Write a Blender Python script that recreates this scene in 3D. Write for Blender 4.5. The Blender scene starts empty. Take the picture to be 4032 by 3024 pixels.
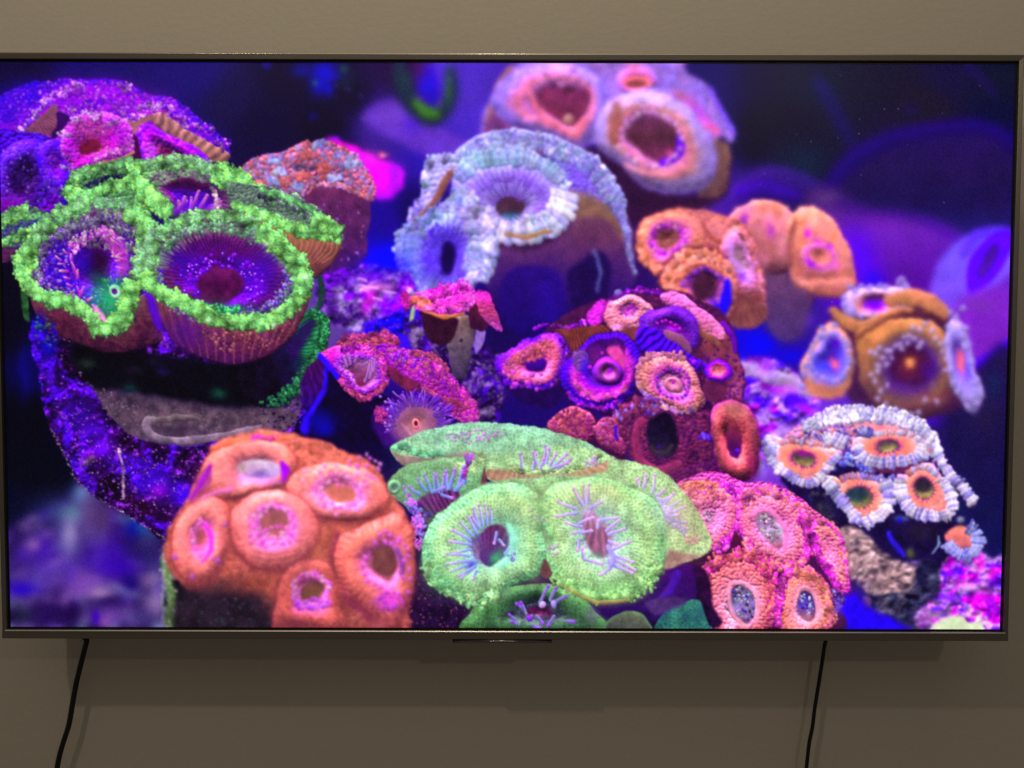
import bpy, bmesh, math
import numpy as np
from mathutils import Vector, Matrix

# ---------------------------------------------------------------- camera, world, lamps, exposure
# Units are metres.  The television front stands in the plane y = 0 with its picture centred at
# (0, 0, 0); the wall is the plane y = WALL_Y behind it and the camera looks along +y.
SCW, SCH = 1.2096, 0.6804            # lit picture, 55 inch
WALL_Y = 0.105
scene = bpy.context.scene
CAM_POS = Vector((0.00807, -0.93310, -0.00502))
CAM_ROT = (-0.039028, 0.000426, 0.002519)                   # pitch (from level), yaw, roll in radians
LENS_PX = 3050.0 / 4032.0            # focal length over image width
cam_data = bpy.data.cameras.new('camera'); cam = bpy.data.objects.new('camera', cam_data)
scene.collection.objects.link(cam); scene.camera = cam
cam_data.sensor_fit = 'HORIZONTAL'; cam_data.sensor_width = 36.0; cam_data.lens = 36.0 * LENS_PX
cam_data.clip_start = 0.02; cam_data.clip_end = 50
CAM_MAT = (Matrix.Rotation(CAM_ROT[1], 3, 'Z') @ Matrix.Rotation(math.pi / 2 + CAM_ROT[0], 3, 'X') @ Matrix.Rotation(CAM_ROT[2], 3, 'Z'))
cam.matrix_world = Matrix.Translation(CAM_POS) @ CAM_MAT.to_4x4()

world = bpy.data.worlds.new('World'); scene.world = world; world.use_nodes = True
bg = world.node_tree.nodes['Background']
bg.inputs['Color'].default_value = (1.0, 0.86, 0.68, 1); bg.inputs['Strength'].default_value = 0.10   # dim light of the room behind

def lamp(name, kind, loc, aim, energy, size, color):
    d = bpy.data.lights.new(name, kind); o = bpy.data.objects.new(name, d); scene.collection.objects.link(o)
    d.energy = energy; d.color = color; o.location = loc
    if kind == 'AREA': d.shape = 'DISK'; d.size = size
    else: d.shadow_soft_size = size
    o.rotation_euler = (Vector(aim) - Vector(loc)).to_track_quat('-Z', 'Y').to_euler()
    return o
WARM = (1.0, 0.87, 0.66)
# three ceiling lamps (their shadows of the set show on the wall) and the light the ceiling throws back
lamp('ceiling_lamp', 'POINT', (-0.88, -1.34, 1.30), (0, 0, 0), 19.0, 0.028, WARM)
lamp('ceiling_lamp', 'POINT', (1.20, -2.60, 1.30), (0, 0, 0), 15.0, 0.032, WARM)
lamp('ceiling_lamp', 'POINT', (-0.03, -0.45, 1.40), (0, 0, 0), 10.5, 0.03, WARM)
lamp('ceiling_bounce', 'AREA', (0.0, -1.0, 1.55), (0.0, 0.6, 0.6), 7.2, 2.2, WARM)

scene.view_settings.view_transform = 'Standard'; scene.view_settings.look = 'None'
scene.view_settings.exposure = 0.0; scene.view_settings.gamma = 1.0; scene.view_settings.use_curve_mapping = False
scene.render.engine = 'CYCLES'

# ---------------------------------------------------------------- materials
def new_mat(name):
    m = bpy.data.materials.new(name); m.use_nodes = True
    return m, m.node_tree, m.node_tree.nodes['Principled BSDF']

def mat_wall():
    m, t, b = new_mat('painted_plaster')
    co = t.nodes.new('ShaderNodeTexCoord')
    n1 = t.nodes.new('ShaderNodeTexNoise'); n1.inputs['Scale'].default_value = 2.3; n1.inputs['Detail'].default_value = 4
    n2 = t.nodes.new('ShaderNodeTexNoise'); n2.inputs['Scale'].default_value = 900; n2.inputs['Detail'].default_value = 3
    n3 = t.nodes.new('ShaderNodeTexNoise'); n3.inputs['Scale'].default_value = 230; n3.inputs['Detail'].default_value = 4
    for n in (n1, n2, n3): t.links.new(co.outputs['Object'], n.inputs['Vector'])
    mx = t.nodes.new('ShaderNodeMix'); mx.data_type = 'RGBA'
    mx.inputs['A'].default_value = (0.470, 0.420, 0.364, 1); mx.inputs['B'].default_value = (0.512, 0.458, 0.396, 1)
    t.links.new(n1.outputs['Fac'], mx.inputs['Factor'])
    mx2 = t.nodes.new('ShaderNodeMix'); mx2.data_type = 'RGBA'; mx2.blend_type = 'MULTIPLY'; mx2.inputs['Factor'].default_value = 0.24
    t.links.new(mx.outputs['Result'], mx2.inputs['A']); t.links.new(n2.outputs['Color'], mx2.inputs['B'])
    t.links.new(mx2.outputs['Result'], b.inputs['Base Color'])
    b.inputs['Roughness'].default_value = 0.72
    bp = t.nodes.new('ShaderNodeBump'); bp.inputs['Strength'].default_value = 0.22; bp.inputs['Distance'].default_value = 0.002
    t.links.new(n3.outputs['Fac'], bp.inputs['Height']); t.links.new(bp.outputs['Normal'], b.inputs['Normal'])
    return m

def mat_metal(name, col, rough, metallic=0.85, brushed=True):
    m, t, b = new_mat(name)
    b.inputs['Metallic'].default_value = metallic; b.inputs['Roughness'].default_value = rough
    co = t.nodes.new('ShaderNodeTexCoord'); mp = t.nodes.new('ShaderNodeMapping'); mp.inputs['Scale'].default_value = (6, 900, 900)
    n = t.nodes.new('ShaderNodeTexNoise'); n.inputs['Scale'].default_value = 3; n.inputs['Detail'].default_value = 3
    t.links.new(co.outputs['Object'], mp.inputs['Vector']); t.links.new(mp.outputs['Vector'], n.inputs['Vector'])
    mx = t.nodes.new('ShaderNodeMix'); mx.data_type = 'RGBA'
    mx.inputs['A'].default_value = tuple(c * 0.85 for c in col) + (1,); mx.inputs['B'].default_value = tuple(c * 1.12 for c in col) + (1,)
    t.links.new(n.outputs['Fac'], mx.inputs['Factor']); t.links.new(mx.outputs['Result'], b.inputs['Base Color'])
    return m

def mat_plastic(name, col, rough, spec=0.5):
    m, t, b = new_mat(name)
    co = t.nodes.new('ShaderNodeTexCoord'); n = t.nodes.new('ShaderNodeTexNoise'); n.inputs['Scale'].default_value = 400
    t.links.new(co.outputs['Object'], n.inputs['Vector'])
    bp = t.nodes.new('ShaderNodeBump'); bp.inputs['Strength'].default_value = 0.1; bp.inputs['Distance'].default_value = 0.0005
    t.links.new(n.outputs['Fac'], bp.inputs['Height']); t.links.new(bp.outputs['Normal'], b.inputs['Normal'])
    b.inputs['Base Color'].default_value = col + (1,); b.inputs['Roughness'].default_value = rough; b.inputs['Specular IOR Level'].default_value = spec
    return m

def mat_screen():
    m, t, b = new_mat('lit_picture')
    a = t.nodes.new('ShaderNodeVertexColor'); a.layer_name = 'picture'
    b.inputs['Base Color'].default_value = (0.006, 0.006, 0.007, 1); b.inputs['Roughness'].default_value = 0.30; b.inputs['Specular IOR Level'].default_value = 0.10
    t.links.new(a.outputs['Color'], b.inputs['Emission Color']); b.inputs['Emission Strength'].default_value = 1.0
    return m

M_WALL = mat_wall()
M_FRAME = mat_metal('brushed_titanium_frame', (0.165, 0.148, 0.128), 0.42)
M_EDGE = mat_metal('polished_frame_edge', (0.60, 0.55, 0.49), 0.18, 1.0)
M_TRIM = mat_metal('satin_edge', (0.74, 0.69, 0.63), 0.38, 1.0)
M_BLACK = mat_plastic('black_panel_border', (0.004, 0.004, 0.005), 0.4, 0.3)
M_BACK = mat_plastic('black_plastic_back', (0.012, 0.012, 0.013), 0.5)
M_LIP = mat_metal('glossy_dark_lip', (0.20, 0.18, 0.19), 0.13, 1.0)
M_CABLE = mat_plastic('black_rubber', (0.004, 0.004, 0.0045), 0.55, 0.3)
M_STEEL = mat_metal('bracket_steel', (0.08, 0.08, 0.08), 0.5)
M_SCREEN = mat_screen()

# ---------------------------------------------------------------- builders
def link(name, me, mat, parent=None):
    o = bpy.data.objects.new(name, me); scene.collection.objects.link(o)
    if mat: me.materials.append(mat)
    if parent: o.parent = parent
    return o

def bm_obj(name, bm, mat, parent=None, smooth=False):
    bmesh.ops.recalc_face_normals(bm, faces=bm.faces)
    me = bpy.data.meshes.new(name); bm.to_mesh(me); bm.free()
    if smooth: me.polygons.foreach_set('use_smooth', [True] * len(me.polygons))
    return link(name, me, mat, parent)

def add_box(bm, x0, x1, y0, y1, z0, z1, bevel=0.0):
    vs = [bm.verts.new((x, y, z)) for x in (x0, x1) for y in (y0, y1) for z in (z0, z1)]
    fs = [bm.faces.new([vs[i] for i in f]) for f in ((0, 1, 3, 2), (4, 6, 7, 5), (0, 4, 5, 1), (2, 3, 7, 6), (0, 2, 6, 4), (1, 5, 7, 3))]
    if bevel:
        es = {e for f in fs for e in f.edges}
        bmesh.ops.bevel(bm, geom=list(es), offset=bevel, segments=2, affect='EDGES', profile=0.7)

def rail(name, prof, a, b, axis, parent, mat):
    """sweep a profile (list of (out, y), out = away from the picture) between mitred ends.
    axis: 't','b','l','r'"""
    bm = bmesh.new(); rows = []
    for end in (0, 1):
        row = []
        for o, y in prof:
            if axis in 'tb':
                z = (a[1] + o) if axis == 't' else (a[1] - o)
                x = (a[0] - min(o, a[2])) if end == 0 else (b[0] + min(o, a[2]))
                row.append(bm.verts.new((x, y, z)))
            else:
                x = (a[0] + o) if axis == 'r' else (a[0] - o)
                zt, zb = a[1], b[1]
                z = (zb - o * a[3]) if end == 0 else (zt + o * a[2])
                row.append(bm.verts.new((x, y, z)))
        rows.append(row)
    n = len(prof)
    for i in range(n):
        j = (i + 1) % n
        bm.faces.new((rows[0][i], rows[0][j], rows[1][j], rows[1][i]))
    bm.faces.new(rows[0]); bm.faces.new(rows[1][::-1])
    return bm_obj(name, bm, mat, parent)

# ---------------------------------------------------------------- setting: the wall
bm = bmesh.new()
bmesh.ops.create_grid(bm, x_segments=8, y_segments=8, size=1.0)
me = bpy.data.meshes.new('wall'); bm.to_mesh(me); bm.free()
wall = link('wall', me, M_WALL); wall.scale = (2.2, 1.6, 1); wall.rotation_euler = (math.pi / 2, 0, 0); wall.location = (0, WALL_Y, 0.1)
wall['kind'] = 'structure'

# ---------------------------------------------------------------- the television
tv = bpy.data.objects.new('television', None); scene.collection.objects.link(tv)
tv.empty_display_size = 0.1; tv.location = (0, WALL_Y - 0.002, 0)
tv['label'] = 'large flat television on the wall showing a still picture of neon coloured corals'
tv['category'] = 'television'
def tvp(o):                         # parts are modelled in world space
    o.parent = tv; o.matrix_parent_inverse = Matrix.Translation(-tv.location)
    return o
HW, HH = SCW / 2, SCH / 2
GAP = 0.0022                        # black border round the picture
IX, IZ = HW + GAP, HH + GAP
FT, FS, FB = 0.0068, 0.0052, 0.0108 # widths of the top, side and bottom rails
YF = -0.0035                        # front of the frame, proud of the panel
DEP = 0.028
# black border: a frame set 0.6 mm in front of the panel edge
bm = bmesh.new()
add_box(bm, -IX, IX, 0.0012, 0.006, HH, IZ); add_box(bm, -IX, IX, 0.0012, 0.006, -IZ, -HH)
add_box(bm, -IX, -HW, 0.0013, 0.006, -HH, HH); add_box(bm, HW, IX, 0.0013, 0.006, -HH, HH)
tvp(bm_obj('screen_border', bm, M_BLACK))
# rails: front face slopes back towards the picture, small rounded outer edge
def prof(w, slope=0.0012):
    return [(0.0, 0.0015), (0.0, YF + slope), (0.0006, YF + slope * 0.6), (w - 0.0012, YF), (w - 0.0004, YF + 0.0004), (w, YF + 0.0013), (w, DEP), (0.0, DEP)]
tvp(rail('frame_rail', prof(FT), (-IX, IZ, FS), (IX, IZ), 't', None, M_FRAME))
tvp(rail('frame_rail', prof(FB), (-IX - FS, -IZ, 0.0), (IX + FS, -IZ), 'b', None, M_FRAME))
tvp(rail('frame_rail', prof(FS), (IX, IZ, 1.0, 0.0), (IX, -IZ), 'r', None, M_FRAME))
tvp(rail('frame_rail', prof(FS), (-IX, IZ, 1.0, 0.0), (-IX, -IZ), 'l', None, M_FRAME))
# polished hairlines: along the top outer edge and along the inner edge of the bottom rail
def extrude_x(pr, x0, x1):
    bm = bmesh.new(); rows = [[bm.verts.new((x, y, z)) for y, z in pr] for x in (x0, x1)]
    for i in range(len(pr)):
        j = (i + 1) % len(pr); bm.faces.new((rows[0][i], rows[0][j], rows[1][j], rows[1][i]))
    bm.faces.new(rows[0]); bm.faces.new(rows[1][::-1])
    return bm
ztop = IZ + FT
pr = [(YF + 0.0004, ztop - 0.0006)] + [(YF + 0.0016 - 0.0012 * math.cos(q), ztop - 0.0006 + 0.0013 * math.sin(q)) for q in [math.pi / 2 * k / 8 for k in range(1, 9)]] + [(DEP - 0.004, ztop + 0.0007), (DEP - 0.004, ztop - 0.0006)]
tvp(bm_obj('edge_trim', extrude_x(pr, -IX - FS + .0004, IX + FS - .0004), M_EDGE))
pr = [(YF - 0.0004, -IZ - 0.0012), (YF - 0.0004, -IZ - 0.0007), (YF + 0.0005, -IZ + 0.0001), (YF + 0.0010, -IZ + 0.0001), (YF + 0.0010, -IZ - 0.0012)]
tvp(bm_obj('edge_trim', extrude_x(pr, -IX - FS * .3, IX + FS * .3), M_TRIM))
# lip with the receiver under the middle of the bottom rail
lx0, lx1 = -0.0640, 0.0570
zt, zb = -IZ - FB + 0.0003, -IZ - FB - 0.0030
pr = [(YF + 0.02, zb), (YF + 0.02, zt), (YF + 0.0004, zt)]
pr += [(YF + 0.0004 - 0.0022 * math.sin(q), zt - 0.0020 + 0.0020 * math.cos(q)) for q in [math.pi / 2 * k / 12 for k in range(1, 13)]]
pr += [(YF - 0.0018, zb + 0.0004), (YF - 0.0014, zb)]
bm = extrude_x(pr, lx0, lx1)
lip = tvp(bm_obj('receiver_lip', bm, M_LIP, None, True))
# back shell, electronics box and wall bracket
bm = bmesh.new(); add_box(bm, -IX - 0.001, IX + 0.001, 0.008, DEP - 0.001, -IZ - 0.001, IZ + 0.001); tvp(bm_obj('back_shell', bm, M_BACK))
bm = bmesh.new(); add_box(bm, -0.44, 0.44, DEP - 0.002, 0.066, -0.315, 0.10, 0.012); tvp(bm_obj('electronics_housing', bm, M_BACK))
bm = bmesh.new()
add_box(bm, -0.23, 0.23, WALL_Y - 0.004, WALL_Y + 0.001, -0.12, 0.16)
for s in (-0.16, 0.16): add_box(bm, s - 0.02, s + 0.02, 0.064, WALL_Y - 0.0035, -0.20, 0.20)
tvp(bm_obj('wall_bracket', bm, M_STEEL))

# ---------------------------------------------------------------- picture painter
# The television shows a still picture.  It is computed here as colours on the
# screen panel: soft shapes, polyps, beads and tentacles painted back to front.
class Canvas: pass
CV = Canvas()

def cv_init(X, Y, px):
    """X, Y: picture coordinates of every sample of the panel, px: samples per unit"""
    CV.X, CV.Y, CV.px = X, Y, px
    CV.img = np.zeros(X.shape + (3,), np.float32); CV.al = None; CV.sh = None
    CV.cx0, CV.cx1 = X.min(axis=0), X.max(axis=0)
    CV.ry0, CV.ry1 = Y.min(axis=1), Y.max(axis=1)
    CV.rng = np.random.RandomState(7)

def reg(x0, y0, x1, y1):
    c = np.nonzero((CV.cx0 <= x1) & (CV.cx1 >= x0))[0]
    r = np.nonzero((CV.ry0 <= y1) & (CV.ry1 >= y0))[0]
    if len(c) < 2 or len(r) < 2: return None
    return (slice(r[0], r[-1] + 1), slice(c[0], c[-1] + 1))

def hsh(ix, iy, seed):
    h = (ix.astype(np.int64) * 374761393 + iy.astype(np.int64) * 668265263 + seed * 2147483647) & 0xffffffff
    h = ((h ^ (h >> 13)) * 1274126177) & 0xffffffff
    h = ((h ^ (h >> 16)) * 2246822519) & 0xffffffff
    return ((h ^ (h >> 15)) & 0xffffff).astype(np.float32) / 16777215.0

def vnoise(x, y, seed):
    ix, iy = np.floor(x), np.floor(y)
    fx, fy = x - ix, y - iy
    fx = fx * fx * (3 - 2 * fx); fy = fy * fy * (3 - 2 * fy)
    a, b = hsh(ix, iy, seed), hsh(ix + 1, iy, seed)
    c, d = hsh(ix, iy + 1, seed), hsh(ix + 1, iy + 1, seed)
    return (a + (b - a) * fx) * (1 - fy) + (c + (d - c) * fx) * fy

def fbm(x, y, scale, seed=0, octv=4):
    s, a, t = 0.0, 1.0, 0.0
    x, y = x / scale, y / scale
    for k in range(octv):
        s = s + a * vnoise(x, y, seed + k * 17); t += a
        a *= 0.55; x, y = x * 2.03 + 5.1, y * 2.03 + 1.7
    return s / t

def worley(x, y, size, seed=0):
    x, y = x / size, y / size
    ix, iy = np.floor(x), np.floor(y)
    f1 = np.full(x.shape, 9.0, np.float32); f2 = f1.copy(); cid = np.zeros(x.shape, np.float32)
    for dx in (-1, 0, 1):
        for dy in (-1, 0, 1):
            jx, jy = ix + dx, iy + dy
            px_ = jx + 0.15 + 0.7 * hsh(jx, jy, seed); py_ = jy + 0.15 + 0.7 * hsh(jx, jy, seed + 91)
            d = np.sqrt((x - px_) ** 2 + (y - py_) ** 2)
            n = d < f1
            f2 = np.where(n, f1, np.minimum(f2, d))
            cid = np.where(n, hsh(jx, jy, seed + 33), cid)
            f1 = np.where(n, d, f1)
    return f1, f2, cid

def sst(a, b, x):
    t = np.clip((x - a) / (b - a), 0, 1)
    return t * t * (3 - 2 * t)

def gblur(a, sig):
    if sig <= 0.3: return a
    k = int(math.ceil(sig * 2.5)); w = np.exp(-0.5 * (np.arange(-k, k + 1) / sig) ** 2); w = (w / w.sum()).astype(np.float32)
    for ax in (0, 1):
        p = [(0, 0)] * a.ndim; p[ax] = (k, k)
        b = np.pad(a, p, mode='edge'); n = a.shape[ax]; out = 0
        for i, wi in enumerate(w):
            s = [slice(None)] * a.ndim; s[ax] = slice(i, i + n)
            out = out + wi * b[tuple(s)]
        a = out
    return a

def comp(sl, rgb, a, blur=0.0, add=False):
    a = np.clip(a, 0, 1).astype(np.float32)[..., None]
    pm = np.concatenate([np.clip(rgb, 0, 330) * a, a], axis=2).astype(np.float32)
    if blur > 0: pm = gblur(pm, blur * CV.px)
    if add: CV.img[sl] = CV.img[sl] + pm[..., :3]
    else: CV.img[sl] = CV.img[sl] * (1 - pm[..., 3:]) + pm[..., :3]
    if CV.al is not None: CV.al[sl] = CV.al[sl] * (1 - pm[..., 3]) + pm[..., 3]

def layer(fn, sig, warp=(6.0, 2.2), gain=(1, 1, 1), grain=0.09):
    """paint fn on a sheet of its own, make its outlines uneven, put it out of focus by sig and lay it over the picture"""
    back = CV.img; CV.img = np.zeros_like(back); CV.al = np.zeros(back.shape[:2], np.float32)
    fn(); CV.sh = None
    a = CV.al; r = np.nonzero(a.max(axis=1) > 0)[0]; c = np.nonzero(a.max(axis=0) > 0)[0]
    m = int((sig * 3 + warp[0]) * CV.px) + 2
    sl = (slice(max(r[0] - m, 0), r[-1] + m + 1), slice(max(c[0] - m, 0), c[-1] + m + 1))
    pm = np.concatenate([CV.img[sl], a[sl][..., None]], axis=2)
    X, Y = CV.X[sl], CV.Y[sl]; sd = nseed(); H, W = X.shape
    dx = (warp[0] * (fbm(X, Y, 46, sd, 2) - .5) + warp[1] * (fbm(X, Y, 13, sd + 1, 2) - .5)) * 2 * CV.px
    dy = (warp[0] * (fbm(X, Y, 46, sd + 2, 2) - .5) + warp[1] * (fbm(X, Y, 13, sd + 3, 2) - .5)) * 2 * CV.px
    rr, cc = np.mgrid[0:H, 0:W].astype(np.float32)
    rr = np.clip(rr + dy, 0, H - 1.001); cc = np.clip(cc + dx, 0, W - 1.001)
    r0, c0 = rr.astype(int), cc.astype(int); fr, fc = (rr - r0)[..., None], (cc - c0)[..., None]
    pm = (pm[r0, c0] * (1 - fc) + pm[r0, c0 + 1] * fc) * (1 - fr) + (pm[r0 + 1, c0] * (1 - fc) + pm[r0 + 1, c0 + 1] * fc) * fr
    if grain:
        n = 0.35 * (fbm(X, Y, 5.5, sd + 5, 3) - .5) + 0.65 * (fbm(X, Y, 20, sd + 6, 3) - .5)
        pm[..., :3] *= (1 + grain * 3.2 * n)[..., None]
        hue = fbm(X, Y, 11, sd + 7, 3)[..., None] - .5
        pm[..., :3] *= 1 + grain * hue * np.array([1.0, -0.5, 0.9], np.float32)
    pm[..., :3] *= np.array(gain, np.float32)
    pm = gblur(pm, sig * CV.px)
    CV.img = back; CV.al = None
    CV.img[sl] = CV.img[sl] * (1 - pm[..., 3:]) + pm[..., :3]

def spl(pts, n=7, closed=True):
    p = np.array(pts, float)
    N = len(p); out = []
    for i in range(N if closed else N - 1):
        if closed: p0, p1, p2, p3 = p[i - 1], p[i], p[(i + 1) % N], p[(i + 2) % N]
        else: p0, p1, p2, p3 = p[max(i - 1, 0)], p[i], p[i + 1], p[min(i + 2, N - 1)]
        for k in range(n):
            t = k / n
            out.append(0.5 * ((2 * p1) + (-p0 + p2) * t + (2 * p0 - 5 * p1 + 4 * p2 - p3) * t * t + (-p0 + 3 * p1 - 3 * p2 + p3) * t ** 3))
    if not closed: out.append(p[-1])
    return np.array(out)

def sdf(poly, X, Y):
    d = np.full(X.shape, 1e9, np.float32); ins = np.zeros(X.shape, bool)
    n = len(poly)
    for i in range(n):
        ax, ay = poly[i]; bx, by = poly[(i + 1) % n]
        ex, ey = bx - ax, by - ay; L = ex * ex + ey * ey
        if L < 1e-9: continue
        wx, wy = X - ax, Y - ay
        t = np.clip((wx * ex + wy * ey) / L, 0, 1)
        d = np.minimum(d, (wx - ex * t) ** 2 + (wy - ey * t) ** 2)
        if ay != by:
            cr = ((ay <= Y) != (by <= Y)) & (X < ax + (Y - ay) * ex / ey)
            ins ^= cr
    d = np.sqrt(d)
    return np.where(ins, d, -d)          # positive inside

def ramp(t, stops):
    ts = [s[0] for s in stops]
    return np.stack([np.interp(t, ts, [s[1][k] for s in stops]) for k in range(3)], axis=-1).astype(np.float32)

def arr(c): return np.array(c, np.float32)

def surf(rgb, X, Y, h, bead, bamp, seed, k, tint, mott, net=0.0):
    """relief lighting from above for a height field plus beads"""
    if bead:
        wx = X + bead * 0.55 * (fbm(X, Y, bead * 2.2, seed + 61, 2) - 0.5) * 2; wy = Y + bead * 0.55 * (fbm(X, Y, bead * 2.2, seed + 62, 2) - 0.5) * 2
        f1, f2, cid = worley(wx, wy, bead, seed)
        b = np.clip(1 - f1 * 1.3, 0, 1); b = np.sqrt(b)
        h = h + b * bead * bamp * (0.75 if not net else -0.3)
        rgb = rgb * (0.84 + 0.24 * b + 0.18 * (cid - 0.5) + 0.3 * (fbm(X, Y, bead * 3.5, seed + 63, 2) - 0.5))[..., None]
        if net: rgb = rgb * (1 - net * 0.38 * (1 - sst(0.05, 0.5, f1)))[..., None]; rgb = rgb * (1 + net * 0.55 * (1 - sst(0.02, 0.28, f2 - f1)))[..., None]
        if tint is not None:
            m = sst(0.35, 0.75, fbm(X, Y, bead * 4, seed + 5, 3) * 0.75 + cid * 0.25)
            rgb = rgb * (1 - m * tint[1])[..., None] + arr(tint[0]) * (m * tint[1])[..., None]
    elif tint is not None:
        m = sst(0.42, 0.66, fbm(X, Y, tint[2] if len(tint) > 2 else 30, seed + 5, 3))
        rgb = rgb * (1 - m * tint[1])[..., None] + arr(tint[0]) * (m * tint[1])[..., None]
    gy, gx = np.gradient(np.asarray(h, np.float32))
    s = (gy + 0.25 * gx) * CV.px
    sh = np.clip(1 + k * s, 0.3, 1.7)
    rgb = rgb * sh[..., None] + (np.clip(s - 0.25, 0, 1) * 26 * k)[..., None]
    if mott: rgb = rgb * (1 + mott * 2 * (fbm(X, Y, 14, seed + 3, 4) - 0.5))[..., None]
    return rgb

SEED = [100]
def nseed():
    SEED[0] += 1
    return SEED[0]

def blob(pts, col, soft=1.5, blur=0, alpha=1.0, bead=0, bamp=0.5, dome=0.0, k=0.5, tint=None, mott=0.25, wob=0.0, ribs=None, ang=90, edge=None, spline=True, net=0.0):
    poly = spl(pts) if spline else np.array(pts, float)
    m = soft + blur * 3 + 4 + wob
    x0, y0 = poly.min(0) - m; x1, y1 = poly.max(0) + m
    sl = reg(x0, y0, x1, y1)
    if sl is None: return
    X, Y = CV.X[sl], CV.Y[sl]; seed = nseed()
    d = sdf(poly, X, Y)
    if wob: d = d + wob * 2 * (fbm(X, Y, 9, seed + 9, 3) - 0.5)
    if isinstance(col[0], (int, float)): rgb = np.zeros(X.shape + (3,), np.float32) + arr(col)
    else:
        a = math.radians(ang); q = X * math.cos(a) + Y * math.sin(a)
        pp = poly[:, 0] * math.cos(a) + poly[:, 1] * math.sin(a)
        t = (q - pp.min()) / (pp.max() - pp.min())
        n = len(col)
        st = col if isinstance(col[0][1], (tuple, list)) else [(i / (n - 1), c) for i, c in enumerate(col)]
        rgb = ramp(t + 0.12 * (fbm(X, Y, 40, seed + 1, 2) - 0.5), st)
    if edge: rgb = rgb + (arr(edge[0]) - rgb) * (1 - sst(0, edge[1], d))[..., None] * (edge[2] if len(edge) > 2 else 1)
    h = np.zeros(X.shape, np.float32)
    if dome:
        R = max(d.max(), 1.0); q = np.clip(d / R, 0, 1); h = h + dome * R * np.sqrt(1 - (1 - q) ** 2 + 1e-4)
    if ribs:
        cx, cy, n, amp = ribs[:4]
        th = np.arctan2(Y - cy, X - cx)
        s = np.sin(n * th + 2.5 * (fbm(X, Y, 25, seed + 2, 2) - 0.5))
        rgb = rgb * (1 + amp * s * (0.4 + 1.2 * fbm(X, Y, 22, seed + 77, 2)))[..., None]
    rgb = surf(rgb, X, Y, h, bead, bamp, seed, k, tint, mott, net)
    comp(sl, rgb, alpha * sst(-soft, soft, d), blur)

def polyp(c, pts, stops, bead=0, bamp=0.5, k=0.5, rim=0.24, dip=0.3, tint=None, mott=0.2, stripes=None, blur=0, wob=0.0, soft=1.5, alpha=1.0, tmin=0.0, net=0.0):
    """star-shaped disc around its mouth c; stops run from the mouth (0) to the outline (1)"""
    poly = spl(pts)
    if CV.sh and np.ptp(poly[:, 0]) > 50:      # drop shadow painted round a cup, shifted slightly downwards
        q = poly.mean(0); o = (poly[::6] - q) * CV.sh[2] + q + np.array([0, CV.sh[3]])
        blob([tuple(e) for e in o], CV.sh[0], soft=9, alpha=CV.sh[1], mott=.2)
    m = soft + blur * 3 + 5 + wob
    x0, y0 = poly.min(0) - m; x1, y1 = poly.max(0) + m
    sl = reg(x0, y0, x1, y1)
    if sl is None: return
    X, Y = CV.X[sl], CV.Y[sl]; seed = nseed()
    dx, dy = X - c[0], Y - c[1]
    r = np.sqrt(dx * dx + dy * dy) + 1e-3; th = np.arctan2(dy, dx)
    pt = np.arctan2(poly[:, 1] - c[1], poly[:, 0] - c[0]); pr = np.hypot(poly[:, 0] - c[0], poly[:, 1] - c[1])
    o = np.argsort(pt); pt, pr = pt[o], pr[o]
    R = np.interp(th, np.r_[pt - 2 * np.pi, pt, pt + 2 * np.pi], np.r_[pr, pr, pr]).astype(np.float32)
    if wob: R = R + wob * 2 * (fbm(X, Y, 8, seed + 9, 3) - 0.5)
    t = r / R
    tt = t + 0.07 * (fbm(X, Y, 16, seed + 1, 3) - 0.5)
    rgb = ramp(tt, stops)
    Rm = float(pr.mean())
    h = Rm * rim * np.sin(np.pi * np.clip((t - dip) / (1 - dip), 0, 1)) - Rm * 0.13 * (1 - sst(0, dip, t))
    if stripes:
        n, amp, ta, tb = stripes
        s = np.sin(n * th + 3 * (fbm(X, Y, 20, seed + 2, 2) - 0.5)) * sst(ta, ta + 0.1, t) * (1 - sst(tb - 0.1, tb, t))
        rgb = rgb * (1 + amp * s)[..., None]
    rgb = surf(rgb, X, Y, h, bead, bamp, seed, k, tint, mott, net)
    a = sst(-soft, soft, (1 - t) * R)
    if tmin: a = a * sst(tmin - 0.03, tmin + 0.03, tt)
    comp(sl, rgb, alpha * a, blur)

def ell(cx, cy, rx, ry, rot=0, n=14):
    a = math.radians(rot); o = []
    for i in range(n):
        q = 2 * math.pi * i / n; x, y = rx * math.cos(q), ry * math.sin(q)
        o.append((cx + x * math.cos(a) - y * math.sin(a), cy + x * math.sin(a) + y * math.cos(a)))
    return o

def glow(x, y, rx, ry, col, a=1.0, rot=0, add=False):
    m = max(rx, ry) * 2.6
    sl = reg(x - m, y - m, x + m, y + m)
    if sl is None: return
    X, Y = CV.X[sl] - x, CV.Y[sl] - y; q = math.radians(rot)
    u = (X * math.cos(q) + Y * math.sin(q)) / rx; v = (-X * math.sin(q) + Y * math.cos(q)) / ry
    g = np.exp(-0.9 * (u * u + v * v))
    comp(sl, np.zeros(X.shape + (3,), np.float32) + arr(col), a * g, 0, add)

def stamp(x, y, r, col, hi=0.5, a=1.0, soft=0.8, sq=1.0):
    m = r + soft + 1
    sl = reg(x - m, y - m, x + m, y + m)
    if sl is None: return
    u, v = (CV.X[sl] - x) / r, (CV.Y[sl] - y) / (r * sq)
    q = u * u + v * v; d = np.sqrt(q)
    nz = np.sqrt(np.clip(1 - q, 0, 1))
    l = np.clip(0.45 * nz - 0.62 * v - 0.2 * u, -0.3, 1)
    rgb = arr(col) * (0.70 + 0.46 * l)[..., None] + (hi * 120 * np.clip(l - 0.5, 0, 1) ** 1.5)[..., None]
    comp(sl, rgb, a * (1 - sst(1 - soft / r, 1 + soft / r, d)))

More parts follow.
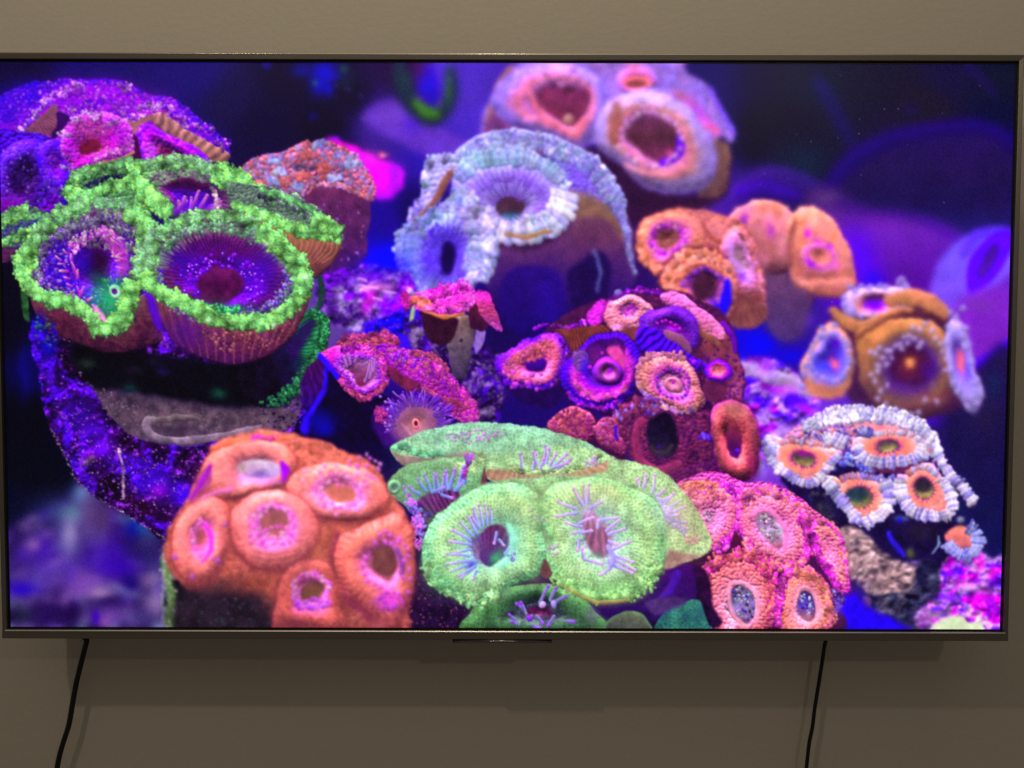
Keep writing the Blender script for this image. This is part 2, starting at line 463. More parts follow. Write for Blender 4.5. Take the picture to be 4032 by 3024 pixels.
def beadband(path, width, n, r, cols, hi=0.4, closed=False, jr=0.35, a=1.0, clump=24, soft=0.9, dens=1.7, rs=0.8, cl=0.55):
    """a band of small round beads along a path, in clumps, the nearer ones over the farther ones"""
    p = spl(path, 10, closed)
    if closed: p = np.vstack([p, p[:1]])
    seg = np.hypot(*np.diff(p, axis=0).T); cum = np.r_[0, np.cumsum(seg)]
    g = CV.rng; n = int(n * dens); r = r * rs
    s = (np.arange(n) + g.rand(n)) / n * cum[-1]
    j = np.clip(np.searchsorted(cum, s) - 1, 0, len(seg) - 1); f = ((s - cum[j]) / np.maximum(seg[j], 1e-6))[:, None]
    q = p[j] + (p[j + 1] - p[j]) * f; tg = (p[j + 1] - p[j]) / np.maximum(seg[j], 1e-6)[:, None]
    sd = nseed()
    wv = 0.65 + 0.7 * vnoise(s / 13.0, s * 0 + sd, sd)
    o = (g.rand(n) + g.rand(n) - 1) * width * 0.5 * wv
    x, y = q[:, 0] - tg[:, 1] * o, q[:, 1] + tg[:, 0] * o
    f1, f2, cid = worley(x, y, clump, sd)
    lum = (1 - cl) + cl * 1.5 * np.clip(1.15 - f1 * 1.25, 0, 1) + 0.25 * (cid - 0.5) - 0.010 * np.clip(o * np.sign(tg[:, 0] + 1e-6), -14, 14) + 0.5 * (fbm(x, y, 44, sd + 3, 2) - 0.5)
    L = []
    for i in range(n):
        c = arr(cols[g.randint(len(cols))]) * max(lum[i], 0.25) * (1 + 0.2 * (g.rand() - 0.5))
        L.append((x[i], y[i], r * (1 + jr * 2 * (g.rand() - 0.5)), c, 0.8 + 0.5 * g.rand()))
    L.sort(key=lambda e: e[1])
    for X_, Y_, rr, c, sq in L: stamp(X_, Y_, rr, c, hi, a, soft, sq)

def rim(path, width, n, r, cols, hi=0.22, under=0.55, clump=22, dens=4.6, rs=0.62, cl=0.5, soft=0.9):
    """a full beaded rim: a rounded band under a dense cover of beads"""
    c = np.mean([arr(q) for q in cols], axis=0) * under
    p = spl(path, 3, False); stroke([tuple(q) for q in p], [width * .12, width * .4, width * .42, width * .42, width * .4, width * .12], tuple(c), soft=4, mott=.6, round_=.3, a=.9)
    beadband(path, width, n, r, cols, hi, clump=clump, dens=dens, rs=rs, cl=cl, soft=soft)

def ribband(path, width, n, w, cols, jit=0.45, a=1.0, hi=0.35, lean=0.0):
    """short plump ridges lying across a rim, darker in the grooves"""
    p = spl(path, 10, False)
    c0 = np.mean([arr(q) for q in cols], axis=0) * np.array([0.42, 0.42, 0.66], np.float32)
    stroke(path, [width * .2, width * .42, width * .42, width * .42, width * .2], tuple(c0), soft=2.5, mott=.4); w = w * 0.86
    seg = np.hypot(*np.diff(p, axis=0).T); cum = np.r_[0, np.cumsum(seg)]; g = CV.rng; L = []; sd = nseed()
    for i in range(n):
        s = (i + 0.5 + 0.5 * (g.rand() - .5)) / n * cum[-1]; j = int(np.clip(np.searchsorted(cum, s) - 1, 0, len(seg) - 1))
        q = p[j] + (p[j + 1] - p[j]) * (s - cum[j]) / max(seg[j], 1e-6); tx, ty = (p[j + 1] - p[j]) / max(seg[j], 1e-6)
        l = width * 0.5 * (1 + jit * (g.rand() - .5) * 2); la = lean + 0.25 * (g.rand() - .5)
        nx, ny = -ty + tx * la, tx + ty * la
        c = arr(cols[g.randint(len(cols))]) * (0.82 + 0.3 * g.rand()) * (0.8 + 0.4 * float(vnoise(np.array([s / 22.0]), np.array([0.5]), sd)[0]))
        e = [(q[0] - nx * l, q[1] - ny * l), (q[0] + nx * l, q[1] + ny * l)]
        e.sort(key=lambda t: t[1])
        L.append((e[0], e[1], w * (0.65 + 0.7 * g.rand()), c))
    L.sort(key=lambda e: e[1][1])
    for (x1, y1), (x0, y0), ww, c in L:
        tent(x0, y0, x1, y1, ww, c * 0.8, np.minimum(c * 1.06, 255), 1.05, a * .92)
        stamp(x0, y0, ww * 1.0, c * 0.86, hi * .5, a * .9); stamp((x0 + x1) / 2, (y0 + y1) / 2, ww * 0.95, np.minimum(c * 1.04, 255), hi, a * .7)

def scatter(pts, n, r, cols, hi=0.4, a=1.0, jr=0.4, soft=0.9, sq=1.0, dens=1.5, rs=0.82):
    poly = spl(pts); g = CV.rng; n = int(n * dens) if n > 30 else n; r = r * rs if n > 30 else r
    x0, y0 = poly.min(0); x1, y1 = poly.max(0); L = []
    px_ = x0 + (x1 - x0) * g.rand(n * 4); py_ = y0 + (y1 - y0) * g.rand(n * 4)
    ok = sdf(poly, px_.astype(np.float32), py_.astype(np.float32)) > 0
    sd = nseed()
    for x, y in list(zip(px_[ok], py_[ok]))[:n]:
        lu = 0.75 + 0.5 * float(vnoise(np.array([x / 18.0]), np.array([y / 18.0]), sd)[0])
        L.append((x, y, r * (1 + jr * 2 * (g.rand() - 0.5)), arr(cols[g.randint(len(cols))]) * lu * (1 + 0.2 * (g.rand() - 0.5)), sq * (0.8 + 0.5 * g.rand())))
    L.sort(key=lambda e: e[1])
    for x, y, rr, c, q in L: stamp(x, y, rr, c, hi, a, soft, q)

def tent(x0, y0, x1, y1, w, cb, ct, tip=1.15, a=1.0, soft=0.9):
    m = w * 1.6 + 2
    sl = reg(min(x0, x1) - m, min(y0, y1) - m, max(x0, x1) + m, max(y0, y1) + m)
    if sl is None: return
    X, Y = CV.X[sl], CV.Y[sl]
    ex, ey = x1 - x0, y1 - y0; L = ex * ex + ey * ey + 1e-6
    t = np.clip(((X - x0) * ex + (Y - y0) * ey) / L, 0, 1)
    d = np.hypot(X - x0 - ex * t, Y - y0 - ey * t)
    ww = w * (1 - 0.35 * t)
    side = ((X - x0) * ey - (Y - y0) * ex) / math.sqrt(L) / ww
    if ex < 0: side = -side
    rgb = (arr(cb) + (arr(ct) - arr(cb)) * (t ** 1.3)[..., None]) * (0.95 + 0.28 * np.clip(side, -1, 1))[..., None]
    comp(sl, rgb, a * (1 - sst(ww - soft, ww + soft, d)))
    stamp(x1, y1, w * tip * 0.85, ct, 0.5, a, soft)

def tring(cx, cy, rx, ry, n, ln, w, cb, ct, a0=0, a1=360, up=0.0, jit=0.35, rot=0, tip=1.15, squash=1.0, a=1.0):
    g = CV.rng; L = []
    for i in range(n):
        q = math.radians(a0 + (a1 - a0) * (i + 0.5 + jit * (g.rand() - 0.5) * 2) / n)
        x, y = rx * math.cos(q), ry * math.sin(q); ro = math.radians(rot)
        x, y = x * math.cos(ro) - y * math.sin(ro), x * math.sin(ro) + y * math.cos(ro)
        dl = math.hypot(x, y) + 1e-6; l = ln * (1 + jit * (g.rand() - 0.5) * 1.6)
        L.append((cx + x, cy + y, cx + x + x / dl * l + (g.rand() - 0.5) * l * 0.4, cy + y + y / dl * l * squash - up * l))
    L.sort(key=lambda e: e[1])
    for e in L: tent(*e, w * (0.85 + 0.3 * g.rand()), cb, ct, tip, a)

def stroke(path, w, col, soft=1.5, a=1.0, blur=0, closed=False, mott=0.2, round_=0.4):
    p = spl(path, 7, closed)
    if closed: p = np.vstack([p, p[:1]])
    ws = np.interp(np.linspace(0, 1, len(p)), np.linspace(0, 1, len(w)), w) if isinstance(w, (list, tuple)) else np.full(len(p), float(w))
    m = ws.max() + soft + blur * 3 + 3
    x0, y0 = p.min(0) - m; x1, y1 = p.max(0) + m
    sl = reg(x0, y0, x1, y1)
    if sl is None: return
    X, Y = CV.X[sl], CV.Y[sl]; d = np.full(X.shape, -1e9, np.float32); sd = nseed(); W = np.ones(X.shape, np.float32)
    for i in range(len(p) - 1):
        ex, ey = p[i + 1] - p[i]; L = ex * ex + ey * ey + 1e-9
        t = np.clip(((X - p[i][0]) * ex + (Y - p[i][1]) * ey) / L, 0, 1)
        ww = ws[i] + (ws[i + 1] - ws[i]) * t
        e = ww - np.hypot(X - p[i][0] - ex * t, Y - p[i][1] - ey * t)
        W = np.where(e > d, ww, W); d = np.maximum(d, e)
    rgb = np.zeros(X.shape + (3,), np.float32) + arr(col)
    q = np.clip(d / W, 0, 1)
    rgb = surf(rgb, X, Y, W * round_ * np.sqrt(1 - (1 - q) ** 2 + 1e-4), 0, 0, sd, 0.5, None, mott)
    comp(sl, rgb, a * sst(-soft, soft, d), blur)

def rockmass(pts, base, patches, bright, speck, soft=2, blur=0, wob=4, scale=22, hi=0.5):
    """encrusted rock: noise relief, coloured patches with shapes of their own, bright specks"""
    poly = spl(pts); m = soft + blur * 3 + wob + 4
    x0, y0 = poly.min(0) - m; x1, y1 = poly.max(0) + m
    sl = reg(x0, y0, x1, y1)
    if sl is None: return
    X, Y = CV.X[sl], CV.Y[sl]; sd = nseed()
    d = sdf(poly, X, Y) + wob * 2 * (fbm(X, Y, 10, sd, 3) - 0.5)
    h = fbm(X, Y, scale, sd + 1, 5)
    rgb = np.zeros(X.shape + (3,), np.float32) + arr(base)
    for j, (c, sc, th) in enumerate(patches):
        mk = sst(th - 0.06, th + 0.08, fbm(X, Y, sc, sd + 20 + j * 7, 4))
        rgb = rgb + (arr(c) - rgb) * mk[..., None]
    rgb = surf(rgb, X, Y, h * scale * 1.5, 0, 0, sd, 0.6, None, 0.5)
    f1, f2, cid = worley(X, Y, 9, sd + 4)
    sp = (cid > 1 - speck) * (1 - sst(0.1, 0.35, f1))
    rgb = rgb + (arr(bright) - rgb) * (sp * hi)[..., None]
    comp(sl, rgb, sst(-soft, soft, d), blur)

def background():
    P = [(30,150,18,12,42),(200,150,24,16,75),(420,150,26,16,84),(500,220,24,18,52),(620,170,16,8,36),(560,260,16,9,40),(860,150,32,10,46),
         (960,160,58,34,140),(1030,190,70,44,156),(1050,300,60,34,156),(940,330,46,22,150),(820,260,62,36,130),(760,210,16,8,34),(700,270,14,6,30),
         (1600,170,26,16,72),(1750,170,24,30,62),(1900,170,34,34,56),(2050,160,36,30,74),(2170,170,22,36,58),
         (1620,300,24,20,50),(1720,280,26,20,52),(1800,250,34,34,58),(2000,230,44,38,52),(2160,260,16,24,72),
         (1620,420,70,30,150),(1720,350,30,40,62),(1950,350,46,30,84),(2050,420,32,30,80),(2150,440,26,28,80),(1900,420,44,32,96),
         (1900,520,96,40,168),(2000,560,84,24,160),(1880,600,90,10,200),(2100,700,112,40,176),(2150,650,110,44,180),(2150,780,70,20,120),
         (2160,900,26,20,60),(2100,960,32,18,70),(2160,1050,22,26,60),(2140,1120,20,24,66),
         (1680,700,50,34,92),(1700,780,36,12,130),(1640,740,20,6,200),(1700,900,130,60,210),(1640,860,140,90,220),
         (900,470,16,4,50),(830,480,30,8,120),(840,570,14,4,230),(760,620,90,30,190),(700,680,90,70,130),(850,680,60,16,220),
         (1150,620,26,8,70),(1300,580,40,16,70),(1100,730,24,8,60),(1250,700,26,6,80),(1060,900,26,8,80),(1040,820,40,16,90),
         (30,700,8,8,20),(60,900,4,6,16),(60,1000,4,8,18),(20,1100,8,16,40),(80,800,10,4,60),
         (650,900,26,6,60),(760,950,12,4,40),(700,930,14,4,40),(400,950,60,40,80),(950,1330,12,8,16),(900,1290,14,6,40),
         (1450,1260,30,12,80),(1400,1330,34,30,50),(1900,1300,50,44,64),(1800,1250,40,30,60),(2000,1250,70,60,76)]
    P = np.array(P, np.float32)
    step = 4
    X, Y = CV.X[::step, ::step], CV.Y[::step, ::step]
    num = np.zeros(X.shape + (3,), np.float32); den = np.zeros(X.shape, np.float32)
    for x, y, r, g, b in P:
        w = 1 / (((X - x) ** 2 + (Y - y) ** 2) / 900 + 1) ** 2
        num += w[..., None] * np.array([r, g, b], np.float32); den += w
    s = num / den[..., None]
    H, W = CV.X.shape
    r_, c_ = np.arange(H) / step, np.arange(W) / step
    r0 = np.minimum(r_.astype(int), s.shape[0] - 1); r1 = np.minimum(r0 + 1, s.shape[0] - 1); fr = (r_ - r0)[:, None, None]
    c0 = np.minimum(c_.astype(int), s.shape[1] - 1); c1 = np.minimum(c0 + 1, s.shape[1] - 1); fc = (c_ - c0)[None, :, None]
    s = s[r0] * (1 - fr) + s[r1] * fr
    CV.img[:] = s[:, c0] * (1 - fc) + s[:, c1] * fc
    # far blurred shapes
    stroke([(1010,150),(985,200),(1000,260),(1100,300)], [60,70,60,50], (82,52,190), soft=20, blur=10, a=.6)
    blob([(785,245),(820,220),(860,215),(900,250),(960,280),(1010,310),(1000,340),(920,335),(850,300),(800,275)], (100,58,180), blur=6, soft=6, alpha=.9)
    glow(850,250,40,20,(116,76,186),.5); glow(890,265,20,20,(70,20,230),.4)
    stroke([(862,150),(872,190),(895,225),(930,250),(960,232),(976,195),(974,150)], [16,20,22,22,18,13,10], (26,44,46), soft=9, blur=7)
    stroke([(898,222),(922,242),(942,248)], [8,14,9], (54,116,40), soft=6, blur=5); glow(968,190,9,34,(44,96,56),.7); glow(880,170,14,20,(30,62,56),.6); glow(908,212,14,8,(90,80,120),.5); glow(948,222,8,12,(90,90,110),.5)
    stroke([(920,160),(926,190),(935,215)], [18,22,10], (40,4,190), soft=8, blur=6)
    glow(905,150,18,22,(70,16,70),.7)
    for x, y, rx, ry, c in [(700,150,26,16,(24,10,210)),(690,180,18,22,(20,6,200)),(710,190,8,14,(16,4,180)),(650,150,20,14,(24,16,120)),(742,148,8,8,(36,110,70)),(680,178,7,7,(30,120,90)),(720,165,22,8,(30,10,200)),(745,170,20,20,(20,34,40)),(575,140,8,6,(40,20,160)),(676,250,10,8,(16,6,90))]:
        glow(x, y, rx, ry, c, .8)
    for x, y, dx, dy in [(723,182,6,4),(745,187,10,7),(775,203,8,6),(780,253,10,6),(966,167,8,5),(726,208,1,2)]:
        stroke([(x,y),(x+dx/2,y+dy/2),(x+dx,y+dy)], .7, (150,150,210), soft=.8, a=.8)
    # right side domes
    glow(1780,190,50,40,(22,52,66),.5); glow(1740,355,34,34,(28,66,74),.75); glow(1730,330,60,50,(30,50,80),.3)
    stroke([(1770,180),(1800,230),(1825,280),(1840,310)], [14,16,14,10], (44,30,130), soft=10, blur=8, a=.7)
    stroke([(2090,140),(2130,180),(2150,205)], [9,10,8], (52,30,110), soft=6, blur=6, a=.7)
    glow(1970,235,16,14,(40,28,110),.6)
    blob([(1790,470),(1800,400),(1850,345),(1930,305),(2020,280),(2110,278),(2180,300),(2185,480),(2000,470)], [(0,(58,30,120)),(.4,(56,34,100)),(1,(36,30,92))], soft=6, blur=8)
    stroke([(1775,440),(1800,395),(1845,345),(1900,312),(1960,290),(2040,275),(2110,272),(2170,292),(2185,310)], [13,15,17,16,13,12,12,12,14], (50,2,150), soft=9, blur=9)
    glow(2050,272,60,10,(56,4,160),.4)
    stroke([(1590,420),(1660,385),(1720,395),(1760,410)], [18,26,26,20], (90,40,190), soft=8, blur=7, a=.8)
    stroke([(1600,415),(1650,405),(1700,418),(1730,425)], [10,16,14,8], (84,0,226), soft=7, blur=6)
    blob([(1740,440),(1760,410),(1800,405),(1840,430),(1900,460),(1980,470),(2040,490),(2100,540),(2100,620),(1900,640),(1800,600)], [(0,(110,66,150)),(.4,(102,40,164)),(1,(74,14,130))], soft=10, blur=11)
    stroke([(1800,430),(1880,460),(1970,470),(2030,492),(2080,530)], [6,7,8,8,8], (66,12,160), soft=7, blur=8, a=.6)
    glow(1790,425,24,14,(140,100,180),.7); glow(1905,480,60,24,(134,44,200),.55); glow(1860,560,34,70,(82,0,235),.8,-15); glow(1890,605,24,20,(40,0,220),.7)
    blob([(2010,640),(2020,590),(2040,550),(2090,510),(2180,495),(2185,580),(2150,620),(2090,660),(2040,680)], [(0,(112,96,240)),(.5,(126,92,240)),(1,(110,66,200))], soft=5, blur=6)
    stroke([(2085,545),(2110,510),(2150,500),(2180,500)], [12,14,12,10], (96,40,250), soft=4, blur=4, a=.6)
    blob([(2094,630),(2092,580),(2110,540),(2150,505),(2185,500),(2180,550),(2150,600),(2110,632)], (92,4,245), soft=4, blur=3)
    blob(ell(2137,564,13,44,28), (74,26,140), soft=3, blur=2.5)
    blob([(2060,700),(2080,640),(2140,620),(2185,640),(2185,740),(2120,780),(2080,760)], (124,44,180), soft=8, blur=8, alpha=.8)
    stroke([(2110,790),(2140,775),(2185,745)], [10,13,14], (74,0,235), soft=4, blur=4)
    glow(2120,660,30,14,(110,56,150),.7)
    blob([(2110,800),(2185,765),(2185,1200),(2090,1120),(2040,900)], [(0,(36,22,60)),(.4,(26,20,54)),(1,(18,22,60))], soft=10, blur=8)
    glow(2150,830,16,30,(18,44,66),.6); glow(2130,900,30,40,(40,34,50),.5)
    glow(2000,905,30,16,(70,10,220),.8)
    glow(1700,800,30,60,(60,40,90),.5); glow(1745,690,16,16,(92,40,190),.8); glow(1700,660,34,30,(90,62,120),.8); glow(1735,650,20,14,(16,8,60),.7)
    glow(1710,770,40,20,(20,0,210),.8); glow(1650,745,30,24,(14,0,225),.7)
    # blurred lumps in the lower left corner
    S = [(150,1110,34,18,(110,190,210),.9),(175,1070,20,30,(120,170,220),.9,30),(155,1112,16,14,(130,236,220),.9),(190,1110,26,40,(150,110,200),.6),(120,1110,50,40,(60,70,110),.6),(215,1130,40,60,(92,70,110),.7),(230,1200,60,40,(76,24,190),.7),
         (70,1180,26,20,(120,90,180),.7),(95,1195,30,40,(70,10,190),.6),(60,1260,60,26,(96,70,170),.6),(145,1170,22,50,(150,150,210),.7),(110,1230,60,30,(110,80,200),.6),(45,1275,36,16,(50,10,210),.8),(300,1140,30,18,(30,130,190),.8,30),(285,1145,14,20,(20,10,170),.7),(320,1190,40,40,(44,40,90),.8),
         (250,1230,50,24,(70,10,200),.7),(190,1270,60,26,(140,90,200),.8),(215,1280,26,14,(190,150,190),.5),(320,1255,24,16,(140,110,160),.8),(270,1280,40,14,(120,120,190),.7,15),(330,1310,30,30,(120,96,150),.8),(230,1300,24,14,(40,16,70),.8),(235,1330,40,20,(130,90,190),.8),(300,1335,30,18,(76,70,130),.7),(120,1320,70,26,(40,14,70),.7),(215,1282,22,10,(190,160,210),.7),(335,1300,18,20,(160,136,190),.7),(265,1272,26,8,(150,150,210),.6,20),(150,1150,14,26,(190,180,220),.6),(70,1178,14,12,(160,120,190),.7),(120,1215,24,10,(140,100,210),.6,-30),(225,1345,16,12,(170,110,200),.7),(180,1255,16,20,(150,100,200),.6),(40,1330,30,26,(24,30,40),.7),(205,1335,8,14,(70,0,220),.8),(280,1260,20,20,(30,6,110),.7)]
    rockmass([(-20,1180),(60,1120),(130,1085),(180,1060),(260,1110),(350,1160),(370,1250),(370,1380),(-20,1380)], (64,40,110), [((150,120,190),46,.52),((70,10,200),50,.58),((30,12,60),40,.56),((130,150,190),36,.62)], (200,180,220), .1, soft=8, blur=7, scale=40); glow(200,1230,190,110,(80,50,130),.2); glow(60,1210,60,60,(70,50,120),.5)
    for e in S: glow(e[0], e[1], e[2], e[3], tuple(min(255, c * 1.12) for c in e[4]), min(1, e[5] * 1.15), rot=e[6] if len(e) > 6 else 0)
    CV.img *= (1 - .40 * sst(1540, 1640, CV.X) * (1 - sst(420, 520, CV.Y)))[..., None]          # background made darker towards the upper right
    CV.img *= (1 - .30 * (1 - sst(300, 420, CV.X)) * sst(1000, 1080, CV.Y))[..., None]
    CV.img[:] = gblur(CV.img, 4 * CV.px)
    g = CV.rng
    for i in range(16):
        x, y = 1600 + 570 * g.rand(), 140 + 330 * g.rand()
        stamp(x, y, .8 + .8 * g.rand(), (130,120,190), .2, .35 + .4 * g.rand())
    for x, y in [(1912,235),(1942,234),(1857,288),(2041,437),(1799,652),(1709,651)]: stamp(x, y, 1.3, (160,150,210), .3, .6)

BE_PU = [(196,120,226),(170,60,220),(150,30,210),(206,150,214),(180,90,220)]
LIME = [(118,206,96),(138,212,86),(98,184,98),(126,220,116),(146,208,84),(104,200,116),(80,156,88)]
DLIME = [(76,150,84),(90,160,96),(108,126,108),(64,128,84),(100,190,96)]
GLIME = [(110,190,120),(96,150,110),(120,130,130),(130,200,140),(100,120,130)]

def coral_violet():                                            # upper left
    out = [(-30,215),(0,202),(40,186),(75,173),(112,174),(170,167),(217,169),(277,182),(332,202),(375,212),(412,237),(450,275),(480,305),(496,328),(490,346),(452,349),(300,400),(162,420),(137,440),(120,470),(-30,480)]
    blob(out, [(0,(92,14,200)),(.4,(104,14,190)),(1,(50,4,110))], bead=9, bamp=.8, k=.6, tint=((186,60,220),.6), wob=4, edge=((40,8,190),26,.9))
    for x, y, rx, ry, c, a in [(190,205,90,28,(190,10,235),.75),(100,235,40,20,(190,0,220),.6),(210,220,40,12,(70,0,200),.6),(320,240,40,30,(216,30,230),.6),(60,210,50,26,(36,6,190),.8),(400,262,60,16,(60,6,210),.55),(10,250,40,40,(44,6,180),.7),(30,275,50,10,(150,10,190),.6)]:
        glow(x, y, rx, ry, c, a, 25 if x > 350 else 0)
    scatter([(110,215),(170,172),(280,186),(330,215),(330,270),(230,240),(120,250)], 150, 4.2, [(186,110,222),(176,50,226),(166,24,220),(150,30,214),(200,140,216)], .25, .7)
    for x, y, n, w in [(170,180,10,14),(268,190,12,14),(125,202,14,20),(100,218,10,14),(142,188,8,14),(320,225,26,26),(290,250,22,30),(270,258,10,20),(192,240,14,16),(360,235,22,18),(395,265,12,14),(150,232,8,10)]:
        beadband([(x-w,y+3),(x,y),(x+w,y+3)], 20, n, 4.0, [(190,130,220),(176,90,226),(206,150,206)], .3)
    scatter([(0,230),(70,180),(170,172),(280,188),(370,220),(440,280),(470,320),(300,300),(120,300),(0,300)], 520, 3.4, [(140,40,214),(110,16,200),(170,80,220),(84,12,196),(190,120,216)], .3, .6)
    # left tan wedge and the dark gap
    blob([(40,285),(70,262),(100,238),(119,226),(122,262),(112,292),(80,290)], [(128,82,92),(110,60,80)], mott=.3, ribs=(60,230,60,.12))
    blob([(120,242),(145,252),(142,275),(118,296),(108,296),(120,270)], (44,6,66), soft=3)
    beadband([(30,280),(65,258),(95,225),(112,215)], 18, 34, 4, [(140,90,216),(196,150,220),(110,40,200)], .35)
    # left lower dark polyp
    blob([(-30,290),(30,280),(90,290),(120,310),(150,350),(142,400),(120,455),(60,470),(-30,470)], [(0,(70,14,180)),(.5,(46,4,120)),(1,(110,8,150))], bead=10, bamp=.9, tint=((70,30,220),.6), k=.7)
    polyp((52,385), [(-20,380),(0,330),(40,300),(85,305),(105,350),(100,410),(70,450),(10,455),(-15,420)], [(0,(22,0,34)),(.42,(28,0,46)),(.6,(56,8,120)),(.85,(84,30,200)),(1,(70,16,190))], bead=9, bamp=.8, tint=((120,80,214),.4))
    polyp((122,355), [(80,350),(85,315),(110,300),(140,320),(158,360),(150,400),(120,420),(95,400)], [(0,(96,20,110)),(.4,(90,10,190)),(1,(50,6,200))], bead=8, bamp=.7, tint=((196,120,224),.5))
    scatter([(0,320),(60,295),(150,320),(140,420),(20,440)], 70, 2.6, [(170,130,226),(110,60,220),(80,30,210)], .5, .7)
    glow(10,440,50,20,(150,10,160),.6); glow(165,345,14,24,(255,20,230),.7,-30)
    beadband([(130,355),(145,360),(160,375)], 12, 14, 3.5, [(190,160,224),(150,90,220)], .5); beadband([(85,410),(105,388),(125,392)], 10, 14, 3.2, [(120,80,220),(90,50,210)], .4)
    # right ridge: tan ribs under a violet lip
    blob([(325,245),(350,240),(380,262),(420,290),(460,312),(494,330),(488,348),(450,346),(420,325),(370,290),(335,270)], [(156,108,100),(150,104,88)], ribs=(250,520,90,.22), mott=.25, dome=.3, wob=2)
    beadband([(345,232),(385,250),(420,268),(455,288),(488,318)], 26, 90, 3.6, [(120,30,220),(150,40,220),(200,130,214),(70,10,210),(190,60,210)], .3)
    # front lobes
    blob([(270,262),(290,262),(325,245),(332,256),(300,275),(285,290)], (150,98,90), mott=.3)
    polyp((362,330), [(292,290),(300,272),(330,272),(370,290),(410,310),(445,335),(458,365),(400,385),(320,380),(296,340)], [(0,(110,30,70)),(.25,(126,26,90)),(.42,(150,20,200)),(.7,(176,20,214)),(.85,(100,10,200)),(1,(120,20,180))], bead=9, bamp=.8, tint=((206,120,220),.5), wob=3)
    blob([(282,290),(296,300),(304,340),(300,360),(278,345),(284,320)], (60,10,46), soft=2)
    polyp((190,318), [(128,300),(140,270),(165,248),(200,238),(250,245),(280,275),(286,310),(282,335),(240,352),(165,374),(148,350),(130,330)], [(0,(96,26,40)),(.2,(126,40,70)),(.34,(140,40,110)),(.6,(150,30,170)),(.8,(166,36,206)),(1,(166,90,176))], bead=8, bamp=.9, k=.5, tint=((190,20,220),.35), wob=3)
    blob([(155,262),(185,248),(225,255),(240,285),(200,296),(160,290)], (150,62,120), bead=9, bamp=.9, alpha=.75, soft=10, tint=((196,110,190),.5))
    blob(ell(188,318,22,12,-20), (92,24,36), soft=5, mott=.5); stamp(176,324,6,(150,60,60),.3)
    glow(236,305,18,16,(240,20,240),.75); glow(170,350,16,12,(255,40,220),.6)
    for x, y in [(160,255),(190,240),(240,262),(138,288),(205,248)]: beadband([(x-14,y+4),(x,y),(x+14,y+2)], 16, 11, 3.8, [(210,170,220),(190,130,214)], .45)
    beadband([(200,345),(240,330),(282,312)], 26, 60, 3.1, [(200,110,220),(220,60,220),(216,160,190)], .35)
    stroke([(165,374),(210,360),(250,347),(284,330)], [5,6,6,4], (160,110,84), soft=2, mott=.4)
    scatter([(135,290),(165,250),(240,250),(280,290),(275,330),(170,365)], 170, 3.2, [(150,40,170),(180,60,200),(120,20,150),(196,110,190)], .3, .6)
    blob(ell(188,316,24,14,-20), (92,24,40), soft=6, mott=.5)

def coral_red():                                               # red and blue beads on a maroon column
    blob([(705,300),(740,308),(790,330),(830,345),(862,362),(873,385),(868,410),(840,430),(800,425),(770,370),(730,330)], [(0,(236,0,220)),(.5,(255,14,236)),(1,(150,10,220))], soft=5, blur=4, mott=.15)
    glow(850,375,18,24,(150,30,236),.8); glow(828,333,9,6,(246,130,150),.9); glow(800,340,22,14,(255,70,236),.6); glow(825,390,16,24,(255,0,246),.7); glow(722,302,12,8,(150,0,230),.7)
    body = [(590,400),(660,390),(740,392),(795,410),(800,450),(796,500),(788,550),(766,584),(735,602),(700,598),(660,560),(610,480)]
    blob(body, [(0,(88,40,66)),(.5,(80,36,78)),(1,(66,28,90))], mott=.3, dome=.3, k=.4, edge=((104,50,120),18,.6))
    scatter([(640,430),(720,420),(780,440),(780,560),(730,590),(660,500)], 26, 2.4, [(170,120,210),(150,90,180)], .4, .8)
    cap = [(500,392),(508,372),(540,348),(580,330),(625,320),(665,306),(705,305),(745,322),(782,345),(803,378),(812,412),(803,432),(775,424),(735,404),(700,396),(660,410),(625,424),(590,428),(550,415)]
    blob(cap, (190,100,130), bead=10, bamp=1.0, k=.7, wob=5, dome=.15)
    scatter(cap, 420, 4.6, [(200,100,96),(146,126,206),(180,110,146),(160,140,212),(206,116,104),(190,130,170),(140,146,196),(120,90,150)], .4, .85)
    for x, y in [(665,335),(695,365),(610,385),(650,380),(565,400)]: scatter(ell(x,y,17,11), 24, 4.6, [(206,104,96),(196,106,110)], .3, .8)
    for x, y in [(690,312),(605,370),(640,405),(590,345),(720,385),(585,392),(760,350)]: scatter(ell(x,y,15,10), 20, 4.6, [(150,160,220),(140,130,220),(170,190,210)], .4, .9)
    scatter(ell(655,362,22,8), 20, 3.5, [(100,80,110),(80,60,90)], .2, .9)
    beadband([(560,412),(610,425),(640,424),(690,400),(740,404),(800,428)], 14, 60, 3.4, [(210,130,160),(190,150,220),(214,110,90)], .4)

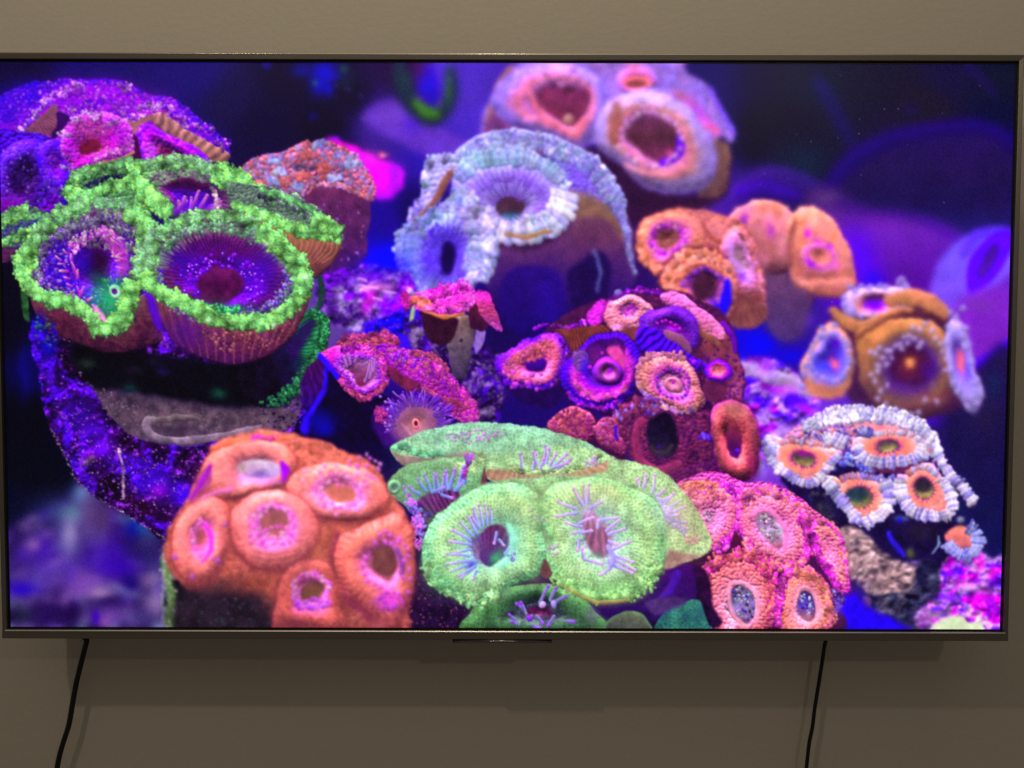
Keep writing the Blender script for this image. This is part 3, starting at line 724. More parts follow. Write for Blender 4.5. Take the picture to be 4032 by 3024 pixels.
def coral_top():                                               # soft lavender one at the top edge
    B = 3.2
    blob([(1240,320),(1320,330),(1400,395),(1480,420),(1540,400),(1575,330),(1580,310),(1575,400),(1560,425),(1500,470),(1420,500),(1330,460)], (44,18,40), soft=8, blur=5)
    blob([(1525,300),(1565,305),(1578,330),(1570,400),(1545,422),(1510,420),(1530,370)], [(120,90,70),(86,58,56)], soft=4, blur=3)
    blob([(1040,310),(1040,260),(1058,210),(1072,175),(1100,152),(1120,137),(1250,120),(1460,120),(1480,150),(1520,180),(1555,215),(1575,255),(1588,292),(1578,306),(1540,300),(1440,420),(1290,310),(1240,326),(1160,290),(1090,300)], (142,112,214), bead=9, bamp=.6, soft=4, blur=B, tint=((190,130,180),.4))
    stroke([(1060,260),(1075,190),(1100,150)], [10,9,8], (168,108,92), soft=4, blur=3, a=.8)
    blob([(1040,300),(1060,250),(1110,262),(1180,295),(1240,326),(1150,340),(1060,345)], (110,60,110), soft=6, blur=4, bead=9, bamp=.4)
    polyp((1222,222), [(1058,222),(1076,180),(1120,148),(1190,134),(1260,146),(1300,180),(1312,230),(1300,270),(1275,310),(1245,326),(1210,312),(1150,285),(1090,258)],
          [(0,(118,54,62)),(.36,(116,52,76)),(.5,(184,110,190)),(.62,(226,124,150)),(.72,(206,124,190)),(.82,(156,124,220)),(1,(136,108,226))], bead=9, bamp=.55, blur=B, soft=4, k=.4, mott=.25)
    blob([(1172,195),(1200,190),(1225,202),(1250,190),(1272,200),(1270,235),(1250,268),(1235,275),(1195,255),(1180,225)], [(118,48,84),(104,44,60)], soft=4, blur=2.5)
    stamp(1230,260,13,(190,140,130),.2,.9,4); glow(1252,280,10,16,(236,120,130),.7,30); stroke([(1145,200),(1165,240),(1200,270),(1240,290),(1262,262)], [5,6,6,7,6], (232,120,140), soft=3, blur=2.5, a=.8)
    for x, y in [(1180,160),(1200,172),(1225,165),(1250,170),(1262,178),(1175,180),(1210,185),(1240,150)]: stamp(x, y, 9, (206,130,190), .3, .7, 4)
    polyp((1378,178), ell(1378,172,45,32), [(0,(120,60,66)),(.35,(170,90,80)),(.55,(240,120,170)),(.8,(196,110,220)),(1,(160,120,220))], blur=3, soft=4)
    blob(ell(1378,178,22,9,5), (132,70,62), soft=3, blur=2); stroke([(1350,172),(1375,164),(1400,172),(1402,184)], [4,4,4,3], (255,130,130), soft=2, blur=2)
    glow(1370,143,16,7,(220,110,120),.8)
    blob([(1455,190),(1490,205),(1530,245),(1555,285),(1540,290),(1500,260),(1465,215)], [(186,110,130),(190,90,230),(240,110,160)], soft=6, blur=4)
    polyp((1408,298), [(1283,275),(1298,236),(1335,205),(1390,192),(1445,202),(1495,236),(1530,285),(1548,345),(1536,392),(1490,417),(1430,415),(1375,385),(1315,335),(1290,310)],
          [(0,(74,40,40)),(.34,(84,44,60)),(.46,(190,110,190)),(.58,(224,128,160)),(.68,(196,124,120)),(.8,(166,142,206)),(1,(146,124,220))], bead=9, bamp=.6, blur=B, soft=4, k=.45, tint=((140,110,120),.35))
    stroke([(1335,225),(1328,260),(1330,300)], [10,16,12], (150,90,70), soft=4, blur=3, a=.8)
    blob([(1352,275),(1375,262),(1400,250),(1440,262),(1468,290),(1470,330),(1440,350),(1400,340),(1365,310)], [(100,50,76),(74,40,44),(110,46,80)], soft=5, blur=3)
    stroke([(1430,350),(1455,345),(1470,320),(1468,300)], [6,9,9,6], (86,0,240), soft=3, blur=2); glow(1448,330,10,10,(220,90,150),.8)
    for i in range(26):
        a = math.radians(i * 360 / 26 + 7 * math.sin(i)); stamp(1408 + 66 * math.cos(a) + 4 * math.sin(3 * i), 300 + 58 * math.sin(a), 7, (206,140,214) if i % 3 else (220,180,226), .35, .75, 3)
    for x, y in [(1385,232),(1400,228),(1415,238),(1420,226),(1390,242)]: stamp(x, y, 6, (206,150,206), .4, .9, 2.5)
    stroke([(1350,355),(1390,372),(1440,376),(1480,360)], [4,6,6,4], (250,150,170), soft=3, blur=3, a=.8)
    glow(1545,400,8,20,(110,80,70),.5); stroke([(1532,190),(1565,240),(1586,290)], [4,5,5], (110,70,250), soft=3, blur=3, a=.7)

def coral_lavender():                                          # pale lavender cups, centre
    LV = [(180,170,236),(190,200,232),(156,150,222),(150,196,214),(206,196,240)]
    blob([(1050,480),(1150,500),(1230,430),(1330,430),(1372,520),(1368,610),(1300,660),(1180,690),(1060,650)], [(0,(112,76,86)),(.35,(92,52,84)),(.7,(56,26,92)),(1,(26,8,66))], mott=.15, soft=5, blur=3)
    blob(ell(1150,650,75,80), [(0,(44,16,104)),(.5,(34,10,90)),(1,(20,6,70))], soft=5, blur=3); glow(1190,660,30,60,(44,14,140),.6)
    blob([(1225,600),(1260,560),(1300,540),(1320,580),(1300,680),(1250,700)], (30,12,60), soft=5, blur=3); stroke([(1285,540),(1298,580),(1290,630)], [4,5,3], (96,110,170), soft=3, blur=2, a=.7)
    blob([(1215,395),(1250,395),(1300,420),(1338,455),(1330,470),(1280,462),(1225,450)], [(128,96,66),(110,74,66)], soft=8, blur=4)
    glow(1290,500,50,30,(96,52,70),.5)
    # back cap and right lip
    stroke([(1010,330),(1050,308),(1110,300),(1170,306),(1230,328),(1280,360),(1318,405),(1344,460)], [20,22,22,20,22,22,16,8], (150,150,214), soft=2, blur=1)
    beadband([(1000,335),(1050,306),(1110,298),(1170,303),(1235,326),(1285,360),(1320,402),(1342,448)], 34, 280, 6.5, LV, .35, soft=1.8)
    blob([(1170,320),(1215,335),(1260,375),(1270,400),(1230,385),(1200,350)], (110,80,190), soft=6, blur=3, alpha=.7)
    blob([(1185,318),(1240,332),(1292,372),(1335,430),(1358,490),(1364,540),(1340,480),(1290,446),(1228,430),(1215,370)], [(0,(150,140,220)),(.4,(124,100,206)),(.7,(140,126,190)),(1,(130,110,170))], bead=10, bamp=.6, soft=3, tint=((100,60,200),.4))
    blob([(1225,412),(1260,416),(1305,436),(1345,480),(1350,520),(1300,470),(1235,462)], [(136,104,74),(108,74,70)], soft=8, blur=4)
    ribband([(1010,332),(1050,310),(1110,301),(1170,308),(1230,330),(1280,364),(1316,408),(1340,455)], 28, 74, 5, [(150,146,222),(166,160,230),(140,130,220),(150,170,226),(176,170,236),(130,120,214)])
    scatter([(1000,345),(1060,296),(1180,290),(1290,350),(1350,455),(1345,480),(1310,430),(1230,350),(1110,325),(1030,350)], 260, 5.5, [(176,176,230),(150,196,214),(200,196,240),(140,120,224)], .3, .7, soft=1.8)
    stroke([(1336,445),(1352,490),(1362,535),(1368,590)], [11,9,7,4], (128,122,196), soft=4, blur=2, a=.85); scatter([(1330,440),(1346,450),(1368,530),(1372,590),(1360,560),(1345,490)], 50, 4, [(150,150,220),(130,120,210),(170,180,226)], .3, .7, soft=1.6)
    # left fold
    blob([(920,370),(928,345),(960,336),(1000,340),(990,365),(965,400),(930,470),(890,500),(862,540),(858,520),(880,480),(905,430)], (160,150,226), bead=11, bamp=.7, wob=4, soft=2, tint=((190,190,236),.5))
    beadband([(915,400),(925,350),(965,338),(1000,336)], 26, 50, 6, LV, .35, soft=1.6); beadband([(905,430),(890,470),(870,515)], 20, 30, 5.5, [(150,140,230),(120,90,230),(190,180,236)], .35)
    stroke([(990,365),(965,385),(945,425),(905,468),(885,482)], [8,9,8,6,3], (124,80,62), soft=2.5, blur=1.2)
    stroke([(985,450),(1040,490),(1100,520),(1160,518),(1215,480),(1240,430)], [8,14,16,16,14,8], (50,20,50), soft=8, blur=4, a=.75)
    # main cup
    polyp((1105,452), [(972,408),(985,372),(1020,345),(1070,332),(1130,332),(1185,350),(1222,385),(1230,425),(1212,462),(1180,492),(1140,503),(1092,502),(1055,478),(1010,455),(980,436)],
          [(0,(60,40,36)),(.2,(80,52,56)),(.36,(130,110,190)),(.55,(140,110,200)),(.75,(158,150,214)),(.88,(176,186,226)),(1,(160,166,220))], stripes=(46,.16,.3,.85), bead=8, bamp=.4, blur=1, tint=((120,60,220),.3), dip=.2)
    beadband([(985,385),(1020,352),(1070,338),(1130,338),(1180,356),(1215,390),(1222,425)], 26, 120, 6.2, [(170,186,232),(180,190,232),(150,160,226),(200,206,244),(150,180,226)], .35, soft=1.6)
    beadband([(1224,420),(1208,460),(1175,490),(1130,498),(1090,496),(1055,474),(1010,448),(978,420)], 26, 130, 6.8, [(206,206,240),(190,186,240),(170,160,232),(220,216,246)], .45, soft=1.6)
    ribband([(1222,415),(1208,458),(1175,488),(1130,497),(1090,495),(1055,473),(1010,446),(978,418)], 40, 44, 9, [(232,230,255),(214,210,255),(190,186,246),(244,240,255),(190,214,244)])
    ribband([(985,385),(1020,354),(1070,340),(1130,340),(1180,358),(1215,392)], 24, 38, 6.5, [(170,186,232),(180,190,232),(150,160,226),(200,206,244),(150,184,226)])
    blob(ell(1102,452,32,22,10), [(78,50,52),(52,40,46)], soft=4, blur=1.5)
    blob(ell(1103,468,22,9), (44,96,120), soft=4, blur=2)
    tring(1102,446,34,24,20,26,2.6,(110,80,170),(180,170,230),180,360,up=.2)
    tring(1102,450,34,22,14,14,2.4,(150,130,220),(186,176,240),0,180)
    stroke([(1090,506),(1140,510),(1185,498)], [3,5,4], (160,116,60), soft=2, blur=1.5)
    # lower left cup
    polyp((967,548), [(866,560),(868,525),(885,490),(920,468),(965,448),(1008,436),(1040,452),(1056,490),(1058,540),(1048,585),(1022,622),(980,640),(930,636),(890,615)],
          [(0,(20,0,60)),(.14,(40,10,100)),(.28,(110,80,210)),(.5,(136,124,224)),(.75,(150,160,230)),(1,(140,140,226))], stripes=(34,.2,.25,1), bead=9, bamp=.6, blur=.8, tint=((70,20,226),.45), dip=.2)
    blob(ell(970,556,14,32,5), (20,2,44), soft=4, blur=1.5)
    scatter(ell(935,545,34,60,10), 90, 4.5, [(96,70,220),(140,140,230),(80,30,226),(150,170,226)], .3, .8, soft=1.4)
    ribband([(1026,458),(1044,500),(1042,550),(1022,602)], 46, 22, 9, [(186,200,236),(160,170,230),(200,196,244),(160,170,230)]); ribband([(890,496),(884,545),(902,598),(940,622)], 44, 20, 8.5, [(140,160,226),(120,130,226),(160,180,226)])
    glow(925,560,16,40,(76,10,230),.6); glow(1000,600,14,30,(90,20,230),.5)
    beadband([(1010,440),(1040,460),(1052,500),(1050,550),(1030,600),(1000,620)], 34, 110, 6.8, [(186,196,236),(160,160,230),(200,190,244),(160,160,230)], .4, soft=1.6)
    beadband([(880,495),(925,470),(970,450),(1008,436)], 30, 80, 6, [(140,160,230),(170,180,236),(130,110,226)], .35, soft=1.6)
    beadband([(870,525),(868,565),(890,610),(940,634),(990,632)], 26, 80, 5.6, [(130,140,226),(150,180,230),(110,80,226)], .35, soft=1.6)
    for x, y, rx, ry, c, a in [(1040,345,60,14,(130,220,190),.3),(1190,360,24,24,(130,220,200),.3),(1140,380,40,20,(120,60,220),.35),(1100,320,60,14,(200,210,250),.3),(1260,370,30,20,(120,80,240),.35),(1060,480,40,16,(226,190,240),.35),(940,470,30,16,(130,200,210),.3),(890,560,20,40,(100,130,240),.35),(1000,455,30,10,(236,190,240),.35)]: glow(x, y, rx, ry, c, a)
    blob(ell(962,552,40,62,8), (88,60,206), soft=16, alpha=.75, mott=.3, ribs=(965,552,34,.25)); blob(ell(966,556,17,36,5), (22,4,52), soft=6, blur=2)
    glow(905,545,16,50,(140,130,240),.35); glow(1060,400,60,20,(130,100,230),.3)

def coral_orange_back():                                       # soft orange ones behind, right of centre
    CV.sh = ((90,40,50), .6, 1.05, 4)
    B = 2.4
    blob([(1700,590),(1715,560),(1700,500),(1640,470),(1620,520),(1650,640),(1700,700),(1760,640)], (86,50,66), soft=6, blur=5)
    blob([(1640,580),(1700,590),(1740,620),(1745,700),(1700,740),(1650,700)], [(100,66,90),(70,50,100)], soft=8, blur=6)
    blob([(1570,475),(1590,446),(1640,431),(1690,438),(1720,470),(1728,530),(1716,578),(1680,596),(1640,580),(1600,530)], [(0,(222,136,116)),(.45,(190,112,98)),(1,(112,66,76))], soft=4, blur=B, dome=.35, k=.45, mott=.25, tint=((236,140,190),.35,30))
    blob([(1700,480),(1728,446),(1785,455),(1820,500),(1838,545),(1850,602),(1842,630),(1805,642),(1755,635),(1716,608),(1710,580),(1700,530)], [(0,(224,144,108)),(.5,(206,126,94)),(1,(180,104,96))], soft=4, blur=B, dome=.4, k=.45, mott=.25, tint=((236,150,170),.35,34))
    stroke([(1716,470),(1706,520),(1712,572)], [5,8,6], (104,56,66), soft=6, blur=3, a=.7)
    glow(1602,475,10,24,(120,30,200),.8,20); glow(1655,470,16,10,(244,150,170),.7); glow(1662,495,9,14,(190,60,226),.7); glow(1640,520,20,30,(150,90,110),.5); glow(1690,520,12,30,(226,150,170),.5)
    polyp((1766,552), ell(1768,556,42,34,15), [(0,(150,90,80)),(.3,(206,116,100)),(.5,(234,140,140)),(.7,(214,90,220)),(.85,(240,140,200)),(1,(226,140,120))], blur=2.5, soft=6, alpha=.9, rim=.12)
    glow(1748,500,8,10,(190,20,240),.8); glow(1768,520,12,7,(200,60,236),.7,30); glow(1790,534,8,7,(180,40,236),.7); glow(1750,570,14,6,(130,20,220),.75,20); glow(1804,575,12,10,(240,110,220),.7)
    stroke([(1716,596),(1750,588),(1790,594),(1830,585)], [3,5,5,3], (150,84,84), soft=6, blur=3, a=.6)
    blob([(1714,598),(1750,604),(1800,602),(1844,606),(1840,632),(1800,642),(1750,634)], [(236,150,136),(176,100,88)], soft=7, blur=3, alpha=.75, dome=.3)
    # nearer cluster
    B = 1.6
    OR = [(206,124,96),(222,136,110),(190,106,80),(230,130,180),(214,120,130)]
    blob([(1372,505),(1385,475),(1415,456),(1450,448),(1500,452),(1560,460),(1605,480),(1632,520),(1650,580),(1660,640),(1652,690),(1615,712),(1580,680),(1520,650),(1450,610),(1400,575),(1380,545)], [(0,(206,120,100)),(.5,(180,96,90)),(1,(110,60,70))], bead=12, bamp=.7, soft=2.5, blur=B, tint=((226,120,170),.4))
    blob([(1570,640),(1640,640),(1656,680),(1640,700),(1600,712),(1570,690)], (120,70,62), soft=4, blur=2, ribs=(1600,560,60,.15))
    polyp((1440,515), [(1376,520),(1385,480),(1415,460),(1455,452),(1495,462),(1515,490),(1510,540),(1480,570),(1440,590),(1400,575)], [(0,(104,62,50)),(.3,(120,70,62)),(.45,(190,60,200)),(.6,(220,110,170)),(.8,(214,130,96)),(1,(196,112,90))], bead=11, bamp=.7, blur=B, soft=2.5)
    for i in range(20):
        a = math.radians(i * 18 + 9); stamp(1442 + 38 * math.cos(a), 518 + 30 * math.sin(a), 5, [(200,60,230),(230,150,220),(140,30,230)][i % 3], .4, .8, 2)
    beadband([(1378,530),(1395,565),(1430,585),(1460,575)], 22, 26, 7.5, OR[:3], .25, soft=2)
    polyp((1598,560), [(1560,520),(1580,490),(1610,490),(1632,525),(1648,580),(1655,630),(1630,645),(1600,640),(1570,600)], [(0,(150,110,130)),(.3,(170,120,150)),(.5,(226,140,220)),(.75,(230,130,180)),(1,(206,116,100))], bead=11, bamp=.7, blur=B, soft=2.5)
    stroke([(1580,520),(1590,560),(1600,590),(1620,610)], [6,7,8,8], (196,140,240), soft=4, blur=2.5, a=.8); glow(1603,600,10,8,(100,30,240),.7); glow(1596,545,10,16,(150,110,120),.7)
    stroke([(1425,610),(1445,570),(1480,545),(1530,535),(1575,548)], [6,8,8,8,6], (110,50,60), soft=5, a=.8); glow(1500,480,50,20,(236,140,150),.5); glow(1545,500,30,20,(240,150,170),.5); stroke([(1515,480),(1530,510),(1560,520)], [4,6,4], (150,70,60), soft=4, a=.7)
    polyp((1528,618), [(1428,620),(1435,585),(1460,558),(1500,545),(1545,548),(1580,565),(1592,600),(1590,650),(1570,690),(1530,690),(1480,665),(1445,645)], [(0,(60,28,40)),(.26,(70,34,44)),(.4,(120,50,130)),(.54,(180,96,80)),(.8,(226,140,116)),(1,(190,110,84))], bead=12, bamp=.75, blur=B, soft=2.5)
    beadband([(1440,600),(1465,562),(1505,548),(1550,552),(1585,580)], 24, 46, 7, [(226,140,120),(210,124,90),(232,150,140)], .3, soft=2)
    for i in range(18):
        a = math.radians(-170 + i * 16); stamp(1522 + 46 * math.cos(a), 625 + 42 * math.sin(a), 5.5, [(150,60,226),(180,90,230),(90,30,220)][i % 3], .4, .85, 2)
    stroke([(1570,610),(1572,640),(1560,672)], [9,12,10], (34,10,230), soft=4, blur=2); glow(1545,660,16,20,(30,6,230),.6)
    blob(ell(1514,622,20,26,10), (62,30,40), soft=6, blur=2)
    beadband([(1600,500),(1625,530),(1640,580),(1650,630)], 16, 30, 6, [(220,130,120),(236,140,200)], .3, soft=2)

def reef_middle():                                             # encrusted rock between the colonies
    rockmass([(690,600),(740,580),(800,570),(880,590),(900,640),(880,700),(840,720),(760,712),(700,700),(680,650)], (60,20,110), [((96,66,140),30,.5),((140,120,180),18,.56),((120,10,235),40,.55)], (220,180,240), .3, soft=5, blur=1.5)
    glow(830,570,50,22,(16,0,240),.8); glow(800,600,40,14,(110,10,240),.6); glow(800,640,14,20,(230,40,230),.8); glow(815,622,30,6,(240,130,230),.8); glow(790,665,10,16,(220,10,236),.7); glow(730,640,14,26,(150,130,180),.4); glow(860,690,30,20,(30,0,220),.7); glow(720,680,14,14,(30,10,50),.7)
    for x, y, w in [(780,605,10),(790,620,14),(800,622,16),(840,632,12),(815,645,10)]: stroke([(x-w,y-2),(x,y),(x+w,y+3)], 2.4, (236,170,236), soft=2, blur=1, a=.8)
    rockmass([(780,700),(830,690),(880,670),(900,700),(860,720),(800,722)], (40,6,160), [((170,70,120),14,.55),((20,0,200),20,.5)], (230,150,210), .3, soft=3, blur=1)
    stroke([(890,660),(888,690),(878,715)], [5,6,4], (150,190,130), soft=2, blur=1); stamp(874,716,6,(120,160,50),.3,.9,2)
    rockmass([(870,700),(920,690),(980,720),(1060,750),(1100,800),(1080,900),(1030,920),(980,820),(900,760)], (34,10,60), [((100,80,120),24,.56),((60,10,150),30,.55)], (190,160,210), .25, soft=4, blur=1)
    scatter([(980,800),(1040,780),(1090,820),(1060,850),(1000,840)], 50, 5, [(120,96,150),(150,120,180),(90,60,130)], .2, .7)
    # mauve gravelly slope at right
    rockmass([(1600,780),(1680,780),(1740,830),(1770,880),(1720,960),(1660,1010),(1620,1000),(1600,880)], (120,70,200), [((176,130,226),26,.5),((160,20,220),22,.58),((70,10,230),30,.6)], (230,200,240), .3, soft=6, blur=2.5)
    stroke([(1610,790),(1660,810),(1720,835),(1760,850)], [12,14,16,10], (190,170,200), soft=6, blur=4, a=.8); glow(1700,845,30,12,(220,120,240),.6); glow(1725,870,40,14,(70,0,236),.8,20); glow(1745,885,24,8,(200,20,220),.7,20); glow(1660,790,16,14,(160,60,230),.8); glow(1690,830,16,8,(110,110,90),.5)
    glow(1640,1000,20,30,(180,170,230),.6)

def coral_mushroom():
    blob([(972,690),(1022,686),(1024,730),(1018,770),(1004,818),(980,814),(966,760)], [(0,(120,96,84)),(.4,(96,82,86)),(1,(62,54,74))], mott=.4, dome=.35, soft=2)
    blob([(1028,712),(1046,712),(1040,750),(1026,762)], (140,110,190), soft=2, mott=.3); stamp(996,737,5,(60,40,50),.1); 
    blob([(905,670),(950,680),(985,690),(972,740),(935,742),(912,710)], (46,18,30), soft=3, mott=.3)
    blob([(1012,650),(1040,650),(1060,690),(1050,712),(1030,715),(1012,700)], [(80,30,40),(56,20,44)], soft=2, mott=.3)
    blob([(866,636),(874,626),(886,636),(884,664),(872,662)], (170,40,130), bead=6, bamp=.7, soft=2)
    blob([(1026,632),(1050,628),(1062,640),(1074,672),(1086,710),(1080,716),(1062,706),(1044,690),(1030,664)], [(220,50,190),(190,70,120),(150,60,150)], bead=6, bamp=.7, soft=1.5, wob=3)
    blob([(884,640),(905,628),(935,622),(980,612),(1015,614),(1028,632),(1028,650),(1010,668),(985,682),(945,682),(905,672),(888,656)], [(0,(226,90,220)),(.5,(236,60,206)),(.8,(210,90,150)),(1,(160,80,70))], bead=6.5, bamp=.8, soft=1.5, wob=3, tint=((240,130,210),.5), ang=80)
    beadband([(888,645),(905,650),(925,662)], 30, 60, 4, [(226,120,84),(216,90,80),(236,150,130)], .3)
    beadband([(925,640),(965,622),(1010,620)], 34, 110, 3.8, [(240,60,200),(246,110,224),(226,30,210)], .4)
    beadband([(915,662),(960,672),(1005,664),(1024,645)], 14, 70, 3.8, [(250,120,220),(232,80,200),(190,40,200)], .4)
    stroke([(915,676),(955,684),(1000,678)], [2,5,2], (176,110,56), soft=2)

def coral_plum():                                              # violet and orange cups, middle right
    CV.sh = ((40,12,44), .6, 1.06, 4)
    V = [(96,16,190),(120,24,200),(76,10,170),(150,40,190)]
    # brown columns and backing
    blob([(1180,700),(1320,640),(1440,625),(1540,660),(1585,720),(1600,780),(1610,850),(1580,900),(1500,920),(1320,900),(1230,850),(1190,780)], [(0,(76,30,60)),(.5,(70,28,56)),(1,(40,14,44))], mott=.3, soft=3)
    blob([(1520,740),(1560,720),(1596,770),(1608,830),(1590,880),(1545,890),(1525,820)], [(0,(116,66,50)),(1,(150,70,110))], mott=.3, soft=3, dome=.2); glow(1590,850,12,30,(210,110,170),.6)
    scatter([(1200,760),(1290,690),(1360,640),(1450,630),(1540,665),(1590,740),(1608,840),(1580,895),(1500,915),(1340,900),(1240,850)], 620, 4.2, [(96,34,70),(120,44,90),(70,18,84),(150,64,110),(64,12,120),(110,50,60)], .3, .75)
    blob([(1195,712),(1240,702),(1310,700),(1320,712),(1290,722),(1258,742),(1236,765),(1222,740)], [(126,72,40),(100,50,40)], ribs=(1230,640,90,.2), mott=.3)
    beadband([(1150,705),(1180,698),(1225,704),(1270,694),(1290,690)], 10, 60, 3.5, [(190,40,190),(140,20,200),(226,120,200),(110,20,190)], .35)
    beadband([(1280,690),(1310,660),(1340,638),(1390,628),(1430,630)], 16, 60, 4.5, [(150,20,170),(110,16,180),(200,80,190),(130,30,200)], .3)
    stamp(1336,630,9,(150,150,200),.4,.9,2)
    blob([(1272,672),(1295,650),(1310,655),(1305,690),(1280,702)], (226,60,210), bead=6, bamp=.7, soft=2)
    # top peach cup
    polyp((1362,672), [(1306,680),(1312,655),(1335,645),(1365,638),(1395,648),(1412,668),(1408,695),(1380,712),(1345,714),(1315,700)], [(0,(196,90,190)),(.25,(220,110,170)),(.45,(222,140,130)),(.75,(234,160,150)),(1,(216,130,130))], bead=8, bamp=.7, soft=1.5, wob=2, stripes=(24,.1,.4,1), tint=((236,176,190),.3))
    scatter(ell(1360,672,26,12), 26, 3.2, [(190,40,210),(220,100,200),(150,110,150)], .4, .8)
    beadband([(1316,700),(1345,712),(1385,706),(1408,690)], 12, 34, 4.6, [(240,180,180),(230,140,190),(226,150,130)], .4)
    blob([(1340,714),(1390,710),(1380,730),(1350,728)], (120,70,50), soft=3)
    # right pink lobe
    blob([(1425,640),(1450,628),(1480,640),(1510,660),(1545,690),(1562,715),(1560,735),(1530,728),(1500,700),(1460,670)], [(0,(236,130,190)),(.6,(230,140,160)),(1,(190,120,90))], bead=9, bamp=.6, soft=2, dome=.3, tint=((250,150,220),.5))
    stroke([(1470,690),(1510,720),(1550,745)], [6,8,5], (150,110,60), soft=4, a=.8)
    glow(1500,760,24,40,(110,60,46),.5)
    stroke([(1560,700),(1580,730),(1590,760)], [5,6,4], (110,20,170), soft=2)
    # ribbed blue violet cup
    polyp((1450,705), [(1385,700),(1400,675),(1430,664),(1465,662),(1495,680),(1508,710),(1506,745),(1490,760),(1450,750),(1400,725)], [(0,(190,20,200)),(.25,(90,20,110)),(.5,(84,24,110)),(.8,(130,60,190)),(1,(90,30,170))], bead=7, bamp=.6, tint=((70,10,160),.4))
    for x, y in [(1421,697),(1432,692),(1440,690),(1450,694),(1458,700),(1465,708)]: stamp(x, y, 4, (230,40,220), .5)
    blob([(1375,720),(1398,706),(1430,720),(1470,752),(1505,772),(1530,790),(1500,800),(1440,772),(1400,766),(1372,752)], (70,10,190), ribs=(1600,560,110,.45), k=.5, dome=.2, soft=1.5)
    stroke([(1440,720),(1465,735),(1490,760)], [8,10,5], (150,100,110), soft=3); 
    beadband([(1470,765),(1510,785),(1535,800)], 8, 20, 4, V, .3)
    # left open cup
    blob([(1072,800),(1100,820),(1150,838),(1205,826),(1215,850),(1180,880),(1120,860)], (34,10,60), soft=4)
    polyp((1160,790), [(1066,795),(1078,768),(1108,748),(1140,728),(1175,718),(1212,724),(1226,755),(1222,790),(1206,822),(1165,838),(1118,830),(1080,815)], [(0,(60,10,120)),(.16,(90,14,170)),(.26,(230,90,170)),(.45,(232,120,130)),(.68,(216,110,110)),(.84,(110,20,190)),(1,(70,10,180))], bead=7, bamp=.7, wob=3, tint=((240,120,200),.35))
    blob(ell(1158,786,22,18), [(76,6,160),(40,6,80)], soft=4); stamp(1150,810,6,(236,110,200),.4); stamp(1168,806,5,(236,130,190),.4)
    beadband([(1212,730),(1222,760),(1218,800),(1190,830),(1140,835),(1090,820)], 18, 80, 4.6, [(96,20,200),(70,10,180),(140,40,200),(190,90,200)], .35)
    scatter([(1110,770),(1150,735),(1190,735),(1195,770),(1130,780)], 40, 4.2, [(236,140,110),(226,110,120),(216,120,90)], .3, .8)
    scatter([(1085,790),(1110,775),(1125,800),(1160,825),(1110,825)], 30, 4, [(250,110,200),(220,80,200),(240,140,170)], .35, .8)
    # centre violet cup
    polyp((1306,803), [(1213,820),(1220,785),(1240,762),(1258,740),(1290,722),(1335,718),(1368,738),(1384,775),(1384,820),(1366,852),(1330,876),(1290,884),(1248,872),(1222,848)], [(0,(150,80,150)),(.22,(120,60,130)),(.36,(90,20,180)),(.52,(170,30,200)),(.66,(236,80,190)),(.74,(200,60,190)),(.84,(80,10,190)),(1,(60,8,170))], bead=8, bamp=.5, stripes=(54,.2,.72,1.1), wob=2)
    blob([(1256,770),(1270,745),(1310,730),(1350,740),(1345,770),(1300,770),(1270,790)], [(60,14,90),(110,40,90)], soft=4, mott=.4)
    blob([(1310,750),(1340,748),(1352,775),(1345,800),(1330,780)], (226,90,150), soft=4, mott=.3)
    blob([(1236,760),(1255,752),(1268,765),(1265,795),(1245,798)], (120,80,140), soft=2, bead=6, bamp=.7); glow(1265,790,8,20,(50,20,220),.7)
    polyp((1316,802), ell(1312,800,34,32), [(0,(226,70,190)),(.22,(196,110,150)),(.4,(150,80,130)),(.55,(110,60,90)),(.75,(150,50,170)),(1,(110,30,190))], rim=.5)
    glow(1318,798,6,9,(150,20,220),.9,30)
    for x, y in [(1300,760),(1275,790),(1262,815),(1268,830),(1290,845),(1345,825),(1358,800)]: stamp(x, y, 4, (226,60,220), .5)
    beadband([(1245,825),(1260,850),(1295,862),(1335,850),(1352,825)], 14, 60, 3.8, [(250,110,190),(240,70,210),(250,140,160)], .4)
    beadband([(1225,850),(1255,874),(1300,882),(1345,868)], 12, 44, 4.4, [(90,20,200),(150,30,200),(200,60,200)], .35)
    # right cup: tan and pink
    polyp((1458,830), [(1370,822),(1378,790),(1396,768),(1432,760),(1472,768),(1502,796),(1514,835),(1524,862),(1510,890),(1470,892),(1425,876),(1390,855)], [(0,(220,50,200)),(.08,(226,150,150)),(.28,(206,140,150)),(.42,(130,70,160)),(.52,(236,110,190)),(.66,(230,140,150)),(.82,(214,150,110)),(1,(160,100,110))], bead=8, bamp=.6, stripes=(44,.12,.55,1.1), wob=2, k=.6)
    for i in range(22):
        a = math.radians(i * 360 / 22); stamp(1457 + 37 * math.cos(a), 825 + 32 * math.sin(a) * (1.1 if math.sin(a) > 0 else .95), 4.2, [(150,40,220),(120,90,170),(220,60,220)][i % 3], .5, .9)
    polyp((1458,828), ell(1458,832,22,17), [(0,(230,40,210)),(.2,(240,160,160)),(1,(196,130,140))]); stamp(1459,826,3.5,(226,40,210),.5)
    beadband([(1374,830),(1395,856),(1430,878),(1470,888),(1510,882)], 14, 60, 5, [(196,150,120),(160,120,160),(214,160,110),(140,110,180)], .3)
    beadband([(1376,800),(1395,770),(1435,763),(1480,775)], 14, 40, 5, [(230,160,140),(226,140,170),(206,150,130)], .35)
    # small cup at right
    blob([(1520,830),(1550,820),(1575,830),(1560,870),(1530,870)], (90,40,60), soft=3)
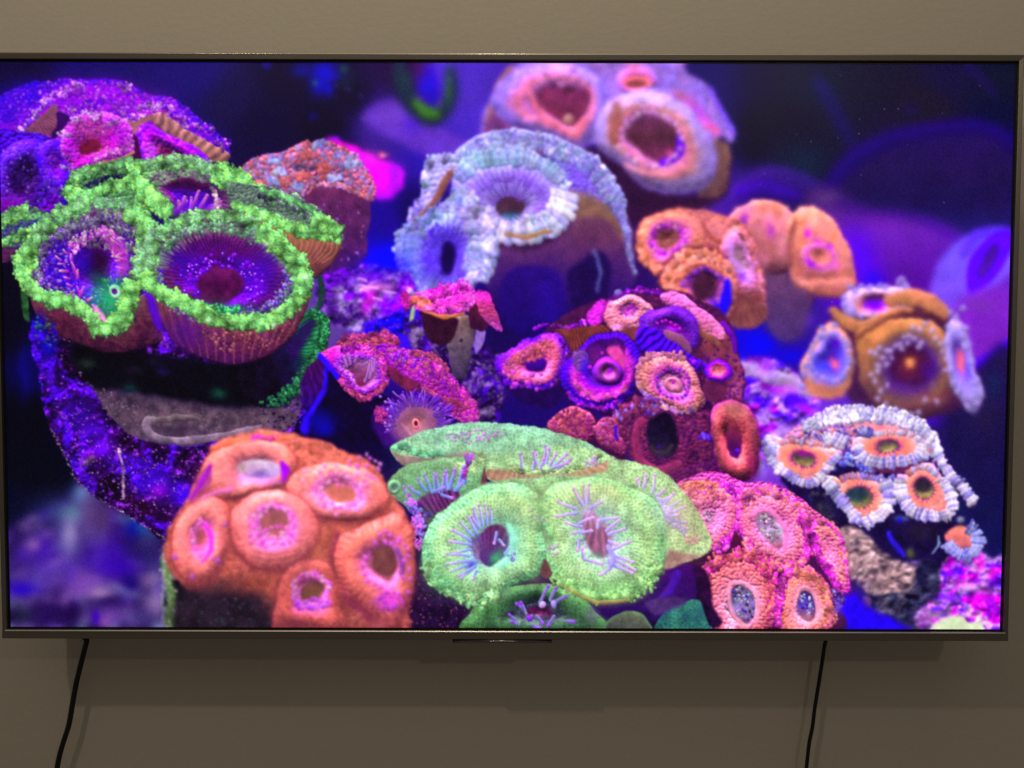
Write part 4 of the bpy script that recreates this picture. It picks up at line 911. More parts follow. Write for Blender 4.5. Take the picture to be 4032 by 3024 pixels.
    polyp((1552,796), [(1522,800),(1530,780),(1552,772),(1574,782),(1582,805),(1570,825),(1545,822),(1528,815)], [(0,(226,130,100)),(.5,(220,110,120)),(.7,(200,40,220)),(1,(70,10,190))], bead=6, bamp=.5)
    # lower knobs and the dark mouth
    blob([(1180,930),(1186,905),(1210,885),(1245,880),(1275,892),(1300,925),(1330,930),(1350,960),(1350,1010),(1280,960),(1215,948)], (60,20,50), soft=3)
    MR = [(200,100,100),(180,80,110),(214,120,90),(160,60,120),(150,50,110)]
    blob([(1182,925),(1190,898),(1215,884),(1250,882),(1278,900),(1284,935),(1262,955),(1215,948)], [(190,100,100),(150,60,100)], bead=8, bamp=1, k=.7, dome=.3, tint=((200,90,140),.4))
    scatter([(1186,920),(1200,892),(1245,884),(1275,905),(1270,940),(1215,945)], 110, 4.4, MR, .4, .85)
    blob([(1284,925),(1300,902),(1325,902),(1345,920),(1352,960),(1345,985),(1310,970),(1288,950)], [(190,90,110),(120,50,80)], bead=8, bamp=1, dome=.3)
    scatter([(1288,925),(1305,905),(1335,910),(1348,950),(1330,972),(1295,950)], 70, 4.4, MR + [(190,110,190)], .4, .85); stroke([(1326,920),(1332,950)], 4, (76,10,190), soft=2)
    blob([(1330,900),(1355,872),(1400,862),(1420,880),(1480,898),(1530,890),(1552,930),(1560,990),(1545,1035),(1490,1052),(1420,1030),(1370,1000),(1345,950)], [(0,(90,36,64)),(.5,(112,44,66)),(1,(84,28,72))], bead=9, bamp=1.0, k=.5, tint=((70,24,76),.5), dome=.12)
    for x, y in [(1355,885),(1385,870),(1405,888),(1340,895),(1412,872)]: scatter(ell(x,y,18,13), 22, 4.2, [(150,60,110),(120,60,190),(170,80,90),(170,150,220)], .4, .85)
    scatter([(1480,900),(1530,895),(1555,960),(1550,1030),(1500,1040),(1480,980)], 90, 4.5, [(110,44,80),(84,30,80),(130,66,84),(70,24,70)], .3, .8)
    scatter([(1340,900),(1390,870),(1395,920),(1385,990),(1420,1020),(1500,1045),(1400,1020),(1350,960)], 120, 4.2, [(130,60,80),(100,40,70),(150,80,84),(84,30,70)], .3, .8)
    stroke([(1388,910),(1372,950),(1385,1000),(1430,1022),(1470,1000)], [9,9,10,11,9], (146,58,84), soft=4, a=.9)
    blob([(1398,928),(1410,900),(1438,890),(1460,912),(1465,955),(1452,986),(1425,994),(1404,976)], [(18,10,28),(26,22,34),(44,40,44)], soft=6, mott=.4); stroke([(1408,968),(1418,982),(1440,980),(1450,962)], 4, (74,70,56), soft=4, a=.7); glow(1425,970,18,8,(50,50,30),.7); glow(1425,968,5,5,(70,20,140),.8)
    scatter(ell(1530,945,20,10), 22, 4, [(80,40,210),(120,80,220)], .4, .9)
    # lower right ring
    polyp((1585,960), [(1532,905),(1550,876),(1585,866),(1618,880),(1638,915),(1644,965),(1636,1015),(1608,1044),(1580,1040),(1556,1010),(1542,960)], [(0,(110,30,70)),(.25,(120,40,70)),(.38,(226,110,90)),(.6,(206,100,90)),(.85,(150,84,70)),(1,(150,50,110))], bead=7, bamp=.4, mott=.3, rim=.5)
    blob([(1572,920),(1585,912),(1600,930),(1604,965),(1596,990),(1580,985),(1574,950)], [(150,70,60),(90,30,60),(80,20,110)], soft=3, mott=.4); stroke([(1562,950),(1568,985),(1582,1005)], [6,7,6], (236,110,110), soft=3, a=.9)
    stamp(1597,975,6,(100,30,200),.3); glow(1625,1000,10,30,(200,50,120),.5)
    blob([(1560,880),(1585,868),(1615,880),(1600,905),(1570,900)], (150,120,80), soft=8, alpha=.5)

def coral_amber():                                             # soft amber one with pale dots, far right
    B = 2.2
    blob([(1930,880),(1990,890),(1985,960),(1940,940)], (176,110,120), soft=5, blur=4)
    blob([(1800,690),(1860,660),(2000,650),(2050,690),(2100,800),(2080,880),(1960,910),(1880,880),(1830,850)], (60,30,56), soft=6, blur=4)
    polyp((1893,662), [(1822,665),(1835,632),(1870,622),(1915,622),(1960,620),(1975,640),(1960,670),(1920,690),(1870,690),(1835,685)], [(0,(120,20,230)),(.25,(150,50,230)),(.5,(226,140,130)),(.75,(190,160,230)),(1,(170,150,230))], blur=B, soft=4)
    for x, y in [(1828,645),(1836,622),(1850,628),(1862,618),(1880,622),(1900,618),(1914,622),(1940,612),(1948,606),(1955,616),(1962,622),(1826,660),(1840,672),(1860,682),(1890,680)]: stamp(x, y, 8, (170,150,236), .25, .8, 4)
    glow(1892,662,14,10,(110,0,240),.9)
    stroke([(1930,650),(1970,642),(2010,655),(2040,680)], [15,19,21,14], (188,124,82), soft=4, blur=B)
    stroke([(1802,672),(1830,695),(1865,705),(1900,690),(1940,676),(1970,670)], [9,13,14,12,9,7], (180,120,76), soft=4, blur=B)
    blob([(1850,720),(1890,700),(1930,690),(1990,690),(2030,710),(2050,740),(2064,790),(2056,850),(2030,890),(1975,912),(1920,895),(1885,870),(1862,830),(1858,770)], [(0,(200,136,80)),(.3,(172,114,68)),(.65,(104,70,62)),(1,(80,48,56))], soft=4, blur=B, dome=.18, mott=.15)
    stroke([(1850,728),(1900,700),(1950,680),(2000,680),(2040,695)], [5,6,5,6,5], (84,44,40), soft=4, blur=3, a=.8)
    polyp((1968,784), ell(1966,796,84,86), [(0,(200,124,80)),(.07,(170,96,66)),(.15,(92,34,44)),(.45,(62,22,56)),(.64,(80,44,110)),(.82,(110,80,80)),(1,(140,98,66))], blur=2, soft=7, rim=.06, k=.2)
    glow(1960,890,60,18,(70,36,50),.6); glow(1966,784,10,10,(230,154,90),.95); glow(2005,800,16,20,(70,20,130),.6); glow(1940,840,30,14,(90,40,140),.5); glow(2010,860,40,16,(150,80,80),.6)
    D = [(1895,765),(1898,792),(1880,812),(1896,804),(1915,790),(1925,775),(1919,760),(1945,745),(1955,732),(1965,728),(1975,735),(1990,742),(1962,745),(2000,700),(2014,715),(2024,732),(2038,760),(2041,800),(1920,836),(1897,860),(1918,874),(1925,884),(1954,890),(1970,897),(2000,866),(2024,868),(1936,748),(1908,775),(1890,825),(1905,845),(1940,885),(1985,893),(2035,745),(2046,775),(1905,755),(1926,758),(1884,760),(1950,755),(1985,752),(1990,712),(1975,710)]
    for x, y in D: stamp(x, y, 7, (190,166,222), .2, .75, 4)
    # left companion
    polyp((1800,775), [(1798,696),(1825,712),(1842,740),(1852,778),(1842,826),(1805,858),(1760,850),(1732,815),(1735,778),(1758,745),(1775,712)], [(0,(220,90,150)),(.1,(150,60,170)),(.2,(80,40,200)),(.5,(100,90,232)),(.7,(170,140,226)),(.85,(206,140,100)),(1,(180,120,110))], blur=B, soft=4)
    blob([(1740,820),(1800,832),(1842,818),(1830,845),(1800,862),(1760,856)], (196,124,90), soft=6, blur=3, alpha=.85); glow(1806,742,10,10,(80,10,190),.9); glow(1785,790,16,14,(70,80,236),.7); glow(1806,785,9,10,(246,110,130),1)
    for i in range(24):
        a = math.radians(i * 15); stamp(1798 + 44 * math.cos(a) - (18 * max(0, -math.sin(a)) if math.cos(a) < 0 else 0) * 0, 772 + 50 * math.sin(a), 7, [(180,160,236),(150,140,240),(206,170,220)][i % 3], .25, .75, 3.5)
    for x, y in [(1783,710),(1808,704),(1778,728),(1745,790),(1738,810),(1735,835)]: stamp(x, y, 8, (150,140,236), .25, .8, 4)
    # right companion
    polyp((2075,780), [(2060,690),(2085,700),(2100,740),(2110,800),(2125,850),(2108,888),(2085,880),(2055,830),(2045,770),(2045,720)], [(0,(236,110,130)),(.18,(206,90,150)),(.35,(120,90,226)),(.7,(166,150,226)),(1,(156,136,196))], blur=B, soft=4)
    for x, y in [(2055,680),(2070,690),(2080,670),(2092,712),(2050,710),(2048,740),(2085,730),(2100,780),(2056,800),(2105,830),(2120,850),(2110,870),(2090,880),(2070,850),(2098,860),(2060,830),(2088,750)]: stamp(x, y, 9, (176,160,226), .2, .7, 5)
    glow(2076,778,9,18,(240,110,130),.9); glow(2092,800,9,22,(90,80,236),.6)

def reef_left():
    # purple rock
    out = [(70,700),(66,740),(76,790),(84,830),(96,880),(106,920),(125,960),(140,984),(160,1012),(172,1044),(190,1062),(214,1080),(250,1102),(285,1122),(314,1140),(350,1162),(420,1150),(500,1000),(640,930),(660,860),(560,760),(150,690)]
    rockmass(out, (36,6,46), [((66,10,180),50,.55),((92,14,230),44,.62),((22,4,26),34,.58),((110,40,170),14,.66)], (226,190,214), .10, soft=2, wob=5, scale=16)
    glow(220,970,24,24,(112,6,255),.9); glow(195,985,14,14,(150,20,210),.6); glow(105,810,12,30,(90,20,236),.7); glow(170,900,40,40,(70,10,220),.45); glow(200,930,30,14,(96,14,240),.6); glow(330,1040,40,30,(70,10,230),.7); glow(390,1070,24,24,(60,0,240),.8); glow(340,1060,16,14,(170,20,230),.6); glow(290,1000,30,14,(80,10,190),.5); glow(100,750,20,24,(20,6,180),.8); glow(50,800,12,60,(20,4,110),.6)
    glow(215,1020,26,24,(24,2,16),.8); glow(300,1090,40,16,(46,6,36),.7,25); glow(240,1050,22,12,(12,0,14),.8)
    beadband([(260,970),(262,1010),(264,1045),(266,1080)], 6, 44, 3.2, [(190,160,190),(150,110,150),(206,190,206)], .3, a=.9)
    beadband([(178,1000),(190,1000),(200,985)], 22, 30, 3, [(130,110,120),(170,140,190),(90,80,90)], .3, a=.8)
    scatter([(120,900),(180,880),(260,960),(360,1000),(400,1080),(330,1120),(230,1060),(160,1000)], 160, 1.7, [(226,190,220),(196,120,226),(150,110,160)], .5, .75)
    beadband([(108,925),(140,984),(172,1044),(214,1080),(285,1122),(350,1160)], 8, 60, 2, [(190,160,190),(110,60,110),(230,200,220)], .5, a=.8)
    # grey sandy shelf and the dark hollow under the green cups
    blob([(150,770),(180,800),(205,850),(235,900),(300,950),(400,962),(520,945),(620,930),(650,890),(640,840),(500,820),(300,800)], [(0,(30,20,40)),(.45,(70,56,66)),(.7,(92,78,80)),(1,(76,62,78))], mott=.45, soft=3, wob=4, k=.4, tint=((64,50,56),.5,26))
    scatter([(200,860),(300,870),(600,890),(640,915),(480,945),(300,940)], 160, 2.0, [(130,112,116),(70,54,60),(150,130,130),(96,80,84)], .3, .55)
    if 0: rockmass([(190,840),(260,850),(380,860),(500,870),(600,880),(640,920),(540,945),(400,950),(300,940),(230,890)], (78,64,74), [((104,90,90),20,.55),((60,44,66),24,.55)], (170,150,160), .2, soft=8, scale=12)
    blob([(150,740),(200,740),(330,760),(480,780),(640,760),(660,800),(620,860),(520,880),(420,870),(300,850),(210,840),(165,800)], (9,11,16), soft=8, blur=4, mott=.5)
    for x, y, c in [(187,785,(40,60,30)),(290,800,(30,24,34)),(330,780,(26,20,40)),(280,840,(20,60,50)),(470,850,(20,90,60)),(350,800,(30,24,60)),(240,850,(96,70,90))]: glow(x, y, 16, 10, c, .7)
    scatter([(150,790),(200,840),(240,890),(300,920),(260,860)], 50, 2.4, [(150,130,150),(100,90,90)], .4, .7)
    stroke([(330,905),(314,915),(322,935),(350,950),(390,952),(440,950),(490,940),(560,925)], [7,9,9,8,9,9,8,6], (120,104,118), soft=2, mott=.4)
    stroke([(330,908),(370,902),(410,904),(440,912)], [6,7,6,4], (98,86,84), soft=2.5, mott=.4); glow(380,926,36,9,(56,44,50),.8)
    scatter([(560,880),(640,870),(650,920),(600,930)], 40, 3, [(40,20,60),(110,80,140),(24,10,40)], .3, .8)

PUR = [(0,(70,14,60)),(.3,(60,10,120)),(.6,(86,20,180)),(1,(76,40,120))]
def coral_green():                                             # the large lime-rimmed cups
    g = CV.rng
    # dark green cup low at right
    blob([(540,866),(510,830),(530,780),(600,740),(645,690),(672,668),(692,674),(703,700),(701,745),(684,795),(655,838),(618,872),(575,880)], [(0,(12,10,18)),(.4,(18,12,28)),(.6,(26,20,50)),(.74,(22,90,60)),(1,(44,150,84))], ang=-12, soft=4, mott=.5, ribs=(560,760,90,.2))
    blob([(640,720),(668,690),(680,700),(660,740),(635,770),(620,760)], (44,14,70), soft=8, alpha=.8)
    scatter([(600,860),(660,800),(690,740),(700,700),(690,780),(650,845)], 160, 3.6, [(34,124,70),(48,150,84),(24,96,60),(64,170,96)], .25, .85)
    scatter([(560,868),(610,840),(660,780),(695,700),(698,745),(660,830),(610,876)], 200, 3.8, [(34,116,70),(40,136,80),(24,90,60),(20,70,56)], .25, .8)
    rim([(668,674),(690,684),(697,715),(688,760),(664,806),(632,850)], 30, 110, 3.6, [(40,140,76),(24,96,60),(56,160,90),(20,80,56)], .2, .6)
    stroke([(690,600),(695,630),(688,665)], [6,7,5], (30,60,46), soft=3, mott=.5)
    # small piece at the left edge
    blob([(-20,500),(60,500),(104,500),(100,535),(60,556),(-20,565)], (70,32,60), bead=9, bamp=.4)
    blob([(-20,470),(20,458),(62,450),(96,456),(106,480),(100,515),(60,530),(-20,530)], (60,60,96), bead=8, bamp=.8, tint=((70,140,84),.5))
    rim([(-6,478),(30,464),(62,458)], 38, 90, 4.2, LIME + DLIME); beadband([(60,460),(85,470),(100,490)], 30, 40, 4.2, DLIME + [(60,50,140)], .3)
    scatter([(30,490),(90,475),(95,505),(50,515)], 50, 3.4, [(40,30,120),(60,70,100),(90,60,190)], .3, .8)
    rim([(-6,524),(20,518),(45,508),(75,500)], 22, 60, 4, LIME[:3] + DLIME)
    # back left lobe
    blob([(138,420),(142,392),(155,375),(190,362),(240,350),(280,342),(320,350),(340,400),(300,440),(200,450)], [(70,120,76),(50,66,66)], bead=9, bamp=.8, tint=((100,190,84),.5), wob=3)
    rim([(232,364),(258,352),(285,346)], 30, 70, 4.2, DLIME); rim([(152,392),(172,376),(200,368),(225,364)], 36, 80, 4.2, DLIME + LIME[:2])
    blob([(180,398),(220,384),(270,376),(288,390),(240,400),(200,412)], (26,14,50), soft=5, mott=.5); scatter([(180,394),(270,374),(280,395),(200,410)], 50, 3.2, [(50,70,90),(90,120,120),(40,50,70),(70,100,90)], .3, .8)
    rim([(144,402),(156,422),(190,420),(230,406),(278,398)], 30, 130, 4.4, LIME + DLIME[:1])
    # back cup
    polyp((408,432), [(300,400),(285,372),(300,350),(340,343),(390,341),(435,350),(468,362),(505,374),(535,398),(552,425),(548,455),(500,470),(450,478),(400,476),(355,455),(325,425)], [(0,(84,12,160)),(.28,(70,8,140)),(.42,(80,18,80)),(.56,(92,60,90)),(.7,(100,120,100)),(.84,(100,170,84)),(1,(110,210,80))], bead=8, bamp=.7, k=.5, wob=3, stripes=(56,.15,.35,.8))
    scatter([(335,402),(350,368),(430,362),(455,395),(400,388)], 150, 4.2, [(104,96,104),(120,110,116),(120,160,116),(96,70,96),(90,140,96)], .3, .85)
    glow(412,442,38,24,(70,6,190),.85); glow(400,402,34,8,(60,8,60),.8); stroke([(362,398),(400,388),(440,402)], [5,6,5], (70,14,50), soft=4, a=.8)
    for a, l, x in [(-110,30,372),(-95,36,388),(-82,44,402),(-66,50,410),(-55,44,424),(-48,34,380),(-36,42,432),(-26,34,440),(-75,26,395),(-124,24,364),(-15,26,436)]:
        q = math.radians(a); x += 6 * g.randn(); y = 460 + 4 * g.randn(); tent(x, y, x + l * math.cos(q), y + l * math.sin(q), 5, (110,30,180), (206,120,190), .8)
    beadband([(455,405),(468,430),(460,455)], 14, 16, 4, [(200,180,170),(150,120,150)], .4)
    rim([(282,374),(312,356),(350,350),(395,348),(430,354),(462,368)], 32, 170, 4.4, GLIME + LIME[:4]); rim([(278,372),(300,362)], 40, 40, 4.4, LIME)
    rim([(460,372),(498,384),(528,402),(548,428),(548,456)], 54, 300, 4.6, LIME)
    rim([(282,376),(300,404),(322,428),(345,446),(368,460)], 48, 200, 4.6, LIME)
    for i in range(7): stamp(537 + 9 * g.randn(), 438 + 6 * g.randn(), 4.5, (214,250,226), .5, .9, 2)
    # right ledge with ribbed skirt
    blob([(510,440),(560,470),(620,490),(680,500),(735,505),(738,532),(718,566),(692,594),(664,608),(640,585),(600,540),(550,490)], [(0,(150,100,54)),(.5,(136,84,66)),(1,(112,60,62))], dome=.3, mott=.2)
    for i in range(17):
        t = i / 16; x = 548 + 182 * t; stroke([(x, 474 + 36 * t + 6 * math.sin(3 * t)), (x + 4 - 10 * t, 510 + 34 * t), (x - 2 - 34 * t, 545 + 34 * t - 40 * max(0, t - .75))], [1.2,1.6,1], (186,134,90), soft=1.6, a=.55)
    blob([(490,395),(540,398),(590,413),(640,434),(690,458),(728,482),(744,508),(735,520),(690,508),(640,492),(580,470),(510,450)], (90,110,100), bead=7, bamp=.8)
    beadband([(560,412),(600,424),(645,444),(690,468)], 44, 260, 4.2, [(104,120,116),(84,104,100),(120,170,130),(96,84,120),(130,190,130)], .35, soft=1)
    rim([(560,410),(610,424),(660,446),(705,470)], 12, 70, 4, [(110,200,110),(90,170,100)], .3)
    rim([(500,440),(545,460),(590,474),(640,492),(690,506),(736,512)], 26, 200, 4.6, LIME); rim([(675,474),(710,486),(734,502)], 38, 130, 4.6, LIME)
    # left cup: underside
    blob([(52,612),(90,645),(150,665),(205,690),(300,640),(335,632),(348,700),(350,735),(312,746),(262,763),(215,760),(165,742),(118,722),(80,684)], [(0,(84,44,56)),(.5,(80,34,46)),(1,(62,24,40))], bead=10, bamp=.45, mott=.3, tint=((110,66,56),.4), dome=.25, net=.25)
    stroke([(47,600),(48,640),(58,690)], [8,9,6], (40,84,44), soft=3, mott=.6); glow(84,700,14,20,(16,0,190),.8); scatter([(70,690),(110,690),(115,745),(80,745)], 40, 4, [(30,10,180),(50,120,90),(20,6,130),(60,70,90)], .3, .8)
    polyp((205,585), [(38,590),(42,560),(60,530),(85,495),(115,468),(160,445),(215,430),(270,435),(310,455),(330,490),(322,540),(305,600),(290,650),(270,700),(235,718),(205,712),(180,685),(120,662),(65,640)], [(0,(36,6,36)),(.16,(46,8,56)),(.32,(96,16,170)),(.5,(64,10,180)),(.66,(70,24,120)),(.8,(92,80,96)),(.9,(96,150,90)),(1,(110,200,84))], bead=8, bamp=.8, k=.5, wob=3)
    scatter([(105,505),(150,455),(230,440),(300,470),(305,520),(280,545),(150,525)], 330, 4.4, [(100,92,104),(120,110,120),(104,70,110),(140,130,140),(84,40,90),(110,150,116)], .3, .9)
    scatter([(80,560),(130,515),(160,560),(165,640),(130,645),(85,620)], 220, 3.6, [(40,10,180),(56,16,200),(96,60,180),(84,20,190),(150,110,190)], .35, .9)
    glow(205,560,22,36,(40,6,30),.9,-20); glow(178,568,20,34,(50,0,190),.6); stroke([(228,505),(248,525),(265,560),(262,590)], [12,16,14,10], (176,70,180), soft=7, a=.8)
    glow(235,645,40,40,(26,190,96),.9,-30); glow(222,612,30,14,(16,96,70),.6,40)
    for i in range(70):
        a = g.rand() * 2 * math.pi; l = 14 + 34 * g.rand(); x, y = 240 + l * .9 * math.cos(a), 642 + l * math.sin(a)
        if x < 285: tent(x, y, x + 6 * math.cos(a), y + 6 * math.sin(a) - 2, 1.8, (24,140,80), [(70,210,120),(40,170,100),(120,236,150)][g.randint(3)], 1, .85)
    polyp((242,628), ell(246,630,15,18), [(0,(96,20,130)),(.35,(84,30,120)),(.5,(150,226,180)),(1,(80,150,110))], k=.3)
    for x, y, a, l, w in [(150,560,-80,14,4),(158,545,-70,16,4),(165,530,-100,14,4),(178,522,-80,16,3.6),(192,512,-85,20,4),(205,508,-95,18,4),(215,505,-75,24,4.5),(224,508,-90,26,5),(234,512,-80,26,5),(246,520,-100,22,5),(256,530,-120,22,5),(268,545,170,22,5),(272,560,185,26,5),(268,580,175,16,4),(160,590,-95,26,5),(165,600,-80,18,4),(172,640,-70,22,5),(170,632,-100,14,4),(182,655,-40,20,4),(150,620,-150,14,3.4),(145,600,-170,14,3.4),(140,585,190,16,3.4),(155,640,170,16,3.4),(165,650,160,18,3.4),(205,680,-100,20,5),(212,690,-110,18,5),(135,570,-160,12,3),(128,560,-140,12,3),(142,545,-130,12,3),(152,528,-120,10,3),(262,560,160,14,4),(250,545,140,14,4),(240,535,100,12,4)]:
        q = math.radians(a + 10 * g.randn()); tent(x, y, x + l * math.cos(q), y + l * math.sin(q), w * .85, (170,50,170), [(246,170,206),(220,120,220),(240,190,190)][g.randint(3)], .85)
    scatter([(140,520),(190,495),(250,500),(262,530),(210,510),(160,545)], 60, 3.4, [(236,150,226),(190,60,210),(220,190,220)], .5, .8)
    blob([(202,662),(222,676),(232,692),(218,698),(205,688)], (226,140,190), soft=4)
    beadband([(80,600),(82,560),(100,525),(130,500),(180,482),(240,478),(282,500)], 30, 240, 3.8, [(110,110,124),(96,70,130),(120,140,126),(84,40,150),(150,140,160)], .35, soft=1, a=.85)
    beadband([(85,605),(110,628),(150,640),(190,660)], 22, 110, 3.4, [(110,60,190),(190,130,210),(90,30,190),(140,150,150)], .4, soft=1, a=.8)
    rim([(40,590),(50,562),(70,524),(98,486),(140,456),(190,440)], 42, 300, 4.4, LIME + GLIME); rim([(40,580),(52,560),(66,535)], 50, 90, 4.5, LIME)
    rim([(42,575),(52,608),(82,636),(130,652),(178,670),(202,694)], 36, 270, 4.6, LIME)
    rim([(196,702),(222,712),(250,702),(266,680),(276,640),(288,605)], 40, 270, 4.7, LIME)
    rim([(200,438),(262,440),(300,452)], 26, 110, 4.2, DLIME + GLIME); rim([(272,452),(305,470),(318,500),(310,540)], 46, 180, 4.6, LIME + GLIME[:2])
    # front cup: skirt, bowl, rim
    blob([(303,600),(318,640),(345,690),(372,735),(410,764),(470,787),(530,786),(592,764),(638,718),(664,660),(668,610),(560,690),(420,660)], [(0,(136,92,64)),(.42,(122,66,58)),(.7,(104,44,64)),(1,(76,28,62))], bead=9, bamp=.5, mott=.3, dome=.3, tint=((70,20,90),.35), net=.2)
    for i in range(26):
        t = i / 25; x = 352 + 296 * t; yt = 655 + 45 * math.sin(math.pi * min(1, t * 1.1)) - 30 * max(0, t - .8) * 5 * .2; yb = 720 + 64 * math.sin(math.pi * (.12 + .8 * t))
        stroke([(x, yt), (x + (500 - x) * .06, (yt + yb) / 2), (x + (500 - x) * .22, yb)], [1.6,2,1.4], (176,120,96) if i % 2 else (70,26,44), soft=2.2, a=.35)
    stroke([(312,630),(330,670),(345,710)], [8,10,7], (84,10,210), soft=5, blur=2, a=.8); glow(400,715,46,40,(66,16,120),.65); scatter([(430,700),(560,715),(640,680),(600,740),(480,760)], 100, 3.2, [(190,130,110),(150,90,76),(120,64,60)], .3, .6)
    polyp((478,612), [(302,600),(308,555),(325,520),(355,490),(400,466),(452,456),(510,464),(562,488),(605,520),(645,560),(668,598),(662,640),(630,680),(570,704),(505,702),(445,688),(390,660),(340,640)], [(0,(70,14,56)),(.24,(84,20,66)),(.3,(80,8,150)),(.44,(90,10,170)),(.58,(80,18,90)),(.7,(84,36,76)),(.8,(90,96,90)),(.9,(96,160,100)),(1,(110,210,86))], stripes=(84,.22,.42,.95), bead=7, bamp=.4, k=.4, wob=3, mott=.2)
    glow(385,560,36,26,(56,10,170),.6); glow(570,580,40,50,(64,8,180),.6); glow(480,545,60,14,(90,20,70),.6)
    blob(ell(472,615,50,40,-8), [(104,30,84),(74,16,56),(70,34,56)], soft=5, mott=.35)
    for i in range(150):
        a = g.rand() * 2 * math.pi; q = 1 + .8 * g.rand() ** 1.3
        if -2.4 < a - math.pi * 1.5 + 0.9 < -.5 and g.rand() < .4: continue
        x, y = 478 + 54 * q * math.cos(a), 618 + 42 * q * math.sin(a)
        stamp(x, y, 3.2 + 2.4 * g.rand(), [(110,16,220),(84,12,200),(150,30,230),(130,20,220)][g.randint(4)], .6, .9, 1, .7 + .6 * g.rand())
        if g.rand() < .45: stamp(x - 1, y - 1.5, 1.6, (240,190,250), .5, .9)
    glow(480,668,54,12,(20,140,80),.85); beadband([(435,662),(475,668),(520,664)], 20, 70, 3.2, [(50,170,96),(70,200,110),(24,120,80)], .35, a=.85)
    def arc(cx, cy, rx, ry, a0, a1, n=14): return [(cx + rx * math.cos(math.radians(a0 + (a1 - a0) * i / (n - 1))), cy + ry * math.sin(math.radians(a0 + (a1 - a0) * i / (n - 1)))) for i in range(n)]
    for i in range(44):
        a = math.radians(-172 + 164 * (i + .6 * g.rand()) / 44); r0, r1 = .92, .66 + .1 * g.rand()
        stroke([(482 + 172 * r0 * math.cos(a), 588 + 122 * r0 * math.sin(a)), (482 + 172 * r1 * math.cos(a), 592 + 122 * r1 * math.sin(a))], [2.6,1.4], [(126,150,116),(110,120,110),(130,176,120)][i % 3], soft=1.6, a=.55)
    beadband(arc(482,596,150,96,-190,-350), 26, 230, 3.6, [(110,120,126),(96,84,130),(110,150,126),(84,40,150),(130,130,160)], .35, soft=1, a=.85)
    beadband(arc(482,598,140,84,-10,190), 22, 200, 3.6, [(90,40,190),(70,20,180),(130,110,190),(110,150,130),(150,130,200)], .4, soft=1, a=.8)
    rim([(308,590),(312,556),(328,524),(352,502)], 54, 220, 4.5, GLIME + LIME[:3]); rim([(340,512),(375,486),(415,470),(455,464),(510,472),(555,492)], 32, 260, 4.4, LIME + GLIME)
    beadband([(350,540),(385,508),(440,488),(510,494),(560,520)], 30, 160, 4, GLIME + [(104,84,96)], .3, soft=1)
    rim([(560,494),(598,522),(630,556),(652,590),(650,640)], 50, 330, 4.7, LIME + GLIME[:1])
    rim([(306,588),(322,618),(352,636),(395,654),(450,682),(510,694),(570,694),(622,668),(650,640)], 40, 520, 4.8, LIME)
    for x, y in [(575,525),(590,700),(658,600),(450,690)]: glow(x, y, 7, 5, (230,255,214), .7)

